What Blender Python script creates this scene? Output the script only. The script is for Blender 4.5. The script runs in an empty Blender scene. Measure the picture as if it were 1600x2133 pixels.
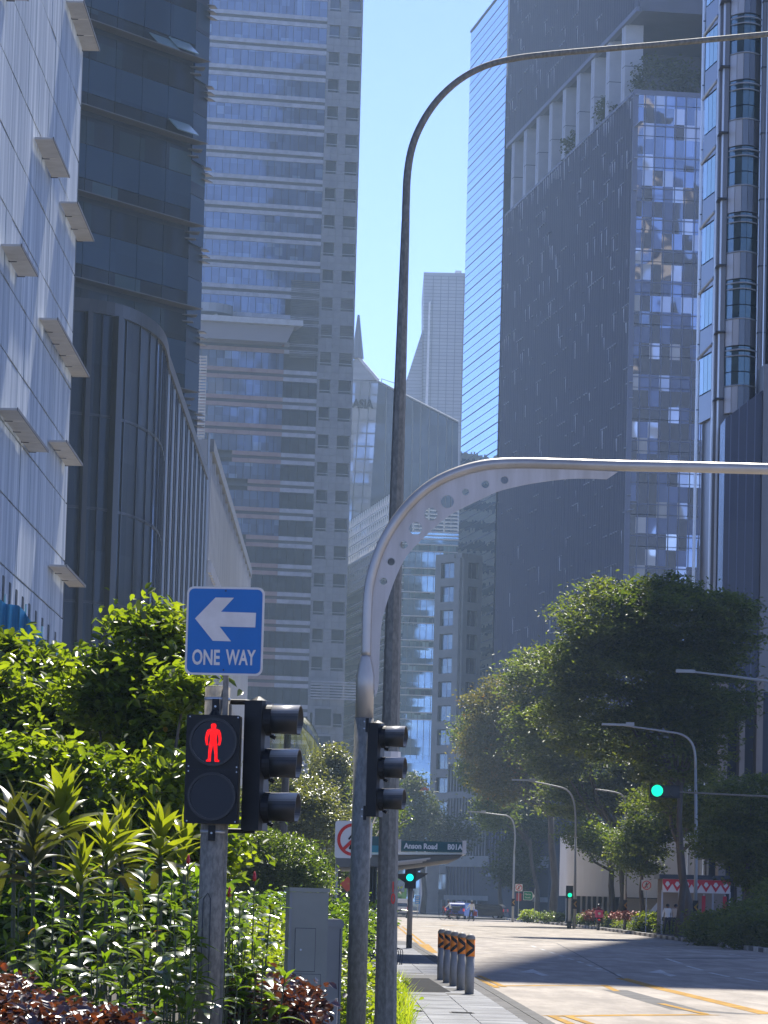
import bpy, math, random
import numpy as np
from mathutils import Vector, Matrix

R = math.radians
sc = bpy.context.scene
COL = sc.collection

# ------------------------------------------------------------------ camera
FPX = 8000.0
PITCH = math.atan(0.1008)
ROLL = 0.0269
CAM = Vector((0, 0, 1.65))
_f = Vector((0, math.cos(PITCH), math.sin(PITCH)))
_u0 = Vector((0, -math.sin(PITCH), math.cos(PITCH)))
_r0 = Vector((1, 0, 0))
_r = _r0 * math.cos(ROLL) + _u0 * math.sin(ROLL)
_u = -_r0 * math.sin(ROLL) + _u0 * math.cos(ROLL)
cd = bpy.data.cameras.new("camera")
cam = bpy.data.objects.new("camera", cd)
COL.objects.link(cam)
cam.matrix_world = Matrix(((_r.x, _u.x, -_f.x, CAM.x), (_r.y, _u.y, -_f.y, CAM.y), (_r.z, _u.z, -_f.z, CAM.z), (0, 0, 0, 1)))
cd.sensor_fit = 'VERTICAL'
cd.sensor_height = 24.0
cd.sensor_width = 18.0
cd.lens = 24.0 * FPX / 2133.0
cd.clip_start = 0.5
cd.clip_end = 6000
sc.camera = cam

# ------------------------------------------------------------------ sky and sun
SUN_EL, SUN_AZ = R(52), R(6.8)
w = bpy.data.worlds.new("World")
sc.world = w
w.use_nodes = True
nt = w.node_tree
nt.nodes.clear()
sky = nt.nodes.new("ShaderNodeTexSky")
sky.sky_type = 'NISHITA'
sky.sun_disc = False
sky.sun_elevation = SUN_EL
sky.sun_rotation = SUN_AZ
sky.altitude = 0
sky.air_density = 0.35
sky.dust_density = 0.06
sky.ozone_density = 2.5
bg = nt.nodes.new("ShaderNodeBackground")
bg.inputs[1].default_value = 0.12
out = nt.nodes.new("ShaderNodeOutputWorld")
mul = nt.nodes.new("ShaderNodeMixRGB"); mul.blend_type = 'MULTIPLY'; mul.inputs[0].default_value = 1.0
mul.inputs[2].default_value = (0.67, 0.655, 0.79, 1)
nt.links.new(sky.outputs[0], mul.inputs[1])
nt.links.new(mul.outputs[0], bg.inputs[0])
nt.links.new(bg.outputs[0], out.inputs[0])
sl = bpy.data.lights.new("sun", 'SUN')
sl.energy = 2.4
sl.angle = R(0.5)
sl.color = (1.0, 0.95, 0.86)
so = bpy.data.objects.new("sun", sl)
COL.objects.link(so)
SUNV = Vector((math.sin(SUN_AZ) * math.cos(SUN_EL), math.cos(SUN_AZ) * math.cos(SUN_EL), math.sin(SUN_EL)))
so.rotation_euler = SUNV.to_track_quat('Z', 'Y').to_euler()
so.location = (0, 0, 300)
vs = sc.view_settings
vs.view_transform = 'Standard'
try:
    vs.look = 'None'
except Exception:
    pass
vs.gamma = 1.0
vs.use_curve_mapping = False
vs.exposure = 1.95
cy = sc.cycles
cy.use_denoising = True
cy.max_bounces = 6
cy.diffuse_bounces = 3
cy.glossy_bounces = 3
cy.transmission_bounces = 4
cy.transparent_max_bounces = 6
cy.volume_bounces = 0
cy.sample_clamp_indirect = 6.0
cy.caustics_reflective = False
cy.caustics_refractive = False

# ------------------------------------------------------------------ pixel helpers (photo pixels -> world)
def ray(px, py):
    d = _f + _r * ((px - 800.0) / FPX) + _u * ((1066.5 - py) / FPX)
    return d
def P(px, py, Y):
    d = ray(px, py)
    return CAM + d * (Y / d.y)
def G(px, py, z=0.0):
    d = ray(px, py)
    return CAM + d * ((z - CAM.z) / d.z)
def onplane(px, py, o, rz):
    """hit a vertical wall (origin o, heading rz): returns (s along wall, z)"""
    d = ray(px, py)
    n = Vector((math.sin(rz), -math.cos(rz), 0))
    o = Vector((o[0], o[1], 0))
    t = (o - CAM).dot(n) / d.dot(n)
    h = CAM + d * t
    ax = Vector((math.cos(rz), math.sin(rz), 0))
    return (h - o).dot(ax), h.z

# ------------------------------------------------------------------ materials
MATS = {}
def lin(c):
    return (c[0], c[1], c[2], 1.0)
def mat(name, col, rough=0.6, metal=0.0, col2=None, scale=1.0, spec=0.5, bump=0.0, bscale=20.0, detail=4.0, stretch=(1, 1, 1),
        emit=None, estr=0.0, space='pos', ramp=(0.35, 0.65), rvar=0.0, ior=1.5, coat=0.0):
    if name in MATS:
        return MATS[name]
    m = bpy.data.materials.new(name)
    m.use_nodes = True
    t = m.node_tree
    b = t.nodes["Principled BSDF"]
    b.inputs["Roughness"].default_value = rough
    b.inputs["Metallic"].default_value = metal
    b.inputs["IOR"].default_value = ior
    b.inputs["Specular IOR Level"].default_value = spec
    b.inputs["Coat Weight"].default_value = coat
    b.inputs["Base Color"].default_value = lin(col)
    src = None
    if space == 'pos':
        g = t.nodes.new("ShaderNodeNewGeometry"); src = g.outputs["Position"]
    else:
        g = t.nodes.new("ShaderNodeTexCoord"); src = g.outputs["Object"]
    mp = t.nodes.new("ShaderNodeMapping")
    mp.inputs["Scale"].default_value = stretch
    t.links.new(src, mp.inputs["Vector"])
    if col2 is not None:
        n = t.nodes.new("ShaderNodeTexNoise")
        n.inputs["Scale"].default_value = scale
        n.inputs["Detail"].default_value = detail
        n.inputs["Roughness"].default_value = 0.6
        t.links.new(mp.outputs[0], n.inputs["Vector"])
        r = t.nodes.new("ShaderNodeValToRGB")
        r.color_ramp.elements[0].position = ramp[0]
        r.color_ramp.elements[1].position = ramp[1]
        r.color_ramp.elements[0].color = lin(col)
        r.color_ramp.elements[1].color = lin(col2)
        t.links.new(n.outputs["Fac"], r.inputs[0])
        t.links.new(r.outputs[0], b.inputs["Base Color"])
        if rvar:
            ma = t.nodes.new("ShaderNodeMath"); ma.operation = 'MULTIPLY_ADD'
            ma.inputs[1].default_value = rvar; ma.inputs[2].default_value = rough
            t.links.new(n.outputs["Fac"], ma.inputs[0]); t.links.new(ma.outputs[0], b.inputs["Roughness"])
    if bump:
        n2 = t.nodes.new("ShaderNodeTexNoise")
        n2.inputs["Scale"].default_value = bscale
        n2.inputs["Detail"].default_value = 3
        t.links.new(mp.outputs[0], n2.inputs["Vector"])
        bu = t.nodes.new("ShaderNodeBump")
        bu.inputs["Strength"].default_value = bump
        bu.inputs["Distance"].default_value = 0.02
        t.links.new(n2.outputs["Fac"], bu.inputs["Height"])
        t.links.new(bu.outputs[0], b.inputs["Normal"])
    if emit is not None:
        b.inputs["Emission Color"].default_value = lin(emit)
        b.inputs["Emission Strength"].default_value = estr
    MATS[name] = m
    return m

def glass_mat(name, cols, cell, refl=0.5, rough=0.04, tilt=0.02, wob=0.006, wscale=0.25, tint=(0.75, 0.85, 0.95), ax=(1, 0, 0), fior=1.5):
    """Curtain wall glass: a dark body seen through partly reflecting panes; every pane (cell, metres along the wall
    axis ax and up) has its own body colour and sits a touch out of plane, and each is slightly wavy."""
    if name in MATS:
        return MATS[name]
    m = bpy.data.materials.new(name)
    m.use_nodes = True
    t = m.node_tree
    b = t.nodes["Principled BSDF"]
    g = t.nodes.new("ShaderNodeNewGeometry")
    dot = t.nodes.new("ShaderNodeVectorMath"); dot.operation = 'DOT_PRODUCT'
    dot.inputs[1].default_value = ax
    t.links.new(g.outputs["Position"], dot.inputs[0])
    sep = t.nodes.new("ShaderNodeSeparateXYZ")
    t.links.new(g.outputs["Position"], sep.inputs[0])
    def fl(sock, size):
        a = t.nodes.new("ShaderNodeMath"); a.operation = 'DIVIDE'; a.inputs[1].default_value = size
        f_ = t.nodes.new("ShaderNodeMath"); f_.operation = 'FLOOR'
        t.links.new(sock, a.inputs[0]); t.links.new(a.outputs[0], f_.inputs[0])
        return f_.outputs[0]
    cx = fl(dot.outputs["Value"], cell[0]); cz = fl(sep.outputs[2], cell[1])
    comb = t.nodes.new("ShaderNodeCombineXYZ")
    t.links.new(cx, comb.inputs[0]); t.links.new(cz, comb.inputs[1])
    wn = t.nodes.new("ShaderNodeTexWhiteNoise"); wn.noise_dimensions = '3D'
    t.links.new(comb.outputs[0], wn.inputs["Vector"])
    r = t.nodes.new("ShaderNodeValToRGB")
    r.color_ramp.interpolation = 'CONSTANT'
    els = r.color_ramp.elements
    for i, (p_, c_) in enumerate(cols):
        if i < 2:
            e = els[i]; e.position = p_
        else:
            e = els.new(p_)
        e.color = lin(c_)
    t.links.new(wn.outputs["Value"], r.inputs[0])
    t.links.new(r.outputs[0], b.inputs["Base Color"])
    b.inputs["Roughness"].default_value = 0.35
    b.inputs["Specular IOR Level"].default_value = 0.2
    gl = t.nodes.new("ShaderNodeBsdfGlossy")
    gl.inputs["Color"].default_value = lin(tint)
    gl.inputs["Roughness"].default_value = rough
    n = t.nodes.new("ShaderNodeTexNoise")
    n.inputs["Scale"].default_value = wscale; n.inputs["Detail"].default_value = 2
    t.links.new(g.outputs["Position"], n.inputs["Vector"])
    def cen(sock, k):
        s_ = t.nodes.new("ShaderNodeVectorMath"); s_.operation = 'SUBTRACT'; s_.inputs[1].default_value = (0.5, 0.5, 0.5)
        m_ = t.nodes.new("ShaderNodeVectorMath"); m_.operation = 'SCALE'; m_.inputs["Scale"].default_value = k
        t.links.new(sock, s_.inputs[0]); t.links.new(s_.outputs[0], m_.inputs[0])
        return m_.outputs[0]
    a1 = t.nodes.new("ShaderNodeVectorMath"); a1.operation = 'ADD'
    t.links.new(cen(wn.outputs["Color"], tilt * 2), a1.inputs[0]); t.links.new(cen(n.outputs["Color"], wob * 8), a1.inputs[1])
    a2 = t.nodes.new("ShaderNodeVectorMath"); a2.operation = 'ADD'
    t.links.new(g.outputs["Normal"], a2.inputs[0]); t.links.new(a1.outputs[0], a2.inputs[1])
    no = t.nodes.new("ShaderNodeVectorMath"); no.operation = 'NORMALIZE'
    t.links.new(a2.outputs[0], no.inputs[0])
    t.links.new(no.outputs[0], gl.inputs["Normal"])
    fr = t.nodes.new("ShaderNodeFresnel"); fr.inputs["IOR"].default_value = fior
    ma = t.nodes.new("ShaderNodeMath"); ma.operation = 'ADD'; ma.inputs[1].default_value = refl; ma.use_clamp = True
    t.links.new(fr.outputs[0], ma.inputs[0])
    mx = t.nodes.new("ShaderNodeMixShader")
    t.links.new(ma.outputs[0], mx.inputs[0]); t.links.new(b.outputs[0], mx.inputs[1]); t.links.new(gl.outputs[0], mx.inputs[2])
    t.links.new(mx.outputs[0], t.nodes["Material Output"].inputs["Surface"])
    MATS[name] = m
    return m

def leaf_mat(name, c1, c2, c3=None, trans=0.45, gloss=0.12, rough=0.35, scale=2.0):
    if name in MATS:
        return MATS[name]
    m = bpy.data.materials.new(name)
    m.use_nodes = True
    t = m.node_tree
    b = t.nodes["Principled BSDF"]
    b.inputs["Roughness"].default_value = rough
    b.inputs["Specular IOR Level"].default_value = gloss * 4
    g = t.nodes.new("ShaderNodeNewGeometry")
    n = t.nodes.new("ShaderNodeTexNoise"); n.inputs["Scale"].default_value = scale; n.inputs["Detail"].default_value = 3
    t.links.new(g.outputs["Position"], n.inputs["Vector"])
    ad = t.nodes.new("ShaderNodeMath"); ad.operation = 'ADD'
    rn = t.nodes.new("ShaderNodeMath"); rn.operation = 'MULTIPLY_ADD'; rn.inputs[1].default_value = 0.5; rn.inputs[2].default_value = -0.25
    t.links.new(g.outputs["Random Per Island"], rn.inputs[0])
    t.links.new(rn.outputs[0], ad.inputs[0]); t.links.new(n.outputs["Fac"], ad.inputs[1])
    r = t.nodes.new("ShaderNodeValToRGB")
    e = r.color_ramp.elements
    e[0].position = 0.25; e[0].color = lin(c1)
    e[1].position = 0.72; e[1].color = lin(c2)
    if c3:
        e3 = e.new(0.9); e3.color = lin(c3)
    t.links.new(ad.outputs[0], r.inputs[0])
    t.links.new(r.outputs[0], b.inputs["Base Color"])
    tr = t.nodes.new("ShaderNodeBsdfTranslucent")
    hs = t.nodes.new("ShaderNodeMixRGB"); hs.blend_type = 'MULTIPLY'; hs.inputs[0].default_value = 1.0
    hs.inputs[2].default_value = (3.5, 3.2, 0.6, 1)
    t.links.new(r.outputs[0], hs.inputs[1]); t.links.new(hs.outputs[0], tr.inputs["Color"])
    mx = t.nodes.new("ShaderNodeMixShader"); mx.inputs[0].default_value = trans
    t.links.new(b.outputs[0], mx.inputs[1]); t.links.new(tr.outputs[0], mx.inputs[2])
    t.links.new(mx.outputs[0], t.nodes["Material Output"].inputs["Surface"])
    MATS[name] = m
    return m

def sun_topped(m, top_tone=(0.42, 0.40, 0.36)):
    """upward faces get a paler colour, painting the sun on their tops"""
    t = m.node_tree; b = t.nodes["Principled BSDF"]
    src = b.inputs["Base Color"].links[0].from_socket if b.inputs["Base Color"].links else None
    g = t.nodes.new("ShaderNodeNewGeometry"); s_ = t.nodes.new("ShaderNodeSeparateXYZ")
    t.links.new(g.outputs["True Normal"], s_.inputs[0])
    r = t.nodes.new("ShaderNodeMapRange"); r.inputs["From Min"].default_value = .3; r.inputs["From Max"].default_value = .85
    t.links.new(s_.outputs[2], r.inputs["Value"])
    mx = t.nodes.new("ShaderNodeMixRGB"); mx.inputs[2].default_value = lin(top_tone)
    t.links.new(r.outputs[0], mx.inputs[0])
    if src: t.links.new(src, mx.inputs[1])
    else: mx.inputs[1].default_value = b.inputs["Base Color"].default_value
    t.links.new(mx.outputs[0], b.inputs["Base Color"])
    return m

def stained(m, amount=.55, stretch=(.9, .12, 1), scale=1.4, lo=.42, hi=.62):
    """worn, darker tracks and blotches over an existing colour"""
    t = m.node_tree; b = t.nodes["Principled BSDF"]
    src = b.inputs["Base Color"].links[0].from_socket
    g = t.nodes.new("ShaderNodeNewGeometry"); mp = t.nodes.new("ShaderNodeMapping"); mp.inputs["Scale"].default_value = stretch
    n = t.nodes.new("ShaderNodeTexNoise"); n.inputs["Scale"].default_value = scale; n.inputs["Detail"].default_value = 9; n.inputs["Roughness"].default_value = .68
    r = t.nodes.new("ShaderNodeMapRange"); r.inputs["From Min"].default_value = lo; r.inputs["From Max"].default_value = hi
    r.inputs["To Min"].default_value = 1 - amount; r.inputs["To Max"].default_value = 1.0
    t.links.new(g.outputs["Position"], mp.inputs[0]); t.links.new(mp.outputs[0], n.inputs["Vector"]); t.links.new(n.outputs["Fac"], r.inputs["Value"])
    mx = t.nodes.new("ShaderNodeMixRGB"); mx.blend_type = 'MULTIPLY'; mx.inputs[0].default_value = 1
    t.links.new(src, mx.inputs[1]); t.links.new(r.outputs[0], mx.inputs[2]); t.links.new(mx.outputs[0], b.inputs["Base Color"])
    return m

# ------------------------------------------------------------------ object helpers
def tag(o, label=None, cat=None, group=None, kind=None):
    if label: o["label"] = label
    if cat: o["category"] = cat
    if group: o["group"] = group
    if kind: o["kind"] = kind
    return o
def thing(name, label, cat, loc=(0, 0, 0), rz=0.0, group=None):
    o = bpy.data.objects.new(name, None)
    o.empty_display_size = 0.2
    COL.objects.link(o)
    o.location = loc
    o.rotation_euler = (0, 0, rz)
    return tag(o, label, cat, group)
def link(name, me, parent=None, loc=None, rot=None, scale=None, label=None, kind=None):
    o = bpy.data.objects.new(name, me)
    COL.objects.link(o)
    if parent is not None: o.parent = parent
    if loc is not None: o.location = loc
    if rot is not None: o.rotation_euler = rot
    if scale is not None: o.scale = scale
    if label: o["label"] = label
    if kind: o["kind"] = kind
    return o
def copy_tree(o, parent=None):
    c = o.copy()
    COL.objects.link(c)
    if parent is not None: c.parent = parent
    for ch in list(KIDS.get(o.name, [])):
        copy_tree(ch, c)
    return c
KIDS = {}
def index_kids():
    KIDS.clear()
    for o in bpy.data.objects:
        if o.parent is not None:
            KIDS.setdefault(o.parent.name, []).append(o)

class MB:
    def __init__(s):
        s.v = []; s.f = []; s.mi = []; s.cur = 0
    def add(s, vs_, fs):
        k = len(s.v)
        s.v.extend([tuple(p) for p in vs_])
        for f in fs:
            s.f.append(tuple(i + k for i in f)); s.mi.append(s.cur)
        return s
    def box(s, x0, x1, y0, y1, z0, z1):
        return s.add([(x0, y0, z0), (x1, y0, z0), (x1, y1, z0), (x0, y1, z0), (x0, y0, z1), (x1, y0, z1), (x1, y1, z1), (x0, y1, z1)],
                     [(0, 3, 2, 1), (4, 5, 6, 7), (0, 1, 5, 4), (1, 2, 6, 5), (2, 3, 7, 6), (3, 0, 4, 7)])
    def quad(s, a, b, c, d):
        return s.add([a, b, c, d], [(0, 1, 2, 3)])
    def prism(s, poly, z0, z1):
        """poly in xy (counter-clockwise), extruded in z; z1 may be a list per vertex"""
        n = len(poly)
        zt = z1 if isinstance(z1, (list, tuple)) else [z1] * n
        vs_ = [(p[0], p[1], z0) for p in poly] + [(p[0], p[1], zt[i]) for i, p in enumerate(poly)]
        fs = [tuple(range(n - 1, -1, -1)), tuple(range(n, 2 * n))]
        for i in range(n):
            j = (i + 1) % n
            fs.append((i, j, j + n, i + n))
        return s.add(vs_, fs)
    def slab(s, poly, y0, y1):
        """poly in xz seen from -y (counter-clockwise), extruded in y"""
        n = len(poly)
        vs_ = [(p[0], y0, p[1]) for p in poly] + [(p[0], y1, p[1]) for p in poly]
        fs = [tuple(range(n)), tuple(range(2 * n - 1, n - 1, -1))]
        for i in range(n):
            j = (i + 1) % n
            fs.append((j, i, i + n, j + n))
        return s.add(vs_, fs)
    def tube(s, pts, rad, n=12, cap=True, squash=None):
        pts = [Vector(p) for p in pts]
        if not isinstance(rad, (list, tuple)): rad = [rad] * len(pts)
        k = len(s.v)
        prev = None
        for i, p in enumerate(pts):
            if i == 0: d = pts[1] - pts[0]
            elif i == len(pts) - 1: d = pts[-1] - pts[-2]
            else: d = (pts[i + 1] - pts[i]).normalized() + (pts[i] - pts[i - 1]).normalized()
            d.normalize()
            if prev is None:
                a = Vector((0, 1, 0)) if abs(d.y) < 0.9 else Vector((1, 0, 0))
                prev = (a - d * a.dot(d)).normalized()
            else:
                prev = (prev - d * prev.dot(d)).normalized()
            b = d.cross(prev)
            for j in range(n):
                an = 2 * math.pi * j / n
                q = p + (prev * math.cos(an) + b * math.sin(an)) * rad[i]
                s.v.append(tuple(q))
        for i in range(len(pts) - 1):
            for j in range(n):
                j2 = (j + 1) % n
                s.f.append((k + i * n + j, k + i * n + j2, k + (i + 1) * n + j2, k + (i + 1) * n + j)); s.mi.append(s.cur)
        if cap:
            s.f.append(tuple(k + j for j in range(n - 1, -1, -1))); s.mi.append(s.cur)
            e = k + (len(pts) - 1) * n
            s.f.append(tuple(e + j for j in range(n))); s.mi.append(s.cur)
        return s
    def mesh(s, name, mats, smooth=False):
        me = bpy.data.meshes.new(name)
        me.from_pydata(s.v, [], s.f)
        if not isinstance(mats, (list, tuple)): mats = [mats]
        for m in mats: me.materials.append(m)
        if len(mats) > 1:
            me.polygons.foreach_set("material_index", s.mi)
        if smooth:
            me.polygons.foreach_set("use_smooth", [len(f) <= 4 for f in s.f])
        me.update()
        return me
    def build(s, name, mats, parent=None, smooth=False, loc=None, rot=None, label=None, kind=None):
        return link(name, s.mesh(name, mats, smooth), parent, loc, rot, None, label, kind)

_UB = {}
def ubox(m):
    if m.name not in _UB:
        _UB[m.name] = MB().box(-.5, .5, -.5, .5, -.5, .5).mesh("block", m)
    return _UB[m.name]
def pbox(name, m, parent, x0, x1, y0, y1, z0, z1, label=None):
    return link(name, ubox(m), parent, ((x0 + x1) / 2, (y0 + y1) / 2, (z0 + z1) / 2), None,
                (abs(x1 - x0), abs(y1 - y0), abs(z1 - z0)), label)
def pieces(name, m, parent, boxes, limit=300, rest=None):
    """boxes first in the list are built singly; what is past the limit is one stuff part"""
    for b in boxes[:limit]:
        pbox(name, m, parent, *b)
    if len(boxes) > limit:
        mb = MB()
        for b in boxes[limit:]: mb.box(*b)
        mb.build(rest or (name + "_field"), m, parent, kind="stuff")
def joined(name, m, parent, boxes, kind="stuff"):
    mb = MB()
    for b in boxes: mb.box(*b)
    return mb.build(name, m, parent, kind=kind)

def text_mesh(txt, size, m, depth=0.01, sx=1.0, align='CENTER', bold=0.0):
    cu = bpy.data.curves.new("lettering", 'FONT')
    cu.body = txt; cu.size = size; cu.extrude = depth; cu.align_x = align; cu.offset = bold
    cu.resolution_u = 3
    tmp = bpy.data.objects.new("lettering", cu)
    me = bpy.data.meshes.new_from_object(tmp)
    bpy.data.objects.remove(tmp)
    # turn upright: text x -> x, text y -> z, faces -y
    a = np.empty(len(me.vertices) * 3); me.vertices.foreach_get("co", a); a = a.reshape(-1, 3)
    bq = np.stack([a[:, 0] * sx, -a[:, 2], a[:, 1]], 1)
    me.vertices.foreach_set("co", bq.ravel())
    me.materials.clear(); me.materials.append(m); me.update()
    return me

def rrect(w_, h_, r_, n=5):
    pts = []
    for cx, cz, a0 in ((w_ / 2 - r_, h_ / 2 - r_, 0), (-w_ / 2 + r_, h_ / 2 - r_, 90), (-w_ / 2 + r_, -h_ / 2 + r_, 180), (w_ / 2 - r_, -h_ / 2 + r_, 270)):
        for i in range(n + 1):
            a = R(a0 + 90 * i / n)
            pts.append((cx + r_ * math.cos(a), cz + r_ * math.sin(a)))
    return pts
def disc(r_, n=24, cx=0, cz=0):
    return [(cx + r_ * math.cos(2 * math.pi * i / n), cz + r_ * math.sin(2 * math.pi * i / n)) for i in range(n)]
def ring(mb, r0, r1, y0, y1, cx=0, cz=0, n=32):
    """ring in the xz plane between y0 (front) and y1"""
    k = len(mb.v)
    for i in range(n):
        a = 2 * math.pi * i / n; c_, s_ = math.cos(a), math.sin(a)
        for rr, yy in ((r0, y0), (r1, y0), (r1, y1), (r0, y1)):
            mb.v.append((cx + rr * c_, yy, cz + rr * s_))
    for i in range(n):
        j = (i + 1) % n
        for a, b in ((0, 1), (1, 2), (2, 3), (3, 0)):
            mb.f.append((k + i * 4 + a, k + i * 4 + b, k + j * 4 + b, k + j * 4 + a)); mb.mi.append(mb.cur)

# ------------------------------------------------------------------ foliage
rng = np.random.default_rng(7)
def leaf_mesh_np(name, pts, size, m, aspect=0.5, up=0.4, droop=0.0, rs=None, smax=1.4):
    """one folded leaf (4 triangles) per point; up: how far leaf faces turn to the sky"""
    rs = rs or rng
    n = len(pts)
    nrm = rs.normal(size=(n, 3)); nrm /= np.linalg.norm(nrm, axis=1)[:, None]
    nrm[:, 2] = np.abs(nrm[:, 2]) + up
    nrm /= np.linalg.norm(nrm, axis=1)[:, None]
    t = rs.normal(size=(n, 3)); t[:, 2] -= droop
    t -= nrm * np.sum(t * nrm, axis=1)[:, None]
    t /= np.linalg.norm(t, axis=1)[:, None]
    b = np.cross(nrm, t)
    L = (size * rs.uniform(0.6, smax, n))[:, None]
    W = L * aspect
    base = pts - t * L * .5
    tip = pts + t * L * .5 - nrm * L * .14
    r1 = pts - b * W * .42 - t * L * .24 + nrm * L * .07
    r2 = pts - b * W * .46 + t * L * .12 + nrm * L * .05
    l1 = pts + b * W * .42 - t * L * .24 + nrm * L * .07
    l2 = pts + b * W * .46 + t * L * .12 + nrm * L * .05
    v = np.stack([base, r1, r2, tip, l2, l1], 1).reshape(-1, 3)
    idx = np.arange(n)[:, None] * 6
    f = np.concatenate([idx + np.array([[0, 1, 2, 3]]), idx + np.array([[0, 3, 4, 5]])], 1).reshape(-1, 4)
    return np_mesh(name, v, f, m)
def np_mesh(name, v, f, m):
    me = bpy.data.meshes.new(name)
    nv, nf, k = len(v), len(f), f.shape[1]
    me.vertices.add(nv); me.vertices.foreach_set("co", np.ascontiguousarray(v, dtype=np.float32).ravel())
    me.loops.add(nf * k); me.loops.foreach_set("vertex_index", np.ascontiguousarray(f, dtype=np.int32).ravel())
    me.polygons.add(nf)
    me.polygons.foreach_set("loop_start", np.arange(0, nf * k, k, dtype=np.int32))
    me.polygons.foreach_set("loop_total", np.full(nf, k, dtype=np.int32))
    me.materials.append(m)
    me.update(calc_edges=True)
    return me
def cloud_pts(blobs, n, nclump, cr=0.9, flat=0.45, shell=0.55, rs=None):
    """leaf positions: clumps spread through the outer shell of several ellipsoids, each clump a flattened spray"""
    rs = rs or rng
    wts = np.array([b[3] * b[4] * b[5] for b in blobs]) ** (2 / 3); wts /= wts.sum()
    which = rs.choice(len(blobs), nclump, p=wts)
    d = rs.normal(size=(nclump, 3)); d /= np.linalg.norm(d, axis=1)[:, None]
    rad = shell + (1 - shell) * rs.uniform(0, 1, nclump) ** 0.6
    B = np.array(blobs)
    c = B[which, :3] + d * rad[:, None] * B[which, 3:6]
    per = rs.integers(0, nclump, n)
    off = rs.normal(size=(n, 3)) * cr * 0.5
    off[:, 2] *= flat
    sz = rs.uniform(0.6, 1.3, nclump)[per][:, None]
    return c[per] + off * sz
def make_tree(name, label, base, blobs, leafm, barkm, nleaf=20000, nclump=260, size=0.3, cr=1.0, flat=0.4, trunk_r=0.25, limbs=7, fork=0.35,
              seed=1, cat="tree", group=None, shell=0.5, up=0.5, aspect=0.5, lean=0.0):
    rs = np.random.default_rng(seed)
    rd = random.Random(seed)
    base = Vector(base)
    root = thing(name, label, cat, base, 0, group)
    loc = [(b[0] - base.x, b[1] - base.y, b[2] - base.z, b[3], b[4], b[5]) for b in blobs]
    pts = cloud_pts(loc, nleaf, nclump, cr, flat, shell, rs)
    link("crown", leaf_mesh_np("crown", pts, size, leafm, aspect, up, 0.2, rs), root)
    mb = MB()
    zlow = min(b[2] - b[5] for b in loc)
    ztop = max(b[2] for b in loc)
    fz = max(0.8, zlow * (1 - fork) + fork * 0.6 * ztop)
    fx = lean * fz
    mb.tube([(0, 0, -0.1), (0.03 * fz + fx * .3, 0.02, fz * .35), (fx * .7 - .03, 0, fz * .7), (fx, 0, fz)], [trunk_r * 1.25, trunk_r, trunk_r * .85, trunk_r * .75], 9)
    mb.build("trunk", barkm, root, smooth=True)
    lb = MB()
    for i in range(limbs):
        b = loc[i % len(loc)]
        e = Vector((b[0] + rd.uniform(-.6, .6) * b[3], b[1] + rd.uniform(-.6, .6) * b[4], b[2] + rd.uniform(-.3, .75) * b[5]))
        s0 = Vector((fx, 0, fz - rd.uniform(0.02, .35) * fz * .3))
        q1 = s0.lerp(e, .35) + Vector((rd.uniform(-.3, .3), rd.uniform(-.3, .3), -.05 * (e - s0).length))
        q2 = s0.lerp(e, .7) + Vector((rd.uniform(-.4, .4), rd.uniform(-.4, .4), 0))
        r_ = trunk_r * .5
        lb.tube([s0, q1, q2, e], [r_, r_ * .7, r_ * .42, r_ * .12], 6)
        for k in range(3):
            a = q1.lerp(e, rd.uniform(0, .8))
            e2 = a + Vector((rd.uniform(-1, 1) * b[3] * .6, rd.uniform(-1, 1) * b[4] * .6, rd.uniform(0, .7) * b[5]))
            lb.tube([a, a.lerp(e2, .5) + Vector((rd.uniform(-.2, .2), 0, .1)), e2], [r_ * .35, r_ * .22, r_ * .06], 5)
    lb.build("limbs", barkm, root, smooth=True)
    return root
HAZE_D = 0.00022
# ================================================================== GROUND
M_road = mat("asphalt", (0.31, 0.272, 0.232), 0.75, col2=(0.41, 0.36, 0.305), scale=0.35, bump=0.25, bscale=60, stretch=(1, .35, 1), detail=8, spec=.2)
M_dark = mat("shadow_and_plate_dark", (0.014, 0.014, 0.015), 0.9, col2=(0.025, 0.025, 0.025), scale=2, spec=.1)  # near-black for the painted footpath shadow and the drain plates
M_ext = mat("far_ground", (0.12, 0.12, 0.11), 0.9, col2=(0.16, 0.155, 0.14), scale=0.02)
M_slab = mat("paving_slab", (0.24, 0.245, 0.255), 0.8, spec=.2, col2=(0.30, 0.305, 0.315), scale=1.1, bump=0.15, bscale=40, detail=7)
M_joint = mat("paving_joint", (0.10, 0.10, 0.10), 0.9)
M_kerb = mat("kerb_concrete", (0.14, 0.135, 0.13), 0.85, col2=(0.10, 0.10, 0.095), scale=3, spec=.15)
M_kblack = mat("kerb_black_paint", (0.04, 0.04, 0.042), 0.6, col2=(0.09, 0.09, 0.09), scale=5)
M_kwhite = mat("kerb_white_paint", (0.62, 0.61, 0.58), 0.6, col2=(0.42, 0.41, 0.38), scale=5)
M_soil = mat("planting_soil", (0.035, 0.028, 0.02), 0.95, col2=(0.06, 0.05, 0.03), scale=6)
M_yel = mat("road_yellow", (0.50, 0.27, 0.03), 0.8, spec=.1, col2=(0.34, 0.24, 0.12), scale=3.0, ramp=(.45, .75))
M_whi = mat("road_white", (0.62, 0.61, 0.58), 0.7, col2=(0.38, 0.37, 0.35), scale=3.5, ramp=(.45, .8))
M_patch = mat("asphalt_patch", (0.10, 0.098, 0.095), 0.85, spec=.15, col2=(0.15, 0.145, 0.14), scale=1.2)

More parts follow.
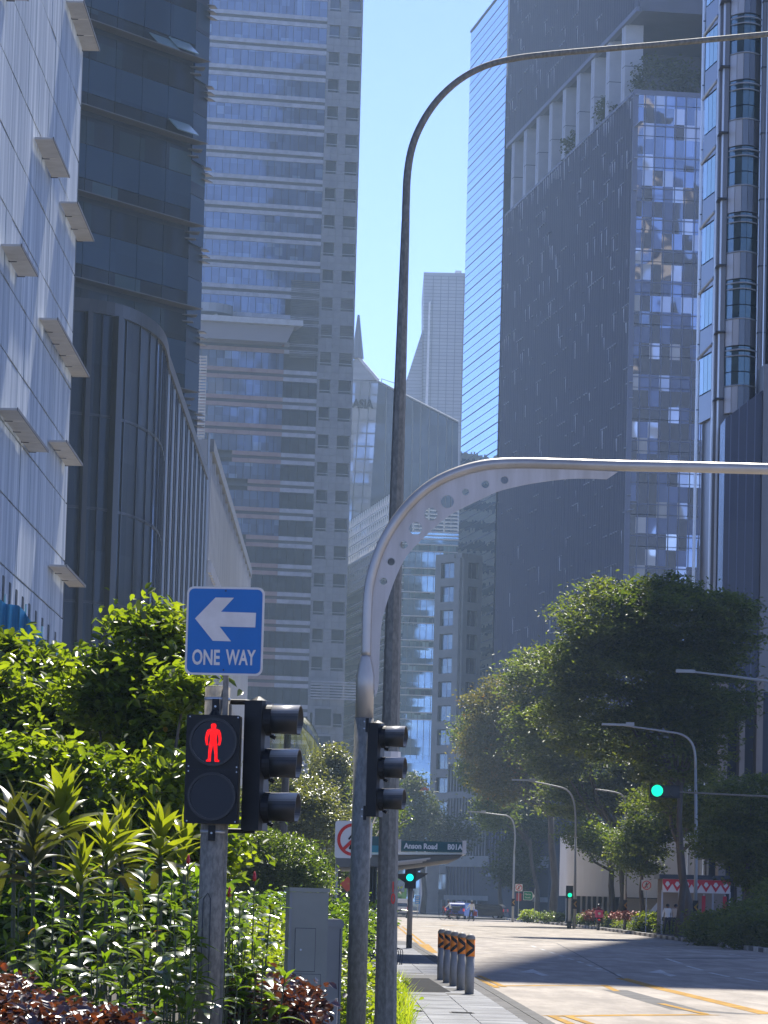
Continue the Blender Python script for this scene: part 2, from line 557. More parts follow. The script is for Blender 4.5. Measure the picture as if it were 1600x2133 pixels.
stained(M_road, .32); stained(M_slab, .35, (1, 1, 1), .9); stained(M_yel, .35, (1, .4, 1), 2.5); stained(M_whi, .4, (1, .4, 1), 2.5)
def sheet(name, poly, z, m, kind="structure", parent=None):
    mb = MB(); n = len(poly)
    a = sum(poly[i][0] * poly[(i + 1) % n][1] - poly[(i + 1) % n][0] * poly[i][1] for i in range(n))
    if a < 0: poly = poly[::-1]
    mb.add([(p[0], p[1], z) for p in poly], [tuple(range(n))])
    return mb.build(name, m, parent, kind=kind)
sheet("ground", [(-2500, -600), (2500, -600), (2500, 5000), (-2500, 5000)], -0.02, M_ext)
sheet("road", [(-60, -60), (60, -60), (60, 900), (-60, 900)], 0.0, M_road)
KX = 15.1
# pavement on the left: kerb line runs from (2.2, 50) to (1.55, 130)
def kl(y):
    return 2.35 - 0.0098 * (y - 50) if y < 130 else 1.57
pav = [(-60, -20), (2.9, -20)] + [(kl(y), y) for y in range(10, 141, 10)] + [(1.2, 146), (0.2, 150), (-60, 150)]
mb = MB(); mb.prism(pav, -0.01, 0.095); mb.build("pavement", M_joint, None, kind="structure")
pav_root = thing("paving", "grey slab footpath leading past the bollards to the bus shelter", "footpath", (0, 0, 0))
pav_root["kind"] = "structure"
del pav_root["category"]
rd = random.Random(3)
boxes = []
y = 46.0
while y < 131:
    d = 0.72 + (0.0 if y < 90 else 0.6)
    k = kl(y + d / 2)
    n = 4
    x1 = k - 0.34
    off = 0 if y < 66 else 0
    for i in range(n):
        xa = x1 - (i + 1) * 0.62; xb = x1 - i * 0.62
        if 69.6 < y + d / 2 < 80: continue
        if y < 66 and xb < 0.55: continue
        boxes.append((xa + 0.006, xb - 0.006, y + 0.008, y + d - 0.008, 0.09, 0.12 + rd.uniform(-.002, .002)))
    y += d
pieces("paving_slab", M_slab, pav_root, boxes, 300)
kb = []
y = 40.0
while y < 140:
    k0, k1 = kl(y), kl(y + 1)
    kb.append((min(k0, k1) - 0.15, min(k0, k1) + 0.02, y + 0.006, y + 0.994, -0.005, 0.125))
    y += 1
kroot = thing("kerb", "plain concrete kerb along the left footpath", None, (0, 0, 0)); kroot["kind"] = "structure"
pieces("kerb_stone", M_kerb, kroot, kb, 300)
gut = [(k[0] - 0.19, k[0] - 0.002, k[2], k[3], 0.09, 0.119) for k in kb]
joined("kerb_band", M_patch, kroot, gut, "structure")
# cast shadow on the footpath, painted as a near-black sheet
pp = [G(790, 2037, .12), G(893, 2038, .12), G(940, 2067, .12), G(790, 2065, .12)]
sheet("painted_shadow", [(p.x, p.y) for p in pp], 0.124, M_dark)
pp = [G(780, 2026, .12), G(905, 2027, .12), G(990, 2074, .12), G(780, 2074, .12)]
sheet("grey_border", [(p.x, p.y) for p in pp], 0.120, M_kerb)

# right verge
mb = MB(); mb.prism([(KX + .18, 100), (60, 100), (60, 420), (KX - 2.2, 420), (KX - 2.3, 357), (KX - .75, 307), (KX + .16, 285)], -0.01, 0.12)
mb.build("verge", M_soil, None, kind="structure")
rk = thing("painted_kerb", "black and white painted kerb along the right verge", None, (0, 0, 0)); rk["kind"] = "structure"
bl = [(KX, 105 + i * 1.0) for i in range(180)]
path = [(KX, 285), (KX - .9, 307), (KX - 2.45, 357), (KX - 2.4, 400)]
seg = []
for a, b in zip(path[:-1], path[1:]):
    L = math.dist(a, b); n = int(L)
    for i in range(n):
        seg.append((a[0] + (b[0] - a[0]) * i / n, a[1] + (b[1] - a[1]) * i / n))
for i, (x_, y_) in enumerate((bl + seg)[:299]):
    link("kerb_block", ubox(M_kwhite if (i // 2) % 2 else M_kblack), rk, (x_ + .08, y_ + .5, .085), None, (.2, .985, .19))
# far side pavement
mb = MB(); mb.prism([(-60, 366), (KX - 2.6, 366), (KX - 2.6, 470), (-60, 470)], -0.01, 0.12)
mb.build("far_pavement", M_kerb, None, kind="structure")

for x_, y_ in ((962, 2110), (857, 2106)):
    p_ = G(x_, y_, .12)
    dc = thing("drain_cover", "small steel drain cover let into the footpath slabs, %s one" % ("right" if x_ > 900 else "left"), "cover", (p_.x, p_.y, .122))
    MB().box(-.17, .17, -.3, .3, 0, .004).build("frame", M_patch, dc); MB().box(-.14, .14, -.27, .27, .0042, .007).build("plate", M_dark, dc)
# road markings (photo pixels -> ground)
def mark(name, pxs, m=M_yel, z=0.004):
    sheet(name, [tuple(G(a, b, 0).xy) for a, b in pxs], z, m)
def bandline(name, pts, wd, m=M_yel, z=0.004):
    q = [G(a, b, 0).xy for a, b in pts]
    L, Rr = [], []
    for i, p in enumerate(q):
        d = (q[min(i + 1, len(q) - 1)] - q[max(i - 1, 0)]).normalized()
        nrm = Vector((-d.y, d.x))
        L.append(tuple(p + nrm * wd / 2)); Rr.append(tuple(p - nrm * wd / 2))
    sheet(name, L + Rr[::-1], z, m)
bandline("box_line", [(1015, 2054), (1140, 2053), (1264, 2054)], 0.42)
bandline("box_line", [(1258, 2052), (1285, 2065)], 0.14)
bandline("box_line", [(1147, 2117), (1300, 2115), (1482, 2114)], 0.42)
bandline("box_line", [(1376, 2091), (1470, 2113)], 0.14, z=0.008)
bandline("box_line", [(1147, 2116), (1190, 2134)], 0.13, z=0.008)
bandline("box_line", [(1178, 2116), (1232, 2134)], 0.13, z=0.008)
bandline("centre_line", [(1295, 2038), (1370, 2058), (1480, 2084), (1600, 2113)], 0.30)
bandline("edge_line", [(988, 2036), (1036, 2058)], 0.12, z=0.008)
bandline("edge_line", [(998, 2033), (1050, 2056)], 0.12, z=0.008)
mark("yellow_hump", [(868, 1967), (893, 1967), (912, 1985), (888, 1985)])
mark("yellow_hump", [(986, 2054), (1008, 2058), (1040, 2076), (1012, 2076)])
bandline("edge_line", [(822, 1925), (872, 1966)], 0.12)
bandline("edge_line", [(838, 1930), (884, 1966)], 0.12)
for a, b, c, d in ((1388, 1997, 1419, 2007), (1430, 2012, 1463, 2021), (1478, 2026, 1518, 2035), (1536, 2037, 1584, 2045)):
    bandline("lane_dash", [(a, b), (c, d)], 0.13, M_whi)
bandline("stop_line", [(1040, 1998), (1300, 1998), (1600, 2001)], 0.22, M_whi)
for i in range(10):
    a = 1107 + i * 19.5; b = 1970 + i * 6.6
    bandline("lane_dash", [(a, b), (a + 9, b + 3.2)], 0.12, M_whi)
for i in range(9):
    bandline("crossing_dash", [(990 + i * 70, 1985 + i * .8), (1022 + i * 70, 1985.4 + i * .8)], 0.2, M_whi)
for i in range(5):
    bandline("lane_dash", [(1190 + i * 82, 1956 + i * 8), (1215 + i * 82, 1958.5 + i * 8)], 0.12, M_whi)
def arrow(cx, cy, s):
    p = G(cx, cy, 0)
    poly = [(-0.09, -2.0), (0.09, -2.0), (0.09, -.2), (0.38, -.2), (0.0, 1.4), (-0.38, -.2), (-0.09, -.2)]
    sheet("lane_arrow", [(p.x + a * s, p.y + b * s * 1.2) for a, b in poly], 0.004, M_whi)
def arrowl(cx, cy, s=1.0):
    mark("lane_arrow", [(cx - 20, cy + 1), (cx + 8, cy - 5), (cx + 22, cy + 2), (cx + 42, cy + 8), (cx + 28, cy + 9), (cx + 10, cy + 3), (cx - 8, cy + 2)], M_whi)
arrowl(1102, 2024); arrowl(1368, 2025)
bandline("lane_arrow", [(1592, 2026), (1600, 2027)], 0.6, M_whi)
bandline("yellow_dash", [(928, 1928), (942, 1928)], 0.9)
bandline("white_dash", [(880, 1929), (916, 1931)], 0.7, M_whi)
bandline("white_dash", [(918, 1944), (935, 1944)], 0.6, M_whi)
# tarred joints and patches
bandline("tar_patch", [(990, 2004), (1180, 2008)], 0.35, M_patch)
bandline("tar_patch", [(1230, 2024), (1500, 2031)], 0.30, M_patch)
bandline("tar_patch", [(1180, 1993), (1290, 1995)], 0.6, M_patch)
bandline("tar_patch", [(1395, 1996), (1570, 1996)], 0.9, M_patch)
bandline("tar_patch", [(1280, 2062), (1430, 2104), (1560, 2113)], 0.5, M_patch, z=0.002)
bandline("tar_joint", [(900, 1926), (1000, 1938), (1160, 1965), (1300, 2040)], 0.05, M_patch)
bandline("tar_joint", [(960, 1950), (1130, 1962)], 0.25, M_patch)

# ================================================================== BUILDINGS
M_frit = mat("fritted_glass", (0.27, 0.32, 0.385), 0.4, 0.0, col2=(0.66, 0.70, 0.73), scale=0.5, stretch=(1, 3.0, 0.12), detail=9, spec=0.9, ramp=(.38, .68), rvar=0.25)
M_seam = mat("facade_seam", (0.05, 0.06, 0.08), 0.6)
M_fin = mat("shade_panel", (0.52, 0.50, 0.47), 0.55, col2=(0.42, 0.40, 0.37), scale=1.3)
M_finf = mat("shade_frame", (0.12, 0.12, 0.13), 0.5)
M_alu = mat("aluminium", (0.42, 0.44, 0.46), 0.4, 0.6)
M_darkm = mat("dark_metal", (0.03, 0.035, 0.045), 0.45, 0.3)

# ---- A: glass block at the far left, facing the street
XA = -13.0
FA = (XA, 100.0, 0); RA = R(90)
A = thing("office_building", "pale streaked glass office block with projecting sunshade shelves", "building", FA, RA)
sA, zz = onplane(154, 600, FA, RA)
mb = MB(); mb.box(-60, sA - .05, .12, 26, 0, 62); mb.build("wall_core", M_seam, A)
zs = sorted([onplane(q[0], q[1], FA, RA)[1] for q in ((166, 211),)])
z0A = onplane(152, 695, FA, RA)[1]
PW, PH = 2.05, 2.36
boxes = []
for r_ in range(-9, 12):
    za = z0A + r_ * PH
    c = 0
    s1 = sA
    while s1 > 22:
        s0_ = s1 - PW
        boxes.append((s0_ + .022, s1 - .022, -.02 + rd.uniform(-.012, .012), .10, za + .035, za + PH - .035))
        s1 = s0_
boxes.sort(key=lambda b: abs(b[4] - 22) + abs(b[0] - 50) * .35)
pieces("glass_panel", M_frit, A, boxes, 300)
# dark corner strip
pbox("corner_trim", M_darkm, A, sA - .04, sA + .12, -.03, 1.5, 0, 62)
for i, (x0, y0, x1, y1) in enumerate(((135, 6, 170, 110), (68, 292, 104, 373), (122, 421, 158, 510), (-2, 506, 34, 588), (78, 672, 148, 785), (-10, 850, 58, 951), (98, 926, 134, 970), (98, 1182, 141, 1226), (0, -25, 12, 5))):
    sa, za = onplane(x0, y0, FA, RA); sb, zb = onplane(x1, y1, FA, RA)
    zm = (za + zb) / 2 + .1
    f = bpy.data.objects.new("sunshade", None); COL.objects.link(f); f.parent = A; f.location = (0, 0, zm)
    n = max(2, round((sb - sa) / 3.0))
    for k in range(n):
        a = sa + (sb - sa) * k / n; b = sa + (sb - sa) * (k + 1) / n
        pbox("panel", M_fin, f, a + .03, b - .03, -.72, -.06, -.04, .03)
        pbox("bracket", M_darkm, f, b - .04, b + .04, -.3, -.03, -.06, .05)
    pbox("edge_rail", M_finf, f, sa, sb, -.76, -.725, -.05, .05)
# slots near the foot
for k in range(9):
    s_, z_ = onplane(5 + k * 13.5, 1180 + k * 15, FA, RA)
    pbox("slot", M_darkm, A, s_, s_ + .55, -.05, .0, z_ - 3.4 - k * .1, z_ - .3)

# ---- B: dark blue glass tower behind
M_bspan = glass_mat("blue_spandrel", [(0, (0.020, 0.055, 0.095)), (.4, (0.024, 0.062, 0.105)), (.75, (0.016, 0.048, 0.09))], (2.7, 2.3), -0.01, 0.08, 0.006, 0.002, tint=(.5, .7, .95), fior=1.35)
M_bvis = glass_mat("dark_vision_glass", [(0, (0.008, 0.012, 0.02)), (.4, (0.012, 0.02, 0.03)), (.8, (0.02, 0.04, 0.05)), (.93, (.05, .09, .1))], (1.35, 1.6), -0.01, 0.04, 0.008, 0.003, tint=(.5, .7, .95), fior=1.35)
M_bshade = mat("sunshade_bronze", (0.17, 0.155, 0.15), 0.45, 0.3)
phi = R(58.4)
cB = P(400, 300, 230.0)
axB = Vector((math.cos(phi), math.sin(phi), 0))
WB = 19.0
FB = (cB.x - axB.x * WB, cB.y - axB.y * WB, 0)
B = thing("office_tower", "dark blue glass tower with thin bronze sunshade ledges", "building", FB, phi)
mb = MB(); mb.box(-10, WB - .05, .15, 22, 24, 70); mb.build("tower_core", M_darkm, B)
ledg = [onplane(x_, y_, FB, phi)[1] for x_, y_ in ((405, 131), (401, 298), (395, 468), (390, 646))]
fl = (ledg[0] - ledg[3]) / 3
spb, vib = [], []
bays = 7
bw = WB / bays
for k in range(-2, 8):
    zt = ledg[0] - k * fl
    for i in range(bays):
        a, b = i * bw + .03, (i + 1) * bw - .03
        vib.append((a, b, 0, .1, zt - 1.9, zt - .28))
        spb.append((a, b, -.03, .1, zt - 3.95, zt - 1.95))
        vib.append((a, b, 0, .1, zt - fl + .10, zt - 4.0))
pieces("spandrel_panel", M_bspan, B, spb)
pieces("window_pane", M_bvis, B, vib)
for k in range(-2, 8):
    zt = ledg[0] - k * fl
    sh = bpy.data.objects.new("sunshade", None); COL.objects.link(sh); sh.parent = B; sh.location = (0, 0, zt)
    MB().slab([(0, 0), (WB + .2, 0), (WB + .2, .06), (0, .06)], -1.05, -.05).build("ledge", M_bshade, sh)
    for j, (zz_, ll) in enumerate(((-.38, 1.1), (-.76, .7))):
        MB().prism([(WB - .6, -.1), (WB - .1, -ll * .8), (WB + ll * .6, -.25), (WB + ll * .5, .1)], zz_, zz_ + .05).build("blade", M_bshade, sh)
# casement windows pushed open
M_cas = mat("open_casement", (0.30, 0.42, 0.42), 0.2, 0.2)
for x_, y_ in ((332, 92), (372, 100), (372, 270)):
    s_, z_ = onplane(x_, y_, FB, phi)
    MB().add([(s_ - 1.1, -.04, z_ + .5), (s_ + 1.1, -.04, z_ + .5), (s_ + 1.1, -.75, z_ - .2), (s_ - 1.1, -.75, z_ - .2),
              (s_ - 1.1, 0, z_ + .45), (s_ + 1.1, 0, z_ + .45), (s_ + 1.1, -.71, z_ - .25), (s_ - 1.1, -.71, z_ - .25)],
             [(0, 1, 2, 3), (7, 6, 5, 4), (0, 3, 7, 4), (1, 5, 6, 2), (2, 6, 7, 3), (0, 4, 5, 1)]).build("casement", M_cas, B)
# set back return face at the right corner
B2 = (cB.x + .25, cB.y + 1.2, 0); r2 = R(72)
ret = bpy.data.objects.new("return_face", None); COL.objects.link(ret); ret.parent = B
ret.matrix_parent_inverse = Matrix.Identity(4)
loc = Matrix.Rotation(-phi, 4, 'Z') @ Vector((B2[0] - FB[0], B2[1] - FB[1], 0))
ret.location = loc; ret.rotation_euler = (0, 0, r2 - phi)
pbox("wall", M_darkm, ret, -1.0, 1.6, .1, 12, 24, 70)
for k in range(-1, 8):
    zt = ledg[0] - k * fl - 1.0
    pbox("window_pane", M_bvis, ret, -.9, 1.5, -.02, .08, zt - 1.9, zt - .1)
    pbox("spandrel_panel", M_bspan, ret, -.9, 1.5, -.04, .08, zt - 4.9, zt - 1.95)
    for j in range(3):
        MB().prism([(.7, -.1), (1.1, -.45 + .08 * j), (2.1 - .15 * (j == 0), -.3), (1.8, .1)], zt - j * .36, zt - j * .36 + .05).build("blade", M_bshade, ret)

# ---- C: curved dark podium with vertical ribs
M_cgl = glass_mat("podium_glass", [(0, (0.010, 0.014, 0.02)), (.5, (0.014, 0.02, 0.028)), (.85, (0.02, 0.026, 0.034))], (1.8, 4.2), -0.005, 0.05, 0.006, 0.005, 0.25, tint=(.75, .84, .96), ax=(.5, .86, 0), fior=1.28)
M_crib = mat("podium_rib", (0.035, 0.035, 0.04), 0.35, 0.5)
M_ccap = mat("bronze_coping", (0.03, 0.027, 0.027), 0.4, 0.1)
def smooth_(pts, n=5):
    o = []
    for i in range(len(pts) - 1):
        p0 = pts[max(i - 1, 0)]; q0 = pts[i]; q1 = pts[i + 1]; p3_ = pts[min(i + 2, len(pts) - 1)]
        for k in range(n):
            t = k / n
            o.append(tuple(.5 * (2 * q0[j] + (q1[j] - p0[j]) * t + (2 * p0[j] - 5 * q0[j] + 4 * q1[j] - p3_[j]) * t * t + (3 * q0[j] - p0[j] - 3 * q1[j] + p3_[j]) * t ** 3) for j in range(len(q0))))
    o.append(tuple(pts[-1]))
    return o
n1 = P(345, 700, 181.0); n2 = P(430, 985, 239.0); n0 = P(150, 640, 183.0)
zc = n1.z
cpts = [(100, 170.0), (150, 170.1), (200, 170.7), (250, 172.0), (290, 174.2), (322, 177.3), (338, 180.2), (346, 183.5), (351, 188)]
cpl = [(P(x_, 660, Y_).x, Y_) for x_, Y_ in smooth_(cpts, 3)]
n0 = Vector((cpl[0][0], 170.0, 0))
cpl.append((n2.x, n2.y))
C_ = thing("podium_building", "curved dark podium with vertical ribs and bronze top edge", "building", (0, 0, 0))
poly = cpl + [(n2.x - 14, n2.y), (n0.x - .5, n0.y + 20)]
MB().prism(poly, 0, zc - .55).build("glass_wall", M_cgl, C_)
def offs(pl, d):
    o = []
    for i, p in enumerate(pl):
        a = Vector(pl[max(i - 1, 0)]); b = Vector(pl[min(i + 1, len(pl) - 1)])
        t = (b - a).normalized()
        o.append((p[0] + t.y * d, p[1] - t.x * d))
    return o
co = offs(cpl, .14)
MB().prism(co + [(n2.x - 14, n2.y + .1), (n0.x - .6, n0.y + 20)], zc - .55, zc + .05).build("coping", M_ccap, C_)
# ribs along the street side, denser than on the curve
def along(pl):
    o = [0]
    for a, b in zip(pl[:-1], pl[1:]): o.append(o[-1] + math.dist(a, b))
    return o
acc = along(cpl)
def at_s(s):
    for i in range(len(cpl) - 1):
        if s <= acc[i + 1]:
            t = (s - acc[i]) / (acc[i + 1] - acc[i])
            a, b = Vector(cpl[i]), Vector(cpl[i + 1])
            return a + (b - a) * t, (b - a).normalized()
    return Vector(cpl[-1]), (Vector(cpl[-1]) - Vector(cpl[-2])).normalized()
s = acc[1] + .5
k = 0
while s < acc[-1] - .2:
    p, t = at_s(s)
    straight = s > acc[-2] - 2
    dep = .055 if straight else .06
    wd = .22 if straight else .04
    nx, ny = t.y, -t.x
    if straight or k % 2 == 0:
        MB().prism([(p.x - t.x * wd, p.y - t.y * wd), (p.x + nx * dep - t.x * wd, p.y + ny * dep - t.y * wd), (p.x + nx * dep + t.x * wd, p.y + ny * dep + t.y * wd), (p.x + t.x * wd, p.y + t.y * wd)],
                   0, zc - .55).build("rib", (M_crib if not straight else (M_alu, M_crib, M_crib)[k % 3]), C_)
    s += 1.9 if straight else .95; k += 1
for s_, wd in ((acc[9] - .3, .22), (acc[5], .12)):
    p, t = at_s(s_); nx, ny = t.y, -t.x
    MB().prism([(p.x - t.x * wd, p.y - t.y * wd), (p.x + nx * .3 - t.x * wd, p.y + ny * .3 - t.y * wd), (p.x + nx * .3 + t.x * wd, p.y + ny * .3 + t.y * wd), (p.x + t.x * wd, p.y + t.y * wd)], 8, zc - .55).build("pilaster", M_ccap, C_)
# floor lines of the curved part
for z_ in (zc - 5.2, zc - 9.4, zc - 13.6, zc - 17.8):
    o1 = offs(cpl, .05)[:-1]
    MB().prism(o1 + [(p[0] - .4, p[1] + .5) for p in cpl[:-1]][::-1], z_, z_ + .12).build("floor_line", M_crib, C_)

# ---- white louvred screen on the roof behind
M_wht = mat("white_louvre", (0.70, 0.69, 0.68), 0.5, col2=(0.6, 0.58, 0.56), scale=1)
sp = P(400, 915, 262.0); sq = P(427, 740, 262.0)
S_ = thing("louvre_screen", "white louvred plant screen standing on the roof behind the dark tower", "screen", (sp.x, 262, sp.z - .5))
W_, H_ = sq.x - sp.x + .15, sq.z - sp.z + .5
n = 30
for i in range(n):
    z_ = H_ * (i + .5) / n
    pbox("slat", M_wht, S_, 0, W_, -.12, .0, z_ - .045, z_ + .045)
for x_ in (.02, W_ * .45, W_ - .06):
    pbox("post", M_alu, S_, x_, x_ + .05, .02, .10, 0, H_)
for i in range(3):
    pbox("rail", M_alu, S_, 0, W_, .02, .08, H_ * (i + .3) / 3, H_ * (i + .3) / 3 + .07)

# ---- E: white ribbed block further up the street
M_eribl = mat("white_cladding", (0.50, 0.51, 0.52), 0.55, col2=(0.40, 0.41, 0.43), scale=0.6, stretch=(1, 1, .15), detail=6)
M_erec = mat("white_block_recess", (0.17, 0.18, 0.20), 0.5)
e1 = P(437, 915, 243.0)
xE1, xE2 = e1.x, P(520, 1200, 340.0).x
E = thing("office_block", "low white office block with ribbed cladding behind the curved podium", "building", (0, 0, 0))
ze = e1.z
MB().prism([(xE1, 243), (xE2, 340), (xE2 - 18, 340), (xE1 - 16, 243)], 0, ze - .2).build("wall", M_erec, E)
n = 46
zrow = [ze - 8.5, ze - 15.5, ze - 22.5]
for i in range(n):
    t0, t1 = (i + .08) / n, (i + .72) / n
    y0, y1 = 243 + 97 * t0, 243 + 97 * t1
    x0, x1 = xE1 + (xE2 - xE1) * t0, xE1 + (xE2 - xE1) * t1
    MB().prism([(x0, y0), (x0 + .16, y0 + .15), (x1 + .14, y1), (x1, y1)], 1, ze - .8 - .5 * ((i * 7) % 3)).build("cladding_rib", M_eribl, E)
    for z_ in zrow:
        MB().prism([(x0 + .1, y0), (x0 + .34, y0 + .1), (x1 + .26, y1), (x1, y1)], z_, z_ + .8).build("hood", M_wht, E)
MB().prism([(xE1 - .5, 242.8), (xE1 + .3, 242.8), (xE2 + .2, 340.2), (xE2 - .5, 340.2)], ze - .8, ze).build("parapet", M_erec, E)
MB().box(xE1 - 1.9, xE1 - .1, 242.3, 242.9, 8, ze - .1).build("end_wall", M_eribl, E)
MB().tube([(xE1 - .05, 242.4, 4), (xE1 - .05, 242.4, ze + .3)], .12, 6).build("downpipe", M_alu, E)

# ---- F: tall banded granite tower
M_fstone = mat("granite_light", (0.43, 0.43, 0.47), 0.55, col2=(0.56, 0.55, 0.59), scale=0.8, detail=8, ramp=(.4, .6))
M_fpink = mat("granite_pink", (0.40, 0.255, 0.24), 0.55, col2=(0.48, 0.33, 0.30), scale=0.8, detail=8)
M_fdark = mat("granite_recess", (0.10, 0.10, 0.105), 0.6)
M_fgrey = mat("granite_grey", (0.25, 0.25, 0.275), 0.6, col2=(0.33, 0.325, 0.345), scale=0.7, detail=8)
M_fgl = glass_mat("tower_glass", [(0, (0.07, 0.11, 0.20)), (.3, (0.09, 0.145, 0.26)), (.55, (0.06, 0.09, 0.165)), (.78, (0.13, 0.195, 0.32)), (.94, (.2, .28, .39))], (1.2, 1.25), 0.10, 0.05, 0.006, 0.003, tint=(.6, .75, 1.0), ax=(.974, .225, 0))
M_fgl2 = glass_mat("tower_glass_dark", [(0, (0.016, 0.025, 0.04)), (.4, (0.02, 0.032, 0.05)), (.8, (0.03, 0.045, 0.065))], (1.2, 1.25), 0.04, 0.05, 0.006, 0.003, tint=(.6, .75, 1.0), ax=(.974, .225, 0))  # darker glass of the middle bay, right strip and low floors
M_louv = mat("grey_louvre", (0.12, 0.12, 0.125), 0.6, col2=(0.16, 0.16, 0.165), scale=.5)
RF = R(13)
oF = P(380, 1000, 575.0)
FF = (oF.x, oF.y, 0)
F = thing("skyscraper", "tall banded granite and glass skyscraper left of the sky gap", "building", FF, RF)
def sF(x_, y_): return onplane(x_, y_, FF, RF)
zf0 = sF(540, 25)[1]
zfn = sF(577, 1291)[1]
fl = (zf0 - zfn) / 22
xr = [sF(668, 20)[0], sF(590, 760)[0], sF(748, 400)[0]]
xR = sF(742.5, 540)[0]; xM = sF(668, 0)[0]; xM = sF(672, 400)[0]; xP = sF(590, 800)[0]
MB().box(-30, xR - .1, 2.2, 34, 0, 160).build("tower_core", M_fdark, F)
zcan = sF(500, 690)[1]
stone, pink, dark, pane, pane2, grey = [], [], [], [], [], []
nfl = 34
MB().box(xM, xR - .03, .83, 2.3, 0, 158).build("strip_backing", M_fdark, F)
for k in range(-3, 31):
    zt = zf0 - k * fl            # top of the upper light band
    low = zt < zcan - .5
    louv = (zcan - 3 < zt - 1.7 < zcan + 8)
    # bay M+L
    for seg_ in ((0, xP, True), (xP, xM, False)):
        a, b, left = seg_
        m_ = pink if (low and left) else stone
        yo = 0.0 if not (left and low) else 0.0
        if k == 0 or True:
            nn = max(1, round((b - a) / 2.4))
            for i in range(nn):
                u0, u1 = a + (b - a) * i / nn, a + (b - a) * (i + 1) / nn
                if low and left and zt < zf0 - 15.5 * fl and i < nn * .35 + (k % 2): continue
                m_.append((u0 + .012, u1 - .012, yo - .02, .4, zt - .62, zt))
                m_.append((u0 + .012, u1 - .012, yo - .02, .4, zt - 1.72, zt - 1.1))
        dark.append((a, b, .22, .5, zt - 1.1, zt - .62))
        gz0, gz1 = zt - fl + .03, zt - 1.75
        nn = round((b - a) / 1.2)
        for i in range(nn):
            u0, u1 = a + (b - a) * i / nn, a + (b - a) * (i + 1) / nn
            if louv and not left: continue
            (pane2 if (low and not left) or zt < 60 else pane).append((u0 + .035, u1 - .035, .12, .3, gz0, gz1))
    # right strip
    wz0, wz1 = zt - 3.15, zt - 1.1
    cols_ = [(xM, xM + (xR - xM) * .07), (xM + (xR - xM) * .37, xM + (xR - xM) * .60), (xR - .25, xR)]
    wins = [(xM + (xR - xM) * .07, xM + (xR - xM) * .37), (xM + (xR - xM) * .60, xR - .25)]
    for a, b in cols_:
        for q in range(4):
            grey.append((a + .012, b - .012, .02, .7, zt - 1.1 - (q + 1) * .51 + .012, zt - 1.1 - q * .51 - .012))
    if not louv:
        for a, b in wins:
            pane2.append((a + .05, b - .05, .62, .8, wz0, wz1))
    nn = 5
    for i in range(nn):
        u0, u1 = xM + (xR - xM) * i / nn, xM + (xR - xM) * (i + 1) / nn
        for q in range(2):
            za = zt - 3.15 - (q + 1) * (fl - 2.05) / 2; 
            grey.append((u0 + .012, u1 - .012, 0.0 + .004 * ((i * 3 + q + k) % 4), .7, za + .012, za + (fl - 2.05) / 2 - .012))
key = lambda b: -(b[4] > 45) * 1000 + abs((b[4]) - 100) * .2
for nm, m_, lst in (("stone_panel", M_fstone, stone), ("pink_stone_panel", M_fpink, pink), ("window_pane", M_fgl, pane), ("dark_window_pane", M_fgl2, pane2), ("grey_stone_panel", M_fgrey, grey)):
    pieces(nm, m_, F, lst, 300)
joined("recess_band", M_fdark, F, dark)
rail = MB()
for k in range(-3, 31):
    zt = zf0 - k * fl
    for a, b in wins:
        rail.box(a - .4, b + .02, -.06, -.01, zt - 2.85, zt - 2.74)
rail.build("window_rail", M_alu, F, kind="stuff")
mb = MB()
for i in range(46):
    z_ = zcan + 8.2 - i * .26
    mb.box(xP + .8, xM - .05, -.10 + .02 * (i % 3), .1, z_, z_ + .16)
    for a, b in wins: mb.box(a, b, .05, .3, z_, z_ + .16)
mb.build("louvre_field", M_louv, F, kind="stuff")
# canopy slab and round balcony
ca, cz1 = sF(616, 688); cb = sF(400, 676)[0]
MB().slab([(-4, cz1 - .1), (ca, cz1 - .1), (ca, cz1 + .75), (-4, cz1 + .75)], -5.5, .2).build("canopy", M_wht, F)
MB().slab([(-4, cz1 - 2.6), (ca - 2.2, cz1 - 2.6), (ca - 1.0, cz1 - .12), (-4, cz1 - .12)], -4.2, .1).build("canopy_soffit", mat("soffit", (0.36, 0.33, 0.34), .7), F)
bs, bz = sF(425, 655)
MB().prism([(bs + 4.4 * math.cos(t * .2618), -.2 + 4.4 * math.sin(-abs(t * .2618)) if False else -4.4 * math.sin(t * .2618) * .9) for t in range(13)][::-1], bz, bz + 1.3).build("balcony", M_eribl, F)
MB().tube([(bs + 1.6, -1.2, bz - 3.2), (bs + 1.6, -1.2, bz)], .35, 8).build("balcony_column", M_wht, F)
# lower terrace of louvres at the foot
t0 = sF(645, 1418); t1 = sF(742, 1455)
for i in range(7):
    pbox("screen_louvre", M_fstone, F, t0[0], t0[0] + 8.5, -1.0, -.5, t0[1] - i * .42 - .2, t0[1] - i * .42)
for r_ in range(4):
    pbox("stone_window_frame", M_fgrey, F, t0[0] + .5, t0[0] + 3.6, -.8, -.4, t0[1] - 7 - r_ * 4.1, t0[1] - 3.9 - r_ * 4.1)
    pbox("dark_window_pane", M_fgl2, F, t0[0] + .8, t0[0] + 3.3, -.86, -.81, t0[1] - 6.7 - r_ * 4.1, t0[1] - 4.2 - r_ * 4.1)

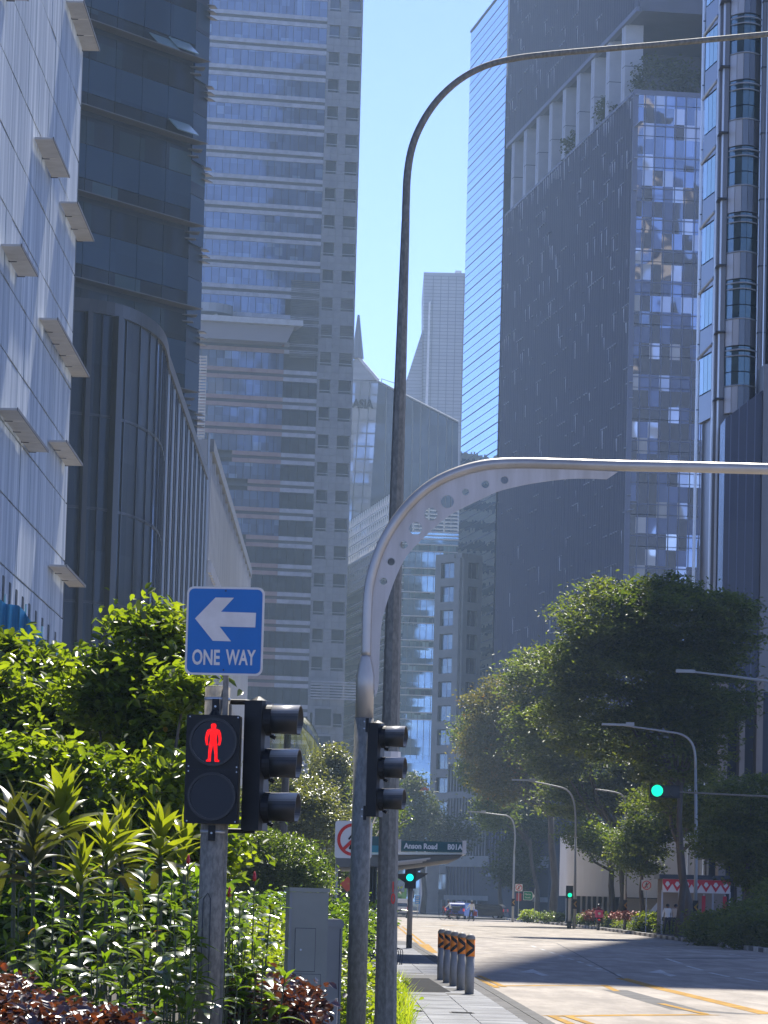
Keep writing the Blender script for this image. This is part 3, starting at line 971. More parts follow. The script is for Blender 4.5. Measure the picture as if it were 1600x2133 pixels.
# ---- G: dark faceted glass building with pyramid roof
M_ggl = glass_mat("pale_mirror_glass", [(0, (0.20, 0.21, 0.25)), (.5, (0.26, 0.27, 0.31)), (.8, (0.17, 0.19, 0.24))], (3.2, 4.0), 0.25, 0.08, 0.03, 0.02, 0.12)
M_gdk = glass_mat("grey_mirror_glass", [(0, (0.035, 0.045, 0.065)), (.5, (0.045, 0.055, 0.08)), (.8, (0.03, 0.04, 0.055))], (4.0, 4.0), 0.02, 0.08, 0.03, 0.022, 0.09, fior=1.25)
M_gline = mat("mullion_grey", (0.16, 0.17, 0.19), .5, .3)
M_gst = mat("pyramid_stone", (0.42, 0.40, 0.37), .7, col2=(.34, .32, .3), scale=.3, stretch=(.3, .3, 3))
DG = 760.0
def gp(x_, y_): 
    p = P(x_, y_, DG); return (p.x, p.z)
Gb = thing("office_tower", "faceted mirror glass tower lettered ASIA under a stone pyramid roof", "building", (0, DG, 0))
MB().slab([gp(715, 1500), gp(742, 1500), gp(788, 795), gp(735, 790), gp(722, 790)], 0, 1.2).build("pale_glass_face", M_ggl, Gb)
MB().slab([gp(742, 1500), gp(950, 1500), gp(955, 880), gp(788, 795)], .6, 40).build("dark_glass_face", M_gdk, Gb)
for x_ in (752, 771):
    a, b = gp(x_ - 33, 1300), gp(x_, 796)
    MB().tube([(a[0], -.05, a[1]), (b[0], -.05, b[1])], .12, 4).build("mullion", M_gline, Gb)
for i in range(17):
    y_ = 795 + i * 27
    a = gp(724, y_); b = gp(788 - (y_ - 795) * .065, y_ + 1)
    MB().box(a[0], b[0], -.1, -.02, a[1], a[1] + .28).build("transom", M_gline, Gb)
for i, x_ in enumerate((806, 824, 843, 861, 878, 896, 914, 932, 944)):
    a = gp(x_ - 8, 1300); b = gp(x_ - 1, 795 + (x_ - 788) * .51)
    MB().tube([(a[0], .5, a[1]), (b[0], .5, b[1])], .13, 4).build("mullion", M_gline, Gb)
a, b = gp(788, 794), gp(955, 879)
MB().tube([(a[0], .4, a[1]), (b[0], .4, b[1])], .25, 5).build("coping", M_gline, Gb)
b0, b1, ap = gp(698, 795), gp(788, 792), gp(745, 738)
cx, hw = (b0[0] + b1[0]) / 2, (b1[0] - b0[0]) / 2
MB().add([(cx - hw, 0, b1[1]), (cx + hw, 0, b1[1]), (cx + hw, 2 * hw, b1[1]), (cx - hw, 2 * hw, b1[1]), (ap[0], hw * .6, ap[1])],
         [(0, 1, 4), (1, 2, 4), (2, 3, 4), (3, 0, 4), (3, 2, 1, 0)]).build("pyramid_roof", M_gst, Gb)
MB().tube([(cx + hw, -.1, b1[1]), (ap[0], hw * .6 - .1, ap[1])], .35, 5).build("ridge_trim", M_wht, Gb)
s1 = gp(748, 652)
MB().tube([(ap[0], hw * .6, ap[1] - .5), (s1[0] - .1, hw * .6, s1[1])], [1.25, .22], 8).build("spire", M_gline, Gb)
t = text_mesh("ASIA", 2.35, mat("sign_letters", (0.006, 0.008, 0.015), .6, spec=.1), .2, .84, bold=.09)
p_ = gp(755.5, 849.5)
link("lettering", t, Gb, (p_[0], -.3, p_[1]), (0, R(1.5), 0))
pg = gp(800, 800)
MB().tube([(pg[0] - .5, 1, pg[1]), (pg[0] - .5, 1, pg[1] + 1.2), (pg[0] + 2.4, 1, pg[1] + .3)], .09, 5).build("roof_rail", M_gline, Gb)

# ---- I: pale far tower
M_ist = mat("pale_tiles", (0.40, 0.41, 0.43), .6, col2=(.34, .35, .38), scale=.25, stretch=(.3, .3, 2.5))
M_iln = mat("tile_joint", (0.22, 0.23, 0.26), .6)
DI = 950.0
def ip(x_, y_):
    p = P(x_, y_, DI); return (p.x, p.z)
I_ = thing("skyscraper", "pale windowless slab tower in the gap with a crane box on its roof", "building", (0, DI, 0))
MB().slab([ip(880, 1200), ip(985, 1200), ip(976, 569), ip(883, 567)], 0, 45).build("slab", M_ist, I_)
MB().slab([ip(835, 1200), ip(880.5, 1200), ip(881, 683), ip(845, 795)], 2, 40).build("sloping_wing", M_ist, I_)
a, b, c = ip(893, 640), ip(897, 655), ip(892, 900)
MB().slab([ip(884, 900), ip(890, 900), ip(897, 628), ip(893, 632)], -1.0, -.05).build("vertical_fin", M_wht, I_)
ln = MB()
for i in range(46):
    y_ = 575 + i * 7.2
    a = ip(883 - (y_ - 575) * .02, y_); b = ip(974, y_ + 2.4)
    ln.box(a[0], b[0], -.12, -.02, a[1], a[1] + .13)
for i in range(42):
    y_ = 690 + i * 7.2
    a = ip(max(846, 880 - (y_ - 690) * .33), y_); b = ip(880, y_ + 1)
    ln.box(a[0], b[0], 1.88, 1.98, a[1], a[1] + .13)
for i in range(5):
    a = ip(893 + i * 16, 1000); b = ip(901 + i * 16, 576)
    ln.box((a[0] + b[0]) / 2, (a[0] + b[0]) / 2 + .16, -.12, -.02, a[1], b[1])
ln.build("tile_joints", M_iln, I_, kind="stuff")
a = ip(957, 567)
cr = bpy.data.objects.new("maintenance_crane", None); COL.objects.link(cr); cr.parent = I_; cr.location = (a[0], 3, a[1])
pbox("cab", M_wht, cr, -1.0, .6, 0, 1.5, -.3, .9)
pbox("jib", M_alu, cr, -2.0, 2.2, .3, .6, -.2, .15)

# ---- K: blue mirror tower
M_kgl = glass_mat("blue_mirror_glass", [(0, (0.05, 0.12, 0.17)), (.5, (0.06, 0.14, 0.2)), (.85, (0.04, 0.1, 0.15))], (1.35, 1.35), 0.75, 0.03, 0.010, 0.008, 0.05, tint=(.74, .90, .98), ax=(0, 1, 0))
M_kln = mat("blue_mullion", (0.05, 0.08, 0.11), .5)
RL = R(-81.66)
FK = (11.8, 602.0, 0)
zk = (1878 - 45) / 8000 * 602 + 1.65
sk = 33.0
K = thing("glass_tower", "bright blue mirror glass tower with diagonal roofline left of the dark tower", "building", FK, RL)
MB().box(0, sk, .05, 30, 0, zk).build("glass_skin", M_kgl, K)
ln = MB()
for i in range(int(zk / 1.35)):
    z_ = i * 1.35
    if z_ > 18: ln.box(-.02, sk + .02, .03, .06, z_, z_ + (.12 if i % 3 else .2))
for i in range(int(sk / .9) + 1):
    ln.box(i * .9, i * .9 + .06, .037, .06, 18, zk)
ln.build("mullions", M_kln, K, kind="stuff")
pbox("coping", M_kln, K, -.2, sk + .2, -.1, 1, zk, zk + .3)

# ---- L: dark screened tower with sky terrace
M_lsc = mat("slate_screen", (0.085, 0.092, 0.118), .55, .2, col2=(0.10, 0.105, 0.14), scale=.3)
M_lfn = mat("slate_fin", (0.155, 0.168, 0.225), .5, .2)
M_llt = mat("screen_reveal", (0.50, 0.53, 0.60), .5)  # pale tone for painted glints and lit column sides
M_lcol = mat("terrace_column", (0.40, 0.41, 0.45), .6, col2=(.46, .47, .5), scale=.4)
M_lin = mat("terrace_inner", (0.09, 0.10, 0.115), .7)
M_lgl = glass_mat("painted_reflection_glass", [(0, (0.015, 0.028, 0.06)), (.28, (0.05, 0.10, 0.24)), (.44, (0.008, 0.013, 0.025)), (.66, (0.09, 0.16, 0.36)), (.84, (0.42, 0.40, 0.37)), (.94, (.58, .56, .54))], (1.3, 1.97), 0.28, 0.03, 0.03, 0.012, 0.16, tint=(.85, .88, .98), ax=(.99, .145, 0))  # sky and facade reflections partly painted in as pane body colours
cL = Vector((29.9, 470.0)); axL = Vector((math.cos(RL), math.sin(RL)))
LL = 91.0
FL = (cL.x - axL.x * LL, cL.y - axL.y * LL, 0)
L = thing("skyscraper", "dark slate screened skyscraper with open column terrace and garden", "building", FL, RL)
z1, z2 = 102.4, 112.7
zu = 150
MB().box(0, LL, .25, 60, 0, z1).build("lower_volume", M_lsc, L)
MB().box(0, LL, .25, 60, z2, zu).build("upper_volume", M_lsc, L)
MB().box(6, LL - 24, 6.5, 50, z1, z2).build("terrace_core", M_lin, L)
pbox("terrace_edge", M_lfn, L, 0, LL, -.05, .6, z1, z1 + .35)
pbox("terrace_soffit_edge", M_lfn, L, 0, LL, -.12, .6, z2 - .1, z2 + .5)
for i in range(9):
    s_ = 4.5 + i * (LL - 7.5) / 8.6
    c = bpy.data.objects.new("column", None); COL.objects.link(c); c.parent = L; c.location = (s_, .9, z1)
    pbox("shaft", M_lcol, c, -1.0, 1.0, -.7, 1.6, 0, z2 - z1)
    pbox("joint", M_lin, c, -1.01, 1.01, -.72, 1.0, 4.9, 4.98)
    pbox("painted_lit_edge", M_llt, c, -1.02, -.55, -.74, -.71, 0, z2 - z1)  # lit left side of the column painted as a paler strip
fins, rails, glints = MB(), MB(), MB()
rl = random.Random(11)
nf = 62
for i in range(nf):
    s_ = .5 + i * (LL - 1) / (nf - 1)
    for za, zb in ((4, z1), (z2 + .5, zu)):
        z_ = za
        while z_ < zb:
            h = rl.choice((4, 6, 8, 12, 16))
            zt = min(z_ + h, zb)
            o = rl.choice((0, 0, .28, -.2))
            fins.box(s_ + o - .07, s_ + o + .07, -.18, .3, z_, zt - .05)
            up_ = (z_ > 60)
            if rl.random() < .5:
                rails.box(s_ - .2, s_ + rl.choice((1.3, 1.3, 2.8, 4.2)), -.15, .28, zt - .12, zt)
            if rl.random() < (.62 if z_ > 80 else .45 if up_ else .15):
                # tapered pale piece, its glint put into the colour
                hh = rl.uniform(1.0, 2.6)
                glints.add([(s_ + .15, -.02, zt - .2), (s_ + .62, -.02, zt - .2), (s_ + .3, .02, zt - .2 - hh), (s_ + .15, .2, zt - .2), (s_ + .62, .2, zt - .2), (s_ + .3, .22, zt - .2 - hh)],
                         [(0, 2, 1), (3, 4, 5), (0, 1, 4, 3), (1, 2, 5, 4), (2, 0, 3, 5)])
            z_ = zt
M_lrl = mat("slate_rail", (0.27, 0.29, 0.36), .5, .1)
fins.build("screen_fins", M_lfn, L, kind="stuff")
rails.build("screen_rails", M_lrl, L, kind="stuff")
glints.build("screen_glints", M_llt, L, kind="stuff")
# front glass face
fr = bpy.data.objects.new("front_face", None); COL.objects.link(fr); fr.parent = L; fr.location = (LL, 0, 0); fr.rotation_euler = (0, 0, R(90))
pan = []
zt = z1 - .3
r_ = 0
while zt > 30:
    for (h) in (1.3, 2.64):
        for i in range(9):
            wv = .9 if i == 0 else 1.27
            a = .35 + (0 if i == 0 else .95 + (i - 1) * 1.3)
            pan.append((a, a + wv, -.12, -.02, zt - h + .06, zt - .03))
        zt -= h
pieces("window_pane", M_lgl, fr, pan, 300)
mb = MB()
MB().box(-.3, 12, -.0, .2, 0, z1).build("glass_backing", M_lin, fr)
pbox("corner_mullion", M_lfn, fr, -.3, .3, -.3, .0, 0, z1 + .3)
pbox("parapet", M_lfn, fr, -.3, 12, -.2, .1, z1 - .25, z1 + .25)
z_ = z1 - .3
zl = MB()
while z_ > 30:
    zl.box(.3, 12, -.2, -.02, z_ - .06, z_ + .08); z_ -= 3.94
zl.build("transoms", M_lfn, fr, kind="stuff")
for i in range(9):
    a = .32 + (0 if i == 0 else .95 + (i - 1) * 1.3) - .03
    pbox("mullion", M_lfn, fr, a - .05, a + .05, -.22, -.02, 30, z1 - .3)

# ---- M: bronze curved tower on the right
M_mbz = mat("bronze_panel", (0.15, 0.14, 0.135), .38, .55, col2=(0.19, 0.175, 0.165), scale=.5, stretch=(1, 1, .2))
M_mlt = mat("bright_trim", (0.75, 0.73, 0.70), .3, .7)
M_mpan = mat("grey_spandrel", (0.16, 0.165, 0.17), .3, .5)
M_mpale = mat("lit_spandrel", (0.62, 0.60, 0.58), .4, .2)  # sky reflection on the left panels put into a paler colour
M_mgl = glass_mat("green_glass", [(0, (0.012, 0.03, 0.032)), (.4, (0.02, 0.045, 0.045)), (.75, (0.03, 0.06, 0.06))], (.62, 1.6), .08, .04, .01, .006, .5, tint=(.7, .9, .88))
M_mglb = glass_mat("sky_glass", [(0, (0.06, 0.12, 0.14)), (.5, (0.08, 0.15, 0.17))], (.62, 1.6), .16, .04, .005, .004, .5, tint=(.7, .85, .88))
Mt = thing("office_tower", "bronze clad curved office tower rising at the right edge", "building", (0, 0, 0))
u_ = 8000 / 237.0
def mx(px_, py_=200, Y=237.0): return P(px_, py_, Y).x
XL = mx(1478); 
body = [(XL + .35, 242), (mx(1500), 238.6), (mx(1512), 237.6), (mx(1585), 237.6), (mx(1620), 236.5), (33, 236), (40, 240), (44, 250), (44, 290), (XL * 290 / 242 + 1.0, 290), (XL * 247 / 242 + .35, 247.2)]
MB().prism(body, 0, 203).build("tower_body", M_mbz, Mt)
# bright vertical trims and piers
for a, b, Y, m_ in ((1476, 1480, 242.5, M_mlt), (1497, 1499.5, 238.2, M_mlt), (1505, 1508, 237.2, M_mlt), (1499.5, 1505, 237.9, M_mbz), (1508, 1517, 237.0, M_mbz), (1582, 1584.5, 237.0, M_mlt), (1585, 1600, 236.6, M_mbz), (1593, 1595, 236.3, M_mlt)):
    pbox("pier", m_, Mt, mx(a), mx(b), Y - .5, Y + .4, 3, 75)
rz = [P(1540, y_, 236.5).z for y_ in (44, 181)]
flM = rz[0] - rz[1]
xa, xb = mx(1518, 200), mx(1581, 200)
nb = 5
def bayx(t): return xa + (xb - xa) * t
def bayy(t): return 236.6 - 1.15 * math.sin(math.pi * min(1, t * .9 + .04)) + .9 * t * 0
for k in range(-1, 6):
    zt = rz[0] - k * flM
    for i in range(nb):
        t0, t1 = i / nb, (i + 1) / nb
        x0, y0, x1, y1 = bayx(t0), bayy(t0), bayx(t1), bayy(t1)
        g_ = .012
        def pan_(nm, m_, za, zb, o=0.0):
            MB().prism([(x0 + g_, y0 - o), (x1 - g_, y1 - o), (x1 - g_, y1 + .3), (x0 + g_, y0 + .3)], za, zb).build(nm, m_, Mt)
        gm = M_mglb if i == 0 else M_mgl
        pan_("window_pane", gm, zt - 1.3, zt + .25)
        pan_("window_pane", gm, zt - 2.15, zt - 1.36)
        pan_("lit_spandrel_panel" if i < 2 else "spandrel_panel", M_mpale if i < 2 else M_mpan, zt - flM + .32, zt - 2.25, .05)
    pts = [(bayx(i / 10), bayy(i / 10) - .35, zt) for i in range(11)]
    MB().tube(pts, .055, 6).build("sunshade_rail", M_alu, Mt, smooth=True)
    pts = [(bayx(i / 10), bayy(i / 10) - .22, zt - .35) for i in range(11)]
    MB().tube(pts, .045, 6).build("sunshade_rail", M_alu, Mt, smooth=True)
    pts = [(bayx(i / 10), bayy(i / 10) - .08, zt - 2.2) for i in range(11)]
    MB().tube(pts, .05, 6).build("sill_rail", M_alu, Mt, smooth=True)
    # narrow grazing bay on the left flank
    for i in range(3):
        a0, a1 = mx(1481 + i * 5.3), mx(1486 + i * 5.3)
        yy0, yy1 = 241.6 - i * 1.1, 240.6 - i * 1.1
        MB().prism([(a0, yy0), (a1, yy1), (a1 + .2, yy1 + .4), (a0 + .2, yy0 + .4)], zt - 2.1, zt + .2).build("window_pane", M_mglb if i == 0 else M_mgl, Mt)
        MB().prism([(a0 - .02, yy0 - .05), (a1, yy1 - .05), (a1 + .2, yy1 + .4), (a0 + .2, yy0 + .4)], zt - flM + .3, zt - 2.2).build("spandrel_panel", M_mpan, Mt)
    MB().tube([(mx(1478), 242, zt + .3), (mx(1488), 240.0, zt + .55), (mx(1497), 238.2, zt + .75)], .10, 6).build("sunshade_rail", M_alu, Mt)
    for a, b in ((1497, 1517), (1583, 1600), (1476, 1481)):
        pbox("pier_joint", M_darkm, Mt, mx(a), mx(b), 236.0 if a > 1490 else 241.95, 237.5 if a > 1490 else 242, zt - 3.0, zt - 2.94)
# lower recessed windows and glazed annex
zb = rz[0] - 5.35 * flM
pbox("lower_recess", M_mbz, Mt, mx(1516), mx(1582), 236.7, 237.5, 3, zb)
for i in range(3):
    for j in range(5):
        a = mx(1521, 800) + i * .42
        zz_ = zb - 1.4 - j * 1.55
        pbox("window_pane", M_mgl, Mt, a, a + .38, 236.5, 236.68, zz_ - 1.45, zz_)
        pbox("lattice", M_alu, Mt, a - .03, a, 236.45, 236.7, zz_ - 1.5, zz_)
M_ann = glass_mat("annex_glass", [(0, (0.06, 0.062, 0.085)), (.5, (0.072, 0.074, 0.095))], (3, 5), .0, .25, .01, .003, .2, fior=1.25)
a0, a1 = P(1514, 900, 231.0), P(1582, 830, 231.0)
An = thing("glass_annex", "tall grey glazed annex in front of the bronze tower with sloping top", "building", (0, 0, 0))
zl_ = P(1514, 872, 231.0).z; zr_ = P(1582, 812, 231.0).z
MB().slab([(a0.x - .1, 2), (a1.x + .2, 2), (a1.x + .2, zr_), (a0.x - .1, zl_)], 231.0, 234.5).build("glass_wall", M_ann, An)
for i in range(4):
    x_ = a0.x + (a1.x - a0.x) * (i + .5) / 4
    MB().slab([(x_ - .03, 2), (x_ + .03, 2), (x_ + .03, zl_ + (zr_ - zl_) * (i + .5) / 4), (x_ - .03, zl_ + (zr_ - zl_) * (i + .5) / 4)], 230.96, 230.98).build("mullion", M_lfn, An)
pbox("side_pier", M_mbz, An, a1.x + .2, a1.x + 2.2, 230.6, 234, 2, P(1590, 760, 231).z)
pbox("side_trim", M_mlt, An, a1.x + .9, a1.x + .98, 230.5, 230.58, 2, P(1590, 890, 231).z)
# stone base piers of the tower behind the trees
M_bst = mat("warm_stone", (0.26, 0.23, 0.20), .7, col2=(.32, .285, .25), scale=.8)
for x_, wd in ((1500, 14), (1540, 10), (1575, 12)):
    p = P(x_, 1600, 226.0)
    pbox("stone_pier", M_bst, An, p.x, p.x + wd / 33.0, 226, 228, 0.1, P(x_, 1410, 226).z)
pbox("entrance_wall", M_darkm, An, P(1480, 1600, 229).x, 38, 229, 230.4, .1, P(1500, 1440, 229).z)

# ---- J: stone corner tower with square windows, and its colonnaded wing
M_jst = mat("grey_green_stone", (0.17, 0.18, 0.17), .65, col2=(0.21, 0.215, 0.205), scale=.6, detail=6)
M_jdk = mat("window_recess", (0.035, 0.04, 0.045), .6)
M_jgl = glass_mat("office_glass", [(0, (0.05, 0.09, 0.10)), (.4, (0.10, 0.16, 0.17)), (.7, (0.03, 0.05, 0.06)), (.9, (.16, .22, .22))], (.85, 1.0), .10, .05, .01, .005, .5)
cJ = P(949, 1700, 480.0)
J = thing("stone_tower", "narrow grey stone corner tower with one column of square windows on each face", "building", (0, 0, 0))
zj = P(963, 1152, 480.0).z
dl = Vector((-.636, .772)); dr = Vector((.62, .785))
pl_ = Vector((cJ.x, 480.0))
qL = pl_ + dl * 4.7; qR = pl_ + dr * 3.9
MB().prism([tuple(pl_), tuple(qR), tuple(qR + dl * 4.7), tuple(qL)], 0, zj - .6).build("shaft", M_jdk, J)
MB().prism([tuple(pl_ + Vector((0, -.25))), tuple(qR + Vector((.25, 0))), tuple(qR + dl * 4.9), tuple(qL + Vector((-.25, 0)))], zj - .6, zj).build("cornice", M_jst, J)
def faceframe(o, d, name):
    e = bpy.data.objects.new(name, None); COL.objects.link(e); e.parent = J; e.location = (o.x, o.y, 0); e.rotation_euler = (0, 0, math.atan2(d.y, d.x)); return e
fl_ = faceframe(qL, -dl, "left_face"); fr_ = faceframe(pl_, dr, "right_face")
for e, W_ in ((fl_, 4.7), (fr_, 3.9)):
    wa, wb = (W_ * .24, W_ * .78)
    pbox("stone_pier", M_jst, e, 0.0, wa, -.35, -.02, 2, zj - .62)
    pbox("stone_pier", M_jst, e, wb, W_, -.35, -.02, 2, zj - .62)
    for k in range(14):
        zt = zj - 1.1 - k * 3.0
        pbox("stone_band", M_jst, e, wa, wb, -.35, -.02, zt + .02, zt + 1.02)
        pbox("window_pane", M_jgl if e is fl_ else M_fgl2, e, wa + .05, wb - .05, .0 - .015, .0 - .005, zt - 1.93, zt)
        pbox("window_head", M_jdk, e, wa, wb, -.30, -.05, zt - .08, zt)
        pbox("glazing_bar", M_alu, e, (wa + wb) / 2 - .03, (wa + wb) / 2 + .03, -.05, -.03, zt - 1.9, zt - .1)
# wing
Wg = thing("colonnaded_building", "low grey stone building with rows of tall narrow windows at the far corner", "building", (0, 0, 0))
w0 = P(908, 1900, 476.0); w1 = P(1058, 1900, 462.0)
an = math.atan2(w1.y - w0.y, w1.x - w0.x)
Wl = math.dist((w0.x, w0.y), (w1.x, w1.y))
we = bpy.data.objects.new("street_front", None); COL.objects.link(we); we.parent = Wg; we.location = (w0.x, w0.y, 0); we.rotation_euler = (0, 0, an)
zw = P(1000, 1565, 468).z
def zat(y_): return P(1000, y_, 468).z
pbox("wall", M_jdk, we, 1.9, Wl + 8, .4, 12, 0, zw)
for a, b in ((1565, 1590), (1648, 1662), (1702, 1722), (1783, 1806), (1866, 1876)):
    pbox("stone_band", M_jst, we, 1.9, Wl + 8, -.1, .38, zat(b), zat(a))
for i in range(14):
    x_ = 2.1 + i * .68
    pbox("stone_fin", M_jst, we, x_, x_ + .22, -.12, .36, zat(1783), zat(1590))
for i in range(8):
    x_ = 1.2 + i * 1.15
    pbox("column", M_jst, we, x_, x_ + .35, -.1, .3, 0, zat(1876))
pbox("dark_glass_bay", M_jdk, we, 1.9, Wl - 1.8, .1, .35, zat(1866), zat(1806))
M_pst = mat("pale_stone", (0.62, 0.57, 0.50), .7, col2=(.55, .50, .44), scale=1)
for i in range(9):
    pbox("mullion", M_lfn, we, 2.3 + i * .75, 2.36 + i * .75, .02, .09, zat(1866), zat(1806))
x0 = P(892, 1800, 472).x - w0.x; x1 = P(914, 1800, 472).x - w0.x
pbox("pale_stone_pylon", M_pst, we, x0, x1, -1.6, .2, 0, zat(1775))
pbox("pale_stone_pylon", M_fgrey, we, x0 - 1.6, x0 - .15, -.8, .2, 0, zat(1800))
pbox("dark_block", M_jdk, we, Wl - .6, Wl + 5.4, -2.5, .2, 0, zat(1690))
for i in range(9):
    x_ = Wl - .5 + i * .66
    pbox("vertical_bar", M_lfn, we, x_, x_ + .07, -2.62, -2.5, zat(1822), zat(1640))
pbox("entrance_beam", M_lfn, we, Wl - .8, Wl + 5, -2.8, -2.5, zat(1826), zat(1820))

# ---- H: white braced office block with cyan glass
M_hwh = mat("white_steel", (0.66, 0.67, 0.68), .5)
M_hgl = glass_mat("pale_office_glass", [(0, (0.10, 0.18, 0.20)), (.3, (0.20, 0.30, 0.31)), (.55, (0.05, 0.08, 0.11)), (.75, (0.28, 0.40, 0.40)), (.92, (.42, .56, .55))], (1.05, 1.35), .03, .05, .004, .001, .3, ax=(.99, .14, 0), fior=1.2)
M_hsd = glass_mat("side_office_glass", [(0, (0.10, 0.15, 0.20)), (.4, (0.16, 0.22, 0.28)), (.75, (0.06, 0.09, 0.13))], (2.0, 1.35), .3, .05, .012, .006, .2, ax=(0, 1, 0))
oH = P(836, 1300, 640.0); RH = R(7.5)
H = thing("office_building", "white braced office building with pale cyan windows behind the curved mast arm", "building", (oH.x, oH.y, 0), RH)
zh = P(836, 1132, 640).z
MB().box(0, 16, .3, 70, 0, zh).build("core", M_fdark, H)
flh = 50.3 / 8000 * 640
k = 0
zt = zh
pp_, sp_ = [], []
while zt > 30:
    for i in range(9):
        a = i * 1.06
        pp_.append((a + .03, a + 1.03, .1, .28, zt - flh + .1, zt - 1.25))
        sp_.append((a + .03, a + 1.03, .02, .28, zt - 1.12, zt - .12))
    pbox("white_ledge", M_hwh, H, -.1, 9.6, -.35, .25, zt - .1, zt + .06)
    pbox("white_ledge", M_hwh, H, -.1, 9.6, -.25, .25, zt - 1.24, zt - 1.12)
    zt -= flh
pieces("window_pane", M_hgl, H, pp_, 300)
pieces("spandrel_pane", M_hgl, H, sp_, 300)
for i in range(10):
    pbox("mullion", M_gline, H, i * 1.06 - .05, i * 1.06 + .02, -.02, .2, 25, zh)
# roof pergola
for i in range(9):
    z_ = zh + .8 + i * .62
    pbox("roof_louvre", M_hwh, H, 1.5 + .0 * i, 9.6, -.2 + .1 * i, .2 + .1 * i, z_, z_ + .22)
for i in range(4):
    pbox("roof_post", M_hwh, H, 1.6 + i * 2.6, 1.8 + i * 2.6, 0.5, .8, zh, zh + 6.2)
# side face runs back to the left; cell from perspective lines
hs = bpy.data.objects.new("side_face", None); COL.objects.link(hs); hs.parent = H; hs.location = (0, 0, 0); hs.rotation_euler = (0, 0, R(-81.66) - RH)
Ls = 80.0
hs.location = Matrix.Rotation(-RH, 4, 'Z') @ Vector((-math.cos(R(-81.66)) * Ls, -math.sin(R(-81.66)) * Ls, 0))
MB().box(0, Ls, .25, 10, 0, zh + 2).build("side_wall", M_hsd, hs)
zt = zh + 1.5; k = 0
lt = MB(); lat = MB()
while zt > 20:
    lt.box(0, Ls, -.5, .2, zt - .1, zt + .12)
    lt.box(0, Ls, -.3, .2, zt - 1.3, zt - 1.15)
    zt -= flh
for r_ in range(8):
    z_ = zh + 8.0 - r_ * 1.7
    lt.box(0, Ls, -.5, -.3, z_, z_ + .22)
    for i in range(34):
        a = i * Ls / 34
        lat.add([(a, -.48, z_ + .2), (a + .35, -.48, z_ + .2), (a + 1.5, -.48, z_ + 1.7), (a + 1.15, -.48, z_ + 1.7), (a, -.36, z_ + .2), (a + .35, -.36, z_ + .2), (a + 1.5, -.36, z_ + 1.7), (a + 1.15, -.36, z_ + 1.7)],
                [(0, 1, 2, 3), (7, 6, 5, 4), (0, 4, 5, 1), (1, 5, 6, 2), (2, 6, 7, 3), (3, 7, 4, 0)])
        lat.box(a + 1.5, a + 1.75, -.46, -.38, z_ + .2, z_ + 1.7)
lt.build("floor_bands", M_hwh, hs, kind="stuff")
lat.build("roof_lattice", M_hwh, hs, kind="stuff")

# ---- N: white drum building behind the trees
N = thing("white_building", "curved white walled low building glimpsed between the tree trunks", "building", (0, 0, 0))
M_nw = mat("white_render", (0.72, 0.71, 0.69), .6, col2=(.66, .65, .63), scale=.3)
a = P(1184, 1860, 300); b = P(1290, 1760, 300)
cxN = a.x + 3.2
MB().prism([(cxN + 3.2 * math.cos(t), 305 + 3.2 * math.sin(t)) for t in [R(180 + i * 9) for i in range(11)]] + [(cxN + 16, 301.8), (cxN + 16, 315), (cxN - 3.2, 315)], P(1200, 1866, 300).z, P(1200, 1752, 300).z + .6).build("curved_wall", M_nw, N)
for i in range(9):
    x_ = a.x + .3 + i * .42
    pbox("column", M_lcol, N, x_, x_ + .14, 303.5, 303.8, .1, P(1200, 1864, 300).z)
pbox("back_wall", M_darkm, N, a.x + .1, a.x + 14, 304.5, 306, .1, P(1200, 1866, 300).z)
pbox("beige_wall", mat("beige_wall", (.5, .44, .38), .8), N, a.x + 4.2, a.x + 16, 303, 304, .1, P(1200, 1868, 300).z)

# ---- unseen office blocks, added and sized to be mirrored in the glass towers
M_c1 = mat("added_beige_block", (0.52, 0.45, 0.36), .8, col2=(.45, .38, .3), scale=.05)
M_c2 = mat("added_dark_block", (0.06, 0.07, 0.09), .3)
def mirrored_block(x0, x1, y0, y1, h, m_, lab, bands=True):
    c = thing("added_mirror_block", lab, "building", (x0, y0, 0))
    MB().box(0, x1 - x0, 0, y1 - y0, 0, h).build("wall", m_, c)
    mb = MB(); z_ = 5
    while z_ < h - 3:
        mb.box(-.1, x1 - x0 + .1, -.1, y1 - y0 + .1, z_, z_ + 1.6); z_ += 3.8
    mb.build("window_bands", M_c2, c, kind="stuff")
mirrored_block(-34, -8, 700, 760, 84, M_c1, "unseen beige block added for reflections, hidden behind the banded skyscraper")
mirrored_block(-70, -38, 640, 700, 70, M_c2, "unseen dark block added for reflections, hidden behind the banded skyscraper")
mirrored_block(64, 104, 298, 312, 104, M_c2, "broad dark block added for reflections, outside the frame behind the bronze tower")
mirrored_block(80, 87, 290, 296, 150, M_c1, "slim beige tower added for reflections, outside the frame on the right")
mirrored_block(88, 93, 288, 296, 122, M_c1, "beige block added for reflections, outside the frame on the right")
mirrored_block(70, 77, 290, 296, 92, M_c1, "low beige block added for reflections, outside the frame on the right")
mirrored_block(126, 150, 160, 190, 150, M_c2, "dark tower added for reflections, outside the frame on the right")
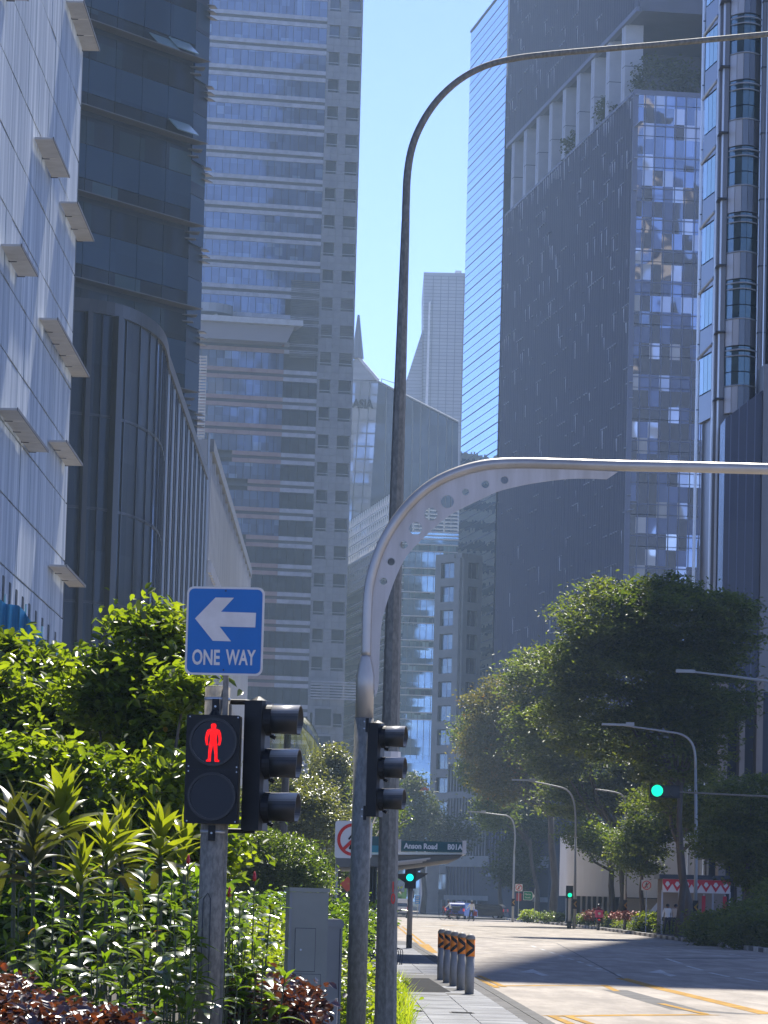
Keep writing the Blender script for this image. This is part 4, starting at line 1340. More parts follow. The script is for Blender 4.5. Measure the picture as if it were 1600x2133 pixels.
# ================================================================== STREET FURNITURE
M_galv = mat("weathered_galvanised", (0.15, 0.135, 0.105), .65, .0, col2=(0.28, 0.25, 0.195), scale=42, stretch=(1, 1, .45), detail=9, ramp=(.38, .66), bump=.1, bscale=60)
M_galv2 = mat("mossy_galvanised", (0.125, 0.125, 0.105), .65, .0, col2=(0.21, 0.207, 0.178), scale=34, stretch=(1, 1, .45), detail=9, ramp=(.4, .64), bump=.1, bscale=60)
M_steel = mat("brushed_steel_paint", (0.48, 0.455, 0.41), .38, .4, col2=(0.37, 0.345, 0.30), scale=2.5, stretch=(1, 1, .5), detail=6)
M_gusset = mat("gusset_paint", (0.60, 0.57, 0.53), .6, .0, col2=(0.47, 0.44, 0.39), scale=3, stretch=(3, 1, .35), detail=7)
M_blk = mat("black_housing", (0.007, 0.007, 0.008), .5, col2=(.012, .012, .012), scale=8, spec=.25)
M_blk2 = mat("black_visor", (0.012, 0.012, 0.012), .4, col2=(.02, .019, .017), scale=6, spec=.4)
sun_topped(M_blk2)  # sunlit hood tops painted into the visor colour
M_lens = mat("dark_lens", (0.006, 0.007, 0.012), .3, spec=.25)
M_red = mat("red_led", (0.1, 0.0, 0.0), .8, spec=0, emit=(1.0, 0.004, 0.012), estr=.32)
M_redd = mat("red_led_dot", (0.1, 0.0, 0.0), .8, spec=0, emit=(1.0, 0.05, 0.05), estr=.5)
M_grn = mat("green_led", (0.0, 0.5, 0.35), .4, emit=(0.0, 1.0, 0.42), estr=.40)
M_cyn = mat("cyan_led", (0.0, 0.5, 0.45), .4, emit=(0.0, 1.0, 0.75), estr=.40)
M_blue = mat("sign_blue", (0.0, 0.14, 0.42), .5, col2=(0.0, 0.125, 0.37), scale=3)
M_cream = mat("sign_cream", (0.78, 0.70, 0.61), .55, col2=(0.70, 0.62, 0.53), scale=9)
M_sred = mat("sign_red", (0.58, 0.035, 0.025), .5)
M_white = mat("sign_white", (0.66, 0.63, 0.58), .55)
M_sgrn = mat("sign_green", (0.012, 0.085, 0.085), .45)
M_sgrn2 = mat("road_sign_green", (0.0, 0.18, 0.09), .45)
M_teal = mat("sign_teal", (0.01, 0.22, 0.26), .45)
M_cab = mat("cabinet_grey", (0.21, 0.215, 0.175), .5, col2=(.245, .25, .205), scale=2)
M_cab2 = mat("cabinet_grey_blue", (0.20, 0.205, 0.19), .5, col2=(.23, .235, .22), scale=2)
M_conc = mat("concrete", (0.30, 0.29, 0.27), .85, col2=(.22, .21, .2), scale=5)
M_rub = mat("rubber", (0.015, 0.015, 0.015), .7)
M_orange = mat("orange_band", (0.85, 0.24, 0.015), .5)
M_bol = mat("bollard_grey", (0.25, 0.245, 0.23), .6, col2=(.31, .30, .28), scale=4)
M_bolt = mat("bollard_cap", (0.22, 0.20, 0.17), .6, col2=(.3, .27, .23), scale=10)

def traffic_visor(parent, x, y, z, L_, r0, head_rot=0):
    """open hood along +x of the parent; a housing ring, hood and dark lens"""
    v = bpy.data.objects.new("lamp", None); COL.objects.link(v); v.parent = parent; v.location = (x, y, z)
    mb = MB(); n = 28
    k = len(mb.v)
    # hood: tube whose lower part is cut back
    for i in range(n + 1):
        a = R(-150 + 300 * i / n + 90)
        for rr in (r0, r0 - .008):
            low = max(0, -math.sin(a))
            le = L_ * (1 - .06 * low)
            for xx, f in ((0, .98), (le, 1.03)):
                mb.v.append((xx, rr * f * math.cos(a), rr * f * math.sin(a)))
    for i in range(n):
        o = i * 4; p = o + 4
        mb.f += [(o, o + 1, p + 1, p), (o + 2, p + 2, p + 3, o + 3), (o + 1, o + 3, p + 3, p + 1), (o, p, p + 2, o + 2)]
        mb.mi += [0] * 4
    mb.build("hood", M_blk2, v, smooth=True)
    MB().tube([(-.02, 0, 0), (.03, 0, 0)], r0 * 1.02, 24).build("lens_ring", M_blk, v, smooth=False)
    MB().tube([(.03, 0, 0), (.04, 0, 0), (.045, 0, 0)], [r0 * .9, r0 * .8, .01], 24).build("lens", M_lens, v)
    MB().tube([(.015, 0, -r0 * 1.0), (.05, 0, -r0 * 1.18)], .014, 6).build("fixing", M_blk, v)
    return v

# ---- pole 1 with one way sign, pedestrian head and side head
D1 = 25.3
def p1(x_, y_): return P(x_, y_, D1)
foot = p1(404, 2400)
base = P(400, 2398, D1); base.z = 0.0
px_ = p1(452, 1430).x
bx = p1(434, 2133).x
pole = thing("signal_pole", "weathered grey post in the shrubs carrying the blue sign and red pedestrian light", "pole", ((px_ + bx) / 2, D1, 0))
MB().tube([(0, 0, 0), (0, 0, p1(450, 1432).z)], .083, 28).build("shaft", M_galv, pole, smooth=True)
MB().tube([(0, 0, p1(450, 1432).z), (0, 0, p1(450, 1432).z + .008)], [.08, .07], 28).build("cap", M_galv, pole, smooth=True)
MB().tube([(-.05, -.071, 1.12), (-.05, -.071, 1.62), (-.02, -.084, 1.66), (.0, -.086, 1.62), (.0, -.086, 1.12), (-.05, -.071, 1.10)], .003, 5).build("door_seam", M_darkm, pole)
for z_ in (2.05, 2.92): MB().tube([(0, 0, z_), (0, 0, z_ + .022)], .0865, 28).build("steel_band", M_alu, pole, smooth=True)
pbox("conduit", M_galv, pole, .078, .096, -.03, .0, .0, 2.9)
X1 = (px_ + bx) / 2
# sign
c = [p1(391, 1223), p1(551, 1229), p1(549, 1410), p1(387, 1405)]
ctr = (c[0] + c[1] + c[2] + c[3]) / 4
sw, sh_ = .516, .582
sg = thing("one_way_sign", "blue and cream arrow sign reading ONE WAY at the top of the post", "road sign", (ctr.x, D1 - .10, ctr.z), R(-6))
MB().slab(rrect(sw, sh_, .045), 0, .004).build("backing", M_cream, sg)
MB().slab(rrect(sw - .028, sh_ - .028, .036), -.0025, .002).build("blue_face", M_blue, sg)
def spx(x_, y_):  # sign picture coords from the zoomed crop (160..1020, 110..1130)
    return ((x_ - 583) / 880 * sw, (620 - y_ + (x_ - 583) * .055 * 1.0) / 1000 * sh_)
arrow_ = [(243, 466), (468, 236), (678, 247), (535, 400), (932, 427), (928, 592), (525, 568), (660, 740), (452, 726)]
pl_ = [spx(*q) for q in arrow_][::-1]
MB().add([(q[0], -.0055, q[1]) for q in pl_] , [tuple(range(len(pl_)))]).build("arrow", M_cream, sg)
zt_ = (spx(380, 990)[1])
link("lettering", text_mesh("ONE", .138, M_cream, .001, .64, bold=.0035), sg, (spx(380, 0)[0], -.0048, spx(380, 990)[1]))
link("lettering", text_mesh("WAY", .138, M_cream, .001, .60, bold=.0035), sg, (spx(773, 0)[0], -.0048, spx(773, 1006)[1]))
for x_, z_ in ((0, sh_ * .455), (0, -sh_ * .44)):
    MB().slab(disc(.006, 10, x_, z_), -.007, -.002).build("rivet", M_darkm, sg)
pbox("stem", M_galv, sg, -.002, .032, .012, .035, -sh_ / 2 - .38, sh_ / 2 - .05)
# pedestrian head
hc = p1(444, 1604)
ph = thing("pedestrian_signal", "black two lamp pedestrian light showing a red standing figure", "traffic light", (hc.x, D1 - .19, hc.z), R(-4))
PWd, PHt = .350, .708
MB().slab(rrect(PWd, PHt, .012, 2), 0, .14).build("housing", M_blk, ph)
pbox("joint", M_lens, ph, -PWd / 2 + .004, PWd / 2 - .02, -.0015, .002, -.004, .002)
for cz_ in (.178, -.178):
    lp = bpy.data.objects.new("lamp", None); COL.objects.link(lp); lp.parent = ph; lp.location = (0.004, 0, cz_)
    mb = MB(); ring(mb, .142, .158, -.022, 0.0); mb.build("bezel", M_blk2, lp, smooth=False)
    MB().slab(disc(.142, 40), -.006, -.001).build("lens", M_lens, lp)
    for sx_ in (-1, 1):
        for sz_ in (-1, 1):
            MB().slab(disc(.005, 8, sx_ * .158, sz_ * .162), -.003, 0).build("screw", M_alu, lp)
    if cz_ > 0:
        def fig(q):   # figure outline in crop pixels (380..550, 360..790), mirrored by symmetry about x=460
            return ((q[0] - 460) / 1600 * 300 / 316.2, -(q[1] - 565) / 1600 * 300 / 316.2)
        half = [(460, 362), (478, 366), (491, 380), (490, 400), (480, 420), (505, 425), (528, 438), (543, 470), (551, 530), (548, 560), (536, 606), (512, 602), (520, 560), (515, 510), (500, 470),
                (497, 545), (503, 580), (510, 660), (513, 755), (534, 768), (532, 785), (482, 785), (478, 700), (468, 640), (460, 590)]
        pts = half + [(920 - a, b) for a, b in half[::-1][1:-1]]
        # split into two simple halves
        mbf = MB()
        mbf.add([(fig(q)[0], -.0085, fig(q)[1]) for q in half][::-1], [tuple(range(len(half)))])
        hm = [(920 - a, b) for a, b in half]
        mbf.add([(fig(q)[0], -.0085, fig(q)[1]) for q in hm], [tuple(range(len(hm)))])
        mbf.build("figure", M_red, lp)
        dots = MB()
        def inside(x_, y_, pg_):
            c_ = False; j = len(pg_) - 1
            for i in range(len(pg_)):
                if (pg_[i][1] > y_) != (pg_[j][1] > y_) and x_ < (pg_[j][0] - pg_[i][0]) * (y_ - pg_[i][1]) / (pg_[j][1] - pg_[i][1]) + pg_[i][0]: c_ = not c_
                j = i
            return c_
        yy = 372
        while yy < 784:
            xx = 372
            while xx < 550:
                if inside(xx, yy, half) or inside(xx, yy, hm):
                    a, b = fig((xx, yy)); r_ = .0019
                    dots.add([(a - r_, -.0095, b), (a, -.0095, b - r_), (a + r_, -.0095, b), (a, -.0095, b + r_)], [(0, 1, 2, 3)])
                xx += 11
            yy += 13
        dots.build("led_dots", M_redd, lp, kind="stuff")
for z_ in (PHt / 2 + .06, -PHt / 2 - .06):
    pbox("bracket", M_blk, ph, -.022, .024, .09, .125, z_ - .05, z_ + .05)
    MB().slab(disc(.007, 8, 0, z_), .084, .09).build("bolt", M_alu, ph)
MB().tube([(0, .07, PHt / 2), (0, .07, PHt / 2 + .035)], [.04, .018], 10).build("gland", M_blk, ph)
# side head, three lamps, seen from the side
sc1 = p1(535, 1595)
ths = thing("traffic_light", "black three lamp traffic light seen from its side beside the red figure light", "traffic light", (sc1.x, D1, sc1.z), R(-10))
MB().prism([(-.075, -.09), (.045, -.11), (.06, -.06), (.06, .12), (-.075, .12)], -.425, .425).build("housing", M_blk, ths)
MB().tube([(0, 0, .425), (0, 0, .455)], [.06, .012], 12).build("cap", M_blk, ths)
for i in range(3):
    z_ = .30 - i * .287
    traffic_visor(ths, .07, 0, z_, .215, .1)
MB().tube([(-.235, .06, .42), (-.1, .05, .42), (-.04, .03, .41)], .018, 8).build("arm", M_blk, ths)
MB().tube([(-.22, .0, -.43), (-.0, .0, -.43)], .016, 8).build("arm", M_blk, ths)
pbox("clamp", M_blk, ths, -.245, -.225, -.03, .05, .32, .50)
pbox("clamp", M_blk, ths, -.245, -.225, -.03, .05, -.50, -.34)

# ---- pole 2: curved mast arm
D2 = 33.0
def p2(x_, y_): return P(x_, y_, D2)
m0x = p2(742, 2133).x
m1x = (p2(737, 1500).x + p2(771, 1500).x) / 2
mast = thing("mast_arm", "curved steel traffic mast arm with perforated gusset on a weathered post", "pole", (p2(745, 2000).x, D2, 0))
mx0 = p2(745, 2000).x
MB().tube([(0, 0, 0), (0, 0, p2(753, 1496).z)], .084, 26).build("lower_shaft", M_galv2, mast, smooth=True)
o_ = Vector((mx0, D2, 0))
MB().tube([(0, 0, p2(753, 1496).z), (0, 0, p2(758, 1408).z), (0, 0, p2(760, 1370).z), (0, 0, p2(760, 1366).z)], [.078, .078, .047, .044], 24).build("sleeve", M_steel, mast, smooth=True)
arc = [(763, 1366), (764, 1300), (768, 1230), (779, 1180), (798, 1130), (826, 1083), (862, 1040), (905, 1006), (958, 982), (1015, 968), (1080, 964.5), (1160, 966), (1300, 970), (1450, 973), (1750, 981)]
def smooth(pts, n=5):
    o = []
    for i in range(len(pts) - 1):
        p0 = pts[max(i - 1, 0)]; q0 = pts[i]; q1 = pts[i + 1]; p3 = pts[min(i + 2, len(pts) - 1)]
        for k in range(n):
            t = k / n
            o.append(tuple(.5 * (2 * q0[j] + (q1[j] - p0[j]) * t + (2 * p0[j] - 5 * q0[j] + 4 * q1[j] - p3[j]) * t * t + (3 * q0[j] - p0[j] - 3 * q1[j] + p3[j]) * t ** 3) for j in range(len(q0))))
    o.append(tuple(pts[-1]))
    return o
aw = [p2(*q) - o_ for q in smooth(arc)]
aw[0].x = 0
MB().tube(aw, [.042 + .006 * min(1, i / 40) for i in range(len(aw))], 18).build("arm_tube", M_steel, mast, smooth=True)
outer = [(772, 1366), (772, 1300), (777, 1232), (788, 1184), (806, 1136), (833, 1090), (868, 1048), (910, 1015), (962, 991), (1018, 978), (1080, 975), (1180, 977), (1287, 983)]
inner = [(782, 1452), (789, 1425), (791, 1360), (795, 1300), (800, 1276), (814, 1231), (832, 1186), (852, 1152), (895, 1108), (925, 1082), (955, 1063), (1000, 1041), (1038, 1024), (1080, 1013), (1130, 1004), (1182, 998), (1223, 997), (1264, 998.5)]
holes = [(799, 1211, 7.5), (815, 1170, 8), (841, 1135, 8), (866, 1101, 13.5), (898, 1071, 13.5), (932, 1045, 13.5), (970, 1025, 7), (1011, 1009, 8), (1051, 1000, 8)]
# gusset plate with real holes: triangulated outline, front, back and edges
from mathutils.geometry import tessellate_polygon
def xz(q):
    p = p2(*q) - o_; return (p.x, p.z)
loops = [[xz(q) for q in smooth(outer, 4)] + [xz(q) for q in smooth(inner, 4)[::-1]]]
for hx, hy, hr in holes:
    c0 = xz((hx, hy)); rr = hr / 8000 * D2
    loops.append([(c0[0] + rr * math.cos(-a * math.pi / 14), c0[1] + rr * math.sin(-a * math.pi / 14)) for a in range(28)])
flat_ = [p for lp_ in loops for p in lp_]
tris = tessellate_polygon([[Vector((p[0], p[1], 0)) for p in lp_] for lp_ in loops])
mb = MB(); nfl_ = len(flat_)
fs = [tuple(t) for t in tris] + [tuple(i + nfl_ for i in t[::-1]) for t in tris]
k0 = 0
for lp_ in loops:
    m_ = len(lp_)
    for i in range(m_):
        j = (i + 1) % m_
        fs.append((k0 + i, k0 + j, k0 + j + nfl_, k0 + i + nfl_))
    k0 += m_
mb.add([(p[0], -.006, p[1]) for p in flat_] + [(p[0], .006, p[1]) for p in flat_], fs)
mb.build("gusset", M_gusset, mast)
# hole rims
for hx, hy, hr in holes:
    c0 = xz((hx, hy)); rr = hr / 8000 * D2
    mb = MB(); ring(mb, rr - .001, rr + .004, -.009, .009, c0[0], c0[1], 22); mb.build("hole_rim", M_steel, mast)
sc2 = p2(782, 1604)
th2 = thing("traffic_light", "black three lamp traffic light clamped to the curved mast post", "traffic light", (sc2.x, D2, sc2.z), R(-12))
MB().prism([(-.06, -.09), (.035, -.1), (.05, -.05), (.05, .12), (-.06, .12)], -.40, .40).build("housing", M_blk, th2)
MB().tube([(0.01, 0, .40), (0.01, 0, .425)], [.06, .012], 12).build("cap", M_blk, th2)
for i in range(3):
    traffic_visor(th2, .06, 0, .285 - i * .268, .20, .094)
for z_ in (.38, -.37):
    pbox("clamp", M_blk, th2, -.11, -.05, -.10, -.03, z_ - .06, z_ + .06)
    for dz in (-.03, .03):
        MB().slab(disc(.007, 8, -.085, z_ + dz), -.106, -.10).build("bolt", M_alu, th2)

# ---- pole 3: tall lamp post
D3 = 38.0
def p3(x_, y_): return P(x_, y_, D3)
lx = (p3(782, 2133).x + p3(825, 2133).x) / 2
lp = thing("street_lamp", "tall octagonal lamp post numbered 10 with arched arm crossing the sky", "street lamp", (lx, D3, 0))
zt1 = p3(845, 460).z
ax_ = p3(845, 460).x - lx
def octo(pts, rad, nm, m_):
    mb = MB().tube(pts, rad, 8); return mb.build(nm, m_, lp)
octo([(0, 0, 0), (p3(812, 1600).x - lx, 0, p3(812, 1600).z), (p3(821, 1200).x - lx, 0, p3(821, 1200).z), (p3(832, 850).x - lx, 0, p3(832, 850).z), (ax_, 0, zt1)], [.112, .092, .075, .062, .041], "shaft", M_galv2)
arcl = [(845, 462), (846, 420), (849, 360), (859, 305), (880, 255), (912, 208), (955, 168), (1005, 140), (1060, 124), (1130, 114), (1250, 103), (1400, 90), (1600, 71), (1800, 52)]
al = [p3(*q) - Vector((lx, D3, 0)) for q in smooth(arcl, 4)]
MB().tube(al, [.040 - .012 * i / len(al) for i in range(len(al))], 12).build("arm", M_galv2, lp, smooth=True)
lh = al[-1]
MB().tube([lh, lh + Vector((.7, 0, .06))], [.05, .09], 10).build("lantern", M_alu, lp)
for y0_, m_ in ((1572, M_white), (1590, M_alu)):
    q = p3(814, y0_); MB().tube([(q.x - lx, 0, q.z - .03), (q.x - lx, 0, q.z + .03)], .099, 8).build("steel_band", m_, lp)
for txt, y_ in (("1", 1858), ("0", 1882)):
    link("number", text_mesh(txt, .142, M_sred, .001, .62, bold=.004), lp, (p3(818.5, y_).x - lx, -.118, p3(818.5, y_).z), (0, 0, R(10)))

# ---- no pedestrians sign
D4 = 44.0
c4 = P(736.5, 1749, D4)
def nosign(name, label, c, s_, facing=0.0, pole_z=None, pole=True):
    t = thing(name, label, "road sign", c, facing)
    MB().slab(rrect(s_, s_, s_ * .08), 0, .004).build("backing", M_white, t)
    mb = MB(); ring(mb, s_ * .355, s_ * .44, -.0035, .002, 0, 0, 36)
    mb.build("red_ring", M_sred, t)
    a = R(45); d = s_ * .37; wd = s_ * .045
    MB().add([(-d * .707 - wd * .7, -.0045, -d * .707 + wd * .7), (-d * .707 + wd * .7, -.0045, -d * .707 - wd * .7), (d * .707 + wd * .7, -.0045, d * .707 - wd * .7), (d * .707 - wd * .7, -.0045, d * .707 + wd * .7)], [(0, 1, 2, 3)]).build("red_slash", M_sred, t)
    q = s_
    man = MB()
    def st(a_, b_, w_):
        a_ = Vector((a_[0] * q, 0, a_[1] * q)); b_ = Vector((b_[0] * q, 0, b_[1] * q)); dd = (b_ - a_).normalized(); nn = Vector((-dd.z, 0, dd.x)) * w_ * q
        man.add([tuple(v_ + Vector((0, -.003, 0))) for v_ in (a_ - nn, b_ - nn, b_ + nn, a_ + nn)], [(0, 1, 2, 3)])
    man.slab(disc(.045 * q, 12, 0, .24 * q), -.003, 0)
    st((0, .2), (.0, -.03), .055); st((.0, -.02), (-.10, -.26), .028); st((0, -.02), (.10, -.25), .028)
    st((-.02, .16), (-.13, .0), .022); st((.02, .16), (.12, .02), .022)
    man.build("black_figure", M_blk, t)
    if pole:
        pbox("post", M_alu, t, -.025, .025, .01, .05, -c[2], s_ * .45)
    return t
nosign("no_pedestrians_sign", "large white no pedestrians sign half hidden behind the curved mast post", (c4.x, D4, c4.z), .425, R(-4))

# ---- cabinets
c0 = P(606, 1850, 31.0); c1 = P(690, 1850, 31.0)
cb = thing("utility_cabinet", "tall grey green electrical cabinet with two small doors behind the red leaves", "cabinet", ((c0.x + c1.x) / 2 - .01, 31.0, 0), R(8))
w2 = .155
MB().box(-w2, w2, 0, .30, .32, 1.69).build("body", M_cab, cb)
pbox("lid", M_cab, cb, -w2 - .008, w2 + .008, -.012, .31, 1.692, 1.725)
pbox("side_post", M_cab2, cb, -w2 - .006, -w2 + .016, -.010, -.001, .34, 1.68)
pbox("plinth", M_darkm, cb, -w2 + .01, w2 + .03, .02, .3, 0, .32)
for (xa, xb, za, zb) in ((-.105, .055, 1.06, 1.40), (-.11, .105, .78, 1.035)):
    d = bpy.data.objects.new("door", None); COL.objects.link(d); d.parent = cb; d.location = (0, 0, 0)
    pbox("leaf", M_cab, d, xa, xb, -.008, -.001, za, zb)
    pbox("shadow_gap", M_darkm, d, xa - .004, xb + .004, -.0008, -.0002, za - .004, zb + .004)
    MB().slab(disc(.008, 12, xa + .045, (za + zb) / 2), -.016, -.008).build("lock", M_alu, d)
c0 = P(686, 1921, 33.0); c1 = P(714, 1921, 33.0)
cb2 = thing("utility_cabinet", "lower blue grey cabinet tucked behind the tall one", "cabinet", ((c0.x + c1.x) / 2 - .05, 33.0, 0), R(8))
MB().box(-.12, .11, 0, .3, .5, 1.40).build("body", M_cab2, cb2)
MB().slab([(-.13, 1.40), (.12, 1.40), (.12, 1.44), (.10, 1.47), (-.13, 1.47)], -.01, .31).build("lid", M_cab2, cb2)
pbox("seam", M_darkm, cb2, .085, .092, -.003, .0, .52, 1.39)
pbox("plinth", M_darkm, cb2, -.12, .12, -.0, .28, 0, .5)
ps = P(690, 2100, 30.5)
bst = thing("concrete_stub", "short chipped concrete block at the foot of the cabinets", "block", (ps.x, 30.6, 0))
MB().prism([(-.05, -.06), (.045, -.05), (.05, .06), (-.045, .07)], 0, [.84, .86, .86, .82]).build("block", M_conc, bst)

# ---- bollards
def ground_y(x_, y_): return G(x_, y_, .12)
bpos = [ground_y(977.5, 2070), ground_y(960, 2061.5), ground_y(945, 2053.5), ground_y(931, 2046.5), ground_y(918.5, 2040.5)]
labs = ["nearest orange banded bollard of the row of five on the kerb", "second orange banded bollard from the front of the kerb row", "middle orange banded bollard of the row of five",
        "fourth orange banded bollard, second from the far end", "farthest orange banded bollard at the end of the row"]
def make_bollard(loc, label):
    b = thing("bollard", label, "bollard", loc, 0, "orange banded bollards on the kerb")
    r_ = .077
    MB().tube([(0, 0, 0), (0, 0, .62), (0, 0, .62)], r_, 24).build("shaft", M_bol, b, smooth=True)
    MB().tube([(0, 0, .62), (0, 0, .90)], r_ + .003, 24).build("orange_band", M_orange, b, smooth=True)
    MB().tube([(0, 0, .90), (0, 0, .93), (0, 0, .965), (0, 0, .985), (0, 0, .995)], [r_ + .005, r_ + .004, r_ * .85, r_ * .55, .01], 20).build("cap", M_bolt, b, smooth=True)
    # black chevron wrapped on the band
    mb = MB(); n = 10
    for sgn in (1, -1):
        for i in range(n):
            u0, u1 = i / n, (i + 1) / n
            def pt(u, off):
                ang = R(-150 + 120 * u)
                zz_ = .76 + sgn * (.13 - .13 * u) + sgn * off
                zz_ = max(.622, min(.898, zz_))
                return ((r_ + .0045) * math.cos(ang), (r_ + .0045) * math.sin(ang), zz_)
            q = [pt(u0, -.035), pt(u1, -.035 if u1 < .99 else 0), pt(u1, .035), pt(u0, .035)]
            q[1] = pt(u1, max(-.035, -(.13 - .13 * u1)))
            q[0] = pt(u0, max(-.035, -(.13 - .13 * u0)))
            mb.add(q if sgn > 0 else q[::-1], [(0, 1, 2, 3)])
    mb.build("chevron", M_blk, b)
    return b
for p, l in zip(bpos, labs):
    make_bollard(tuple(p), l)

# ---- bus shelter
Y0 = 96.0
s0 = P(822, 1800, Y0); sr = P(972, 1787, Y0)
shl = thing("bus_shelter", "bus stop shelter with wide grey roof and fluted dark side panel", "bus shelter", (0, Y0, 0))
M_roof = mat("shelter_roof", (0.16, 0.155, 0.14), .6)
def sx(x_): return P(x_, 1790, Y0).x
def sz(y_): return P(900, y_, Y0).z
xl, xr_ = sx(700), sx(970)
MB().slab([(xl, sz(1786) - .0), (xr_, sz(1778)), (xr_, sz(1774)), (xl, sz(1778))], -.1, 15).build("roof_edge", M_alu, shl)
MB().slab([(xl, sz(1812)), (sx(835), sz(1806)), (xr_ - .15, sz(1786)), (xr_ - .08, sz(1779.5)), (xl, sz(1787))], 0, 14.8).build("roof", M_roof, shl)
for i in range(3):
    MB().slab([(sx(820 + i * 4), sz(1806 - i * 3)), (sx(880 + i * 8), sz(1798 - i * 4)), (sx(880 + i * 8), sz(1795 - i * 4)), (sx(820 + i * 4), sz(1802 - i * 3))], -.3 - .12 * i, -.02).build("light_strip", mat("strip_light", (.62, .56, .48), .5), shl)
for i in range(7):
    x_ = sx(763) + i * .042
    MB().tube([(x_, .3 + (i % 2) * .04, .1), (x_, .3 + (i % 2) * .04, sz(1800))], .028, 8).build("flute", mat("fluted_panel", (0.03, 0.04, 0.035), .5), shl)
pbox("side_panel", M_darkm, shl, sx(762), sx(786), .36, 4, .1, sz(1800))
pbox("rear_post", M_roof, shl, sx(700), sx(706), 6, 6.2, .1, sz(1800))
bs_ = thing("bus_stop_name_board", "dark green board reading Anson Road B01A on top of the shelter roof", "sign", (sx(835), Y0 - .35, sz(1776)), R(-2.0))
wb_ = sx(968) - sx(824)
pbox("board", M_sgrn, bs_, .0, sx(964) - sx(835), -.03, .05, .02, .27)
pbox("end_post", M_cream, bs_, -.13, -.01, -.06, .08, .0, .30)
pbox("end_post", M_cream, bs_, sx(962) - sx(835), sx(970) - sx(835), -.06, .08, .0, .31)
M_let = mat("board_letters", (0.72, 0.72, 0.68), .5)
link("lettering", text_mesh("Anson Road", .185, M_let, .004, .90, 'LEFT', bold=.007), bs_, (sx(841) - sx(835), -.038, .085))
link("lettering", text_mesh("B01A", .185, M_let, .004, .90, 'LEFT', bold=.007), bs_, (sx(931) - sx(835), -.038, .085))
bs2 = thing("bus_stop_name_board", "teal and green shelter board glimpsed between the two posts", "sign", (sx(774), Y0 - .3, sz(1779)))
pbox("board", M_sgrn, bs2, 0, .4, 0, .05, .17, .40)
pbox("lower_panel", M_teal, bs2, 0, .4, -.01, .04, .0, .17)
pbox("end_post", M_cream, bs2, -.06, 0, -.02, .08, -.02, .42)
rk_ = thing("bicycle_rack", "small black looped bicycle rack on the footpath by the lamp post", "rack", tuple(G(828, 2009, .12)))
for i in range(3):
    MB().tube([(.0 + i * .05, 0, .0), (.02 + i * .05, 0, .28), (.0 + i * .05, 0, .36), (-.12 + i * .03, 0, .40), (-.3, 0, .40)], .012, 6).build("loop", M_darkm, rk_)
MB().tube([(-.15, 0, .005), (-.15, 0, .05)], [.28, .2], 14).build("foot", M_darkm, rk_)

# ---- far traffic light by the shelter
tb = G(852, 1975, .12)
tl = thing("traffic_light", "black traffic light showing green beyond the bollards on a slim grey pole", "traffic light", tuple(tb))
Dt = tb.y
def tz(y_): return P(855, y_, Dt).z - .12
MB().tube([(0, 0, 0), (0, 0, .42)], .095, 12).build("base_sleeve", M_blk, tl)
MB().tube([(0, 0, .42), (0, 0, tz(1848))], .085, 12).build("pole", M_roof, tl, smooth=True)
pbox("housing", M_blk, tl, -.19, .17, -.22, .0, tz(1851), tz(1803))
MB().slab(disc(.115, 20, -.03, tz(1828)), -.24, -.22).build("green_lens", M_cyn, tl)
MB().slab(disc(.115, 20, -.03, tz(1812)), -.235, -.22).build("dark_lens", M_lens, tl)
def sidehood(z_, s_=1):
    MB().add([(.17 * s_, -.12, z_ + .14), (.17 * s_, .1, z_ + .14), (.55 * s_, .06, z_ + .10), (.55 * s_, -.08, z_ + .10), (.17 * s_, -.12, z_ - .16), (.17 * s_, .1, z_ - .16), (.42 * s_, .05, z_ + .0), (.42 * s_, -.07, z_ + .0)],
             [(0, 3, 2, 1), (4, 5, 6, 7), (0, 1, 5, 4), (3, 7, 6, 2), (0, 4, 7, 3), (1, 2, 6, 5)]).build("hood", M_blk2, tl)
sidehood(tz(1825)); sidehood(tz(1807)); sidehood(tz(1829), -1)

# ---- far street lamps along the right verge
def far_lamp(x_, ybase, Y, arc_px, label, r_=.09, chev=True, head=True):
    b = P(x_, ybase, Y)
    t = thing("street_lamp", label, "street lamp", (b.x, Y, 0), 0, "street lamps along the far verge")
    pts = [P(*q, Y) - Vector((b.x, Y, 0)) for q in smooth(arc_px, 3)]
    MB().tube([(0, 0, 0), (0, 0, pts[0].z * .5), tuple(pts[0])], [r_ * 1.2, r_, r_ * .8], 8).build("pole", M_alu2, t, smooth=True)
    MB().tube(pts, [r_ * .8 - r_ * .35 * i / len(pts) for i in range(len(pts))], 8).build("arm", M_alu2, t, smooth=True)
    if head:
        e = pts[-1]
        MB().box(e.x - 1.1, e.x + .1, -.12, .12, e.z - .02, e.z + .08).build("lantern", M_alu2, t)
        MB().box(e.x + .1, e.x + .5, -.1, .1, e.z - .02, e.z + .16).build("gear_box", M_alu2, t)
    if chev:
        pbox("chevron_plate", M_blk, t, -r_ * 1.6, r_ * 1.6, -.14, -.11, 1.35, 2.0)
        MB().add([(.12, -.145, 1.9), (-.08, -.145, 1.68), (.12, -.145, 1.45), (.12, -.145, 1.56), (.03, -.145, 1.68), (.12, -.145, 1.79)], [(0, 1, 4, 5), (1, 2, 3, 4)]).build("chevron", M_yel, t)
    return t
M_alu2 = mat("lamp_post_grey", (0.36, 0.37, 0.36), .5, .2)
far_lamp(1068, 1918, 330.0, [(1071, 1780), (1073, 1740), (1069, 1712), (1058, 1700), (1040, 1697), (1000, 1692)], "slim street lamp curving left beside the green road sign")
far_lamp(1447, 1960, 190.0, [(1449, 1600), (1447, 1565), (1438, 1543), (1420, 1530), (1390, 1524), (1300, 1511)], "grey street lamp arching left in front of the dark trees", .085)
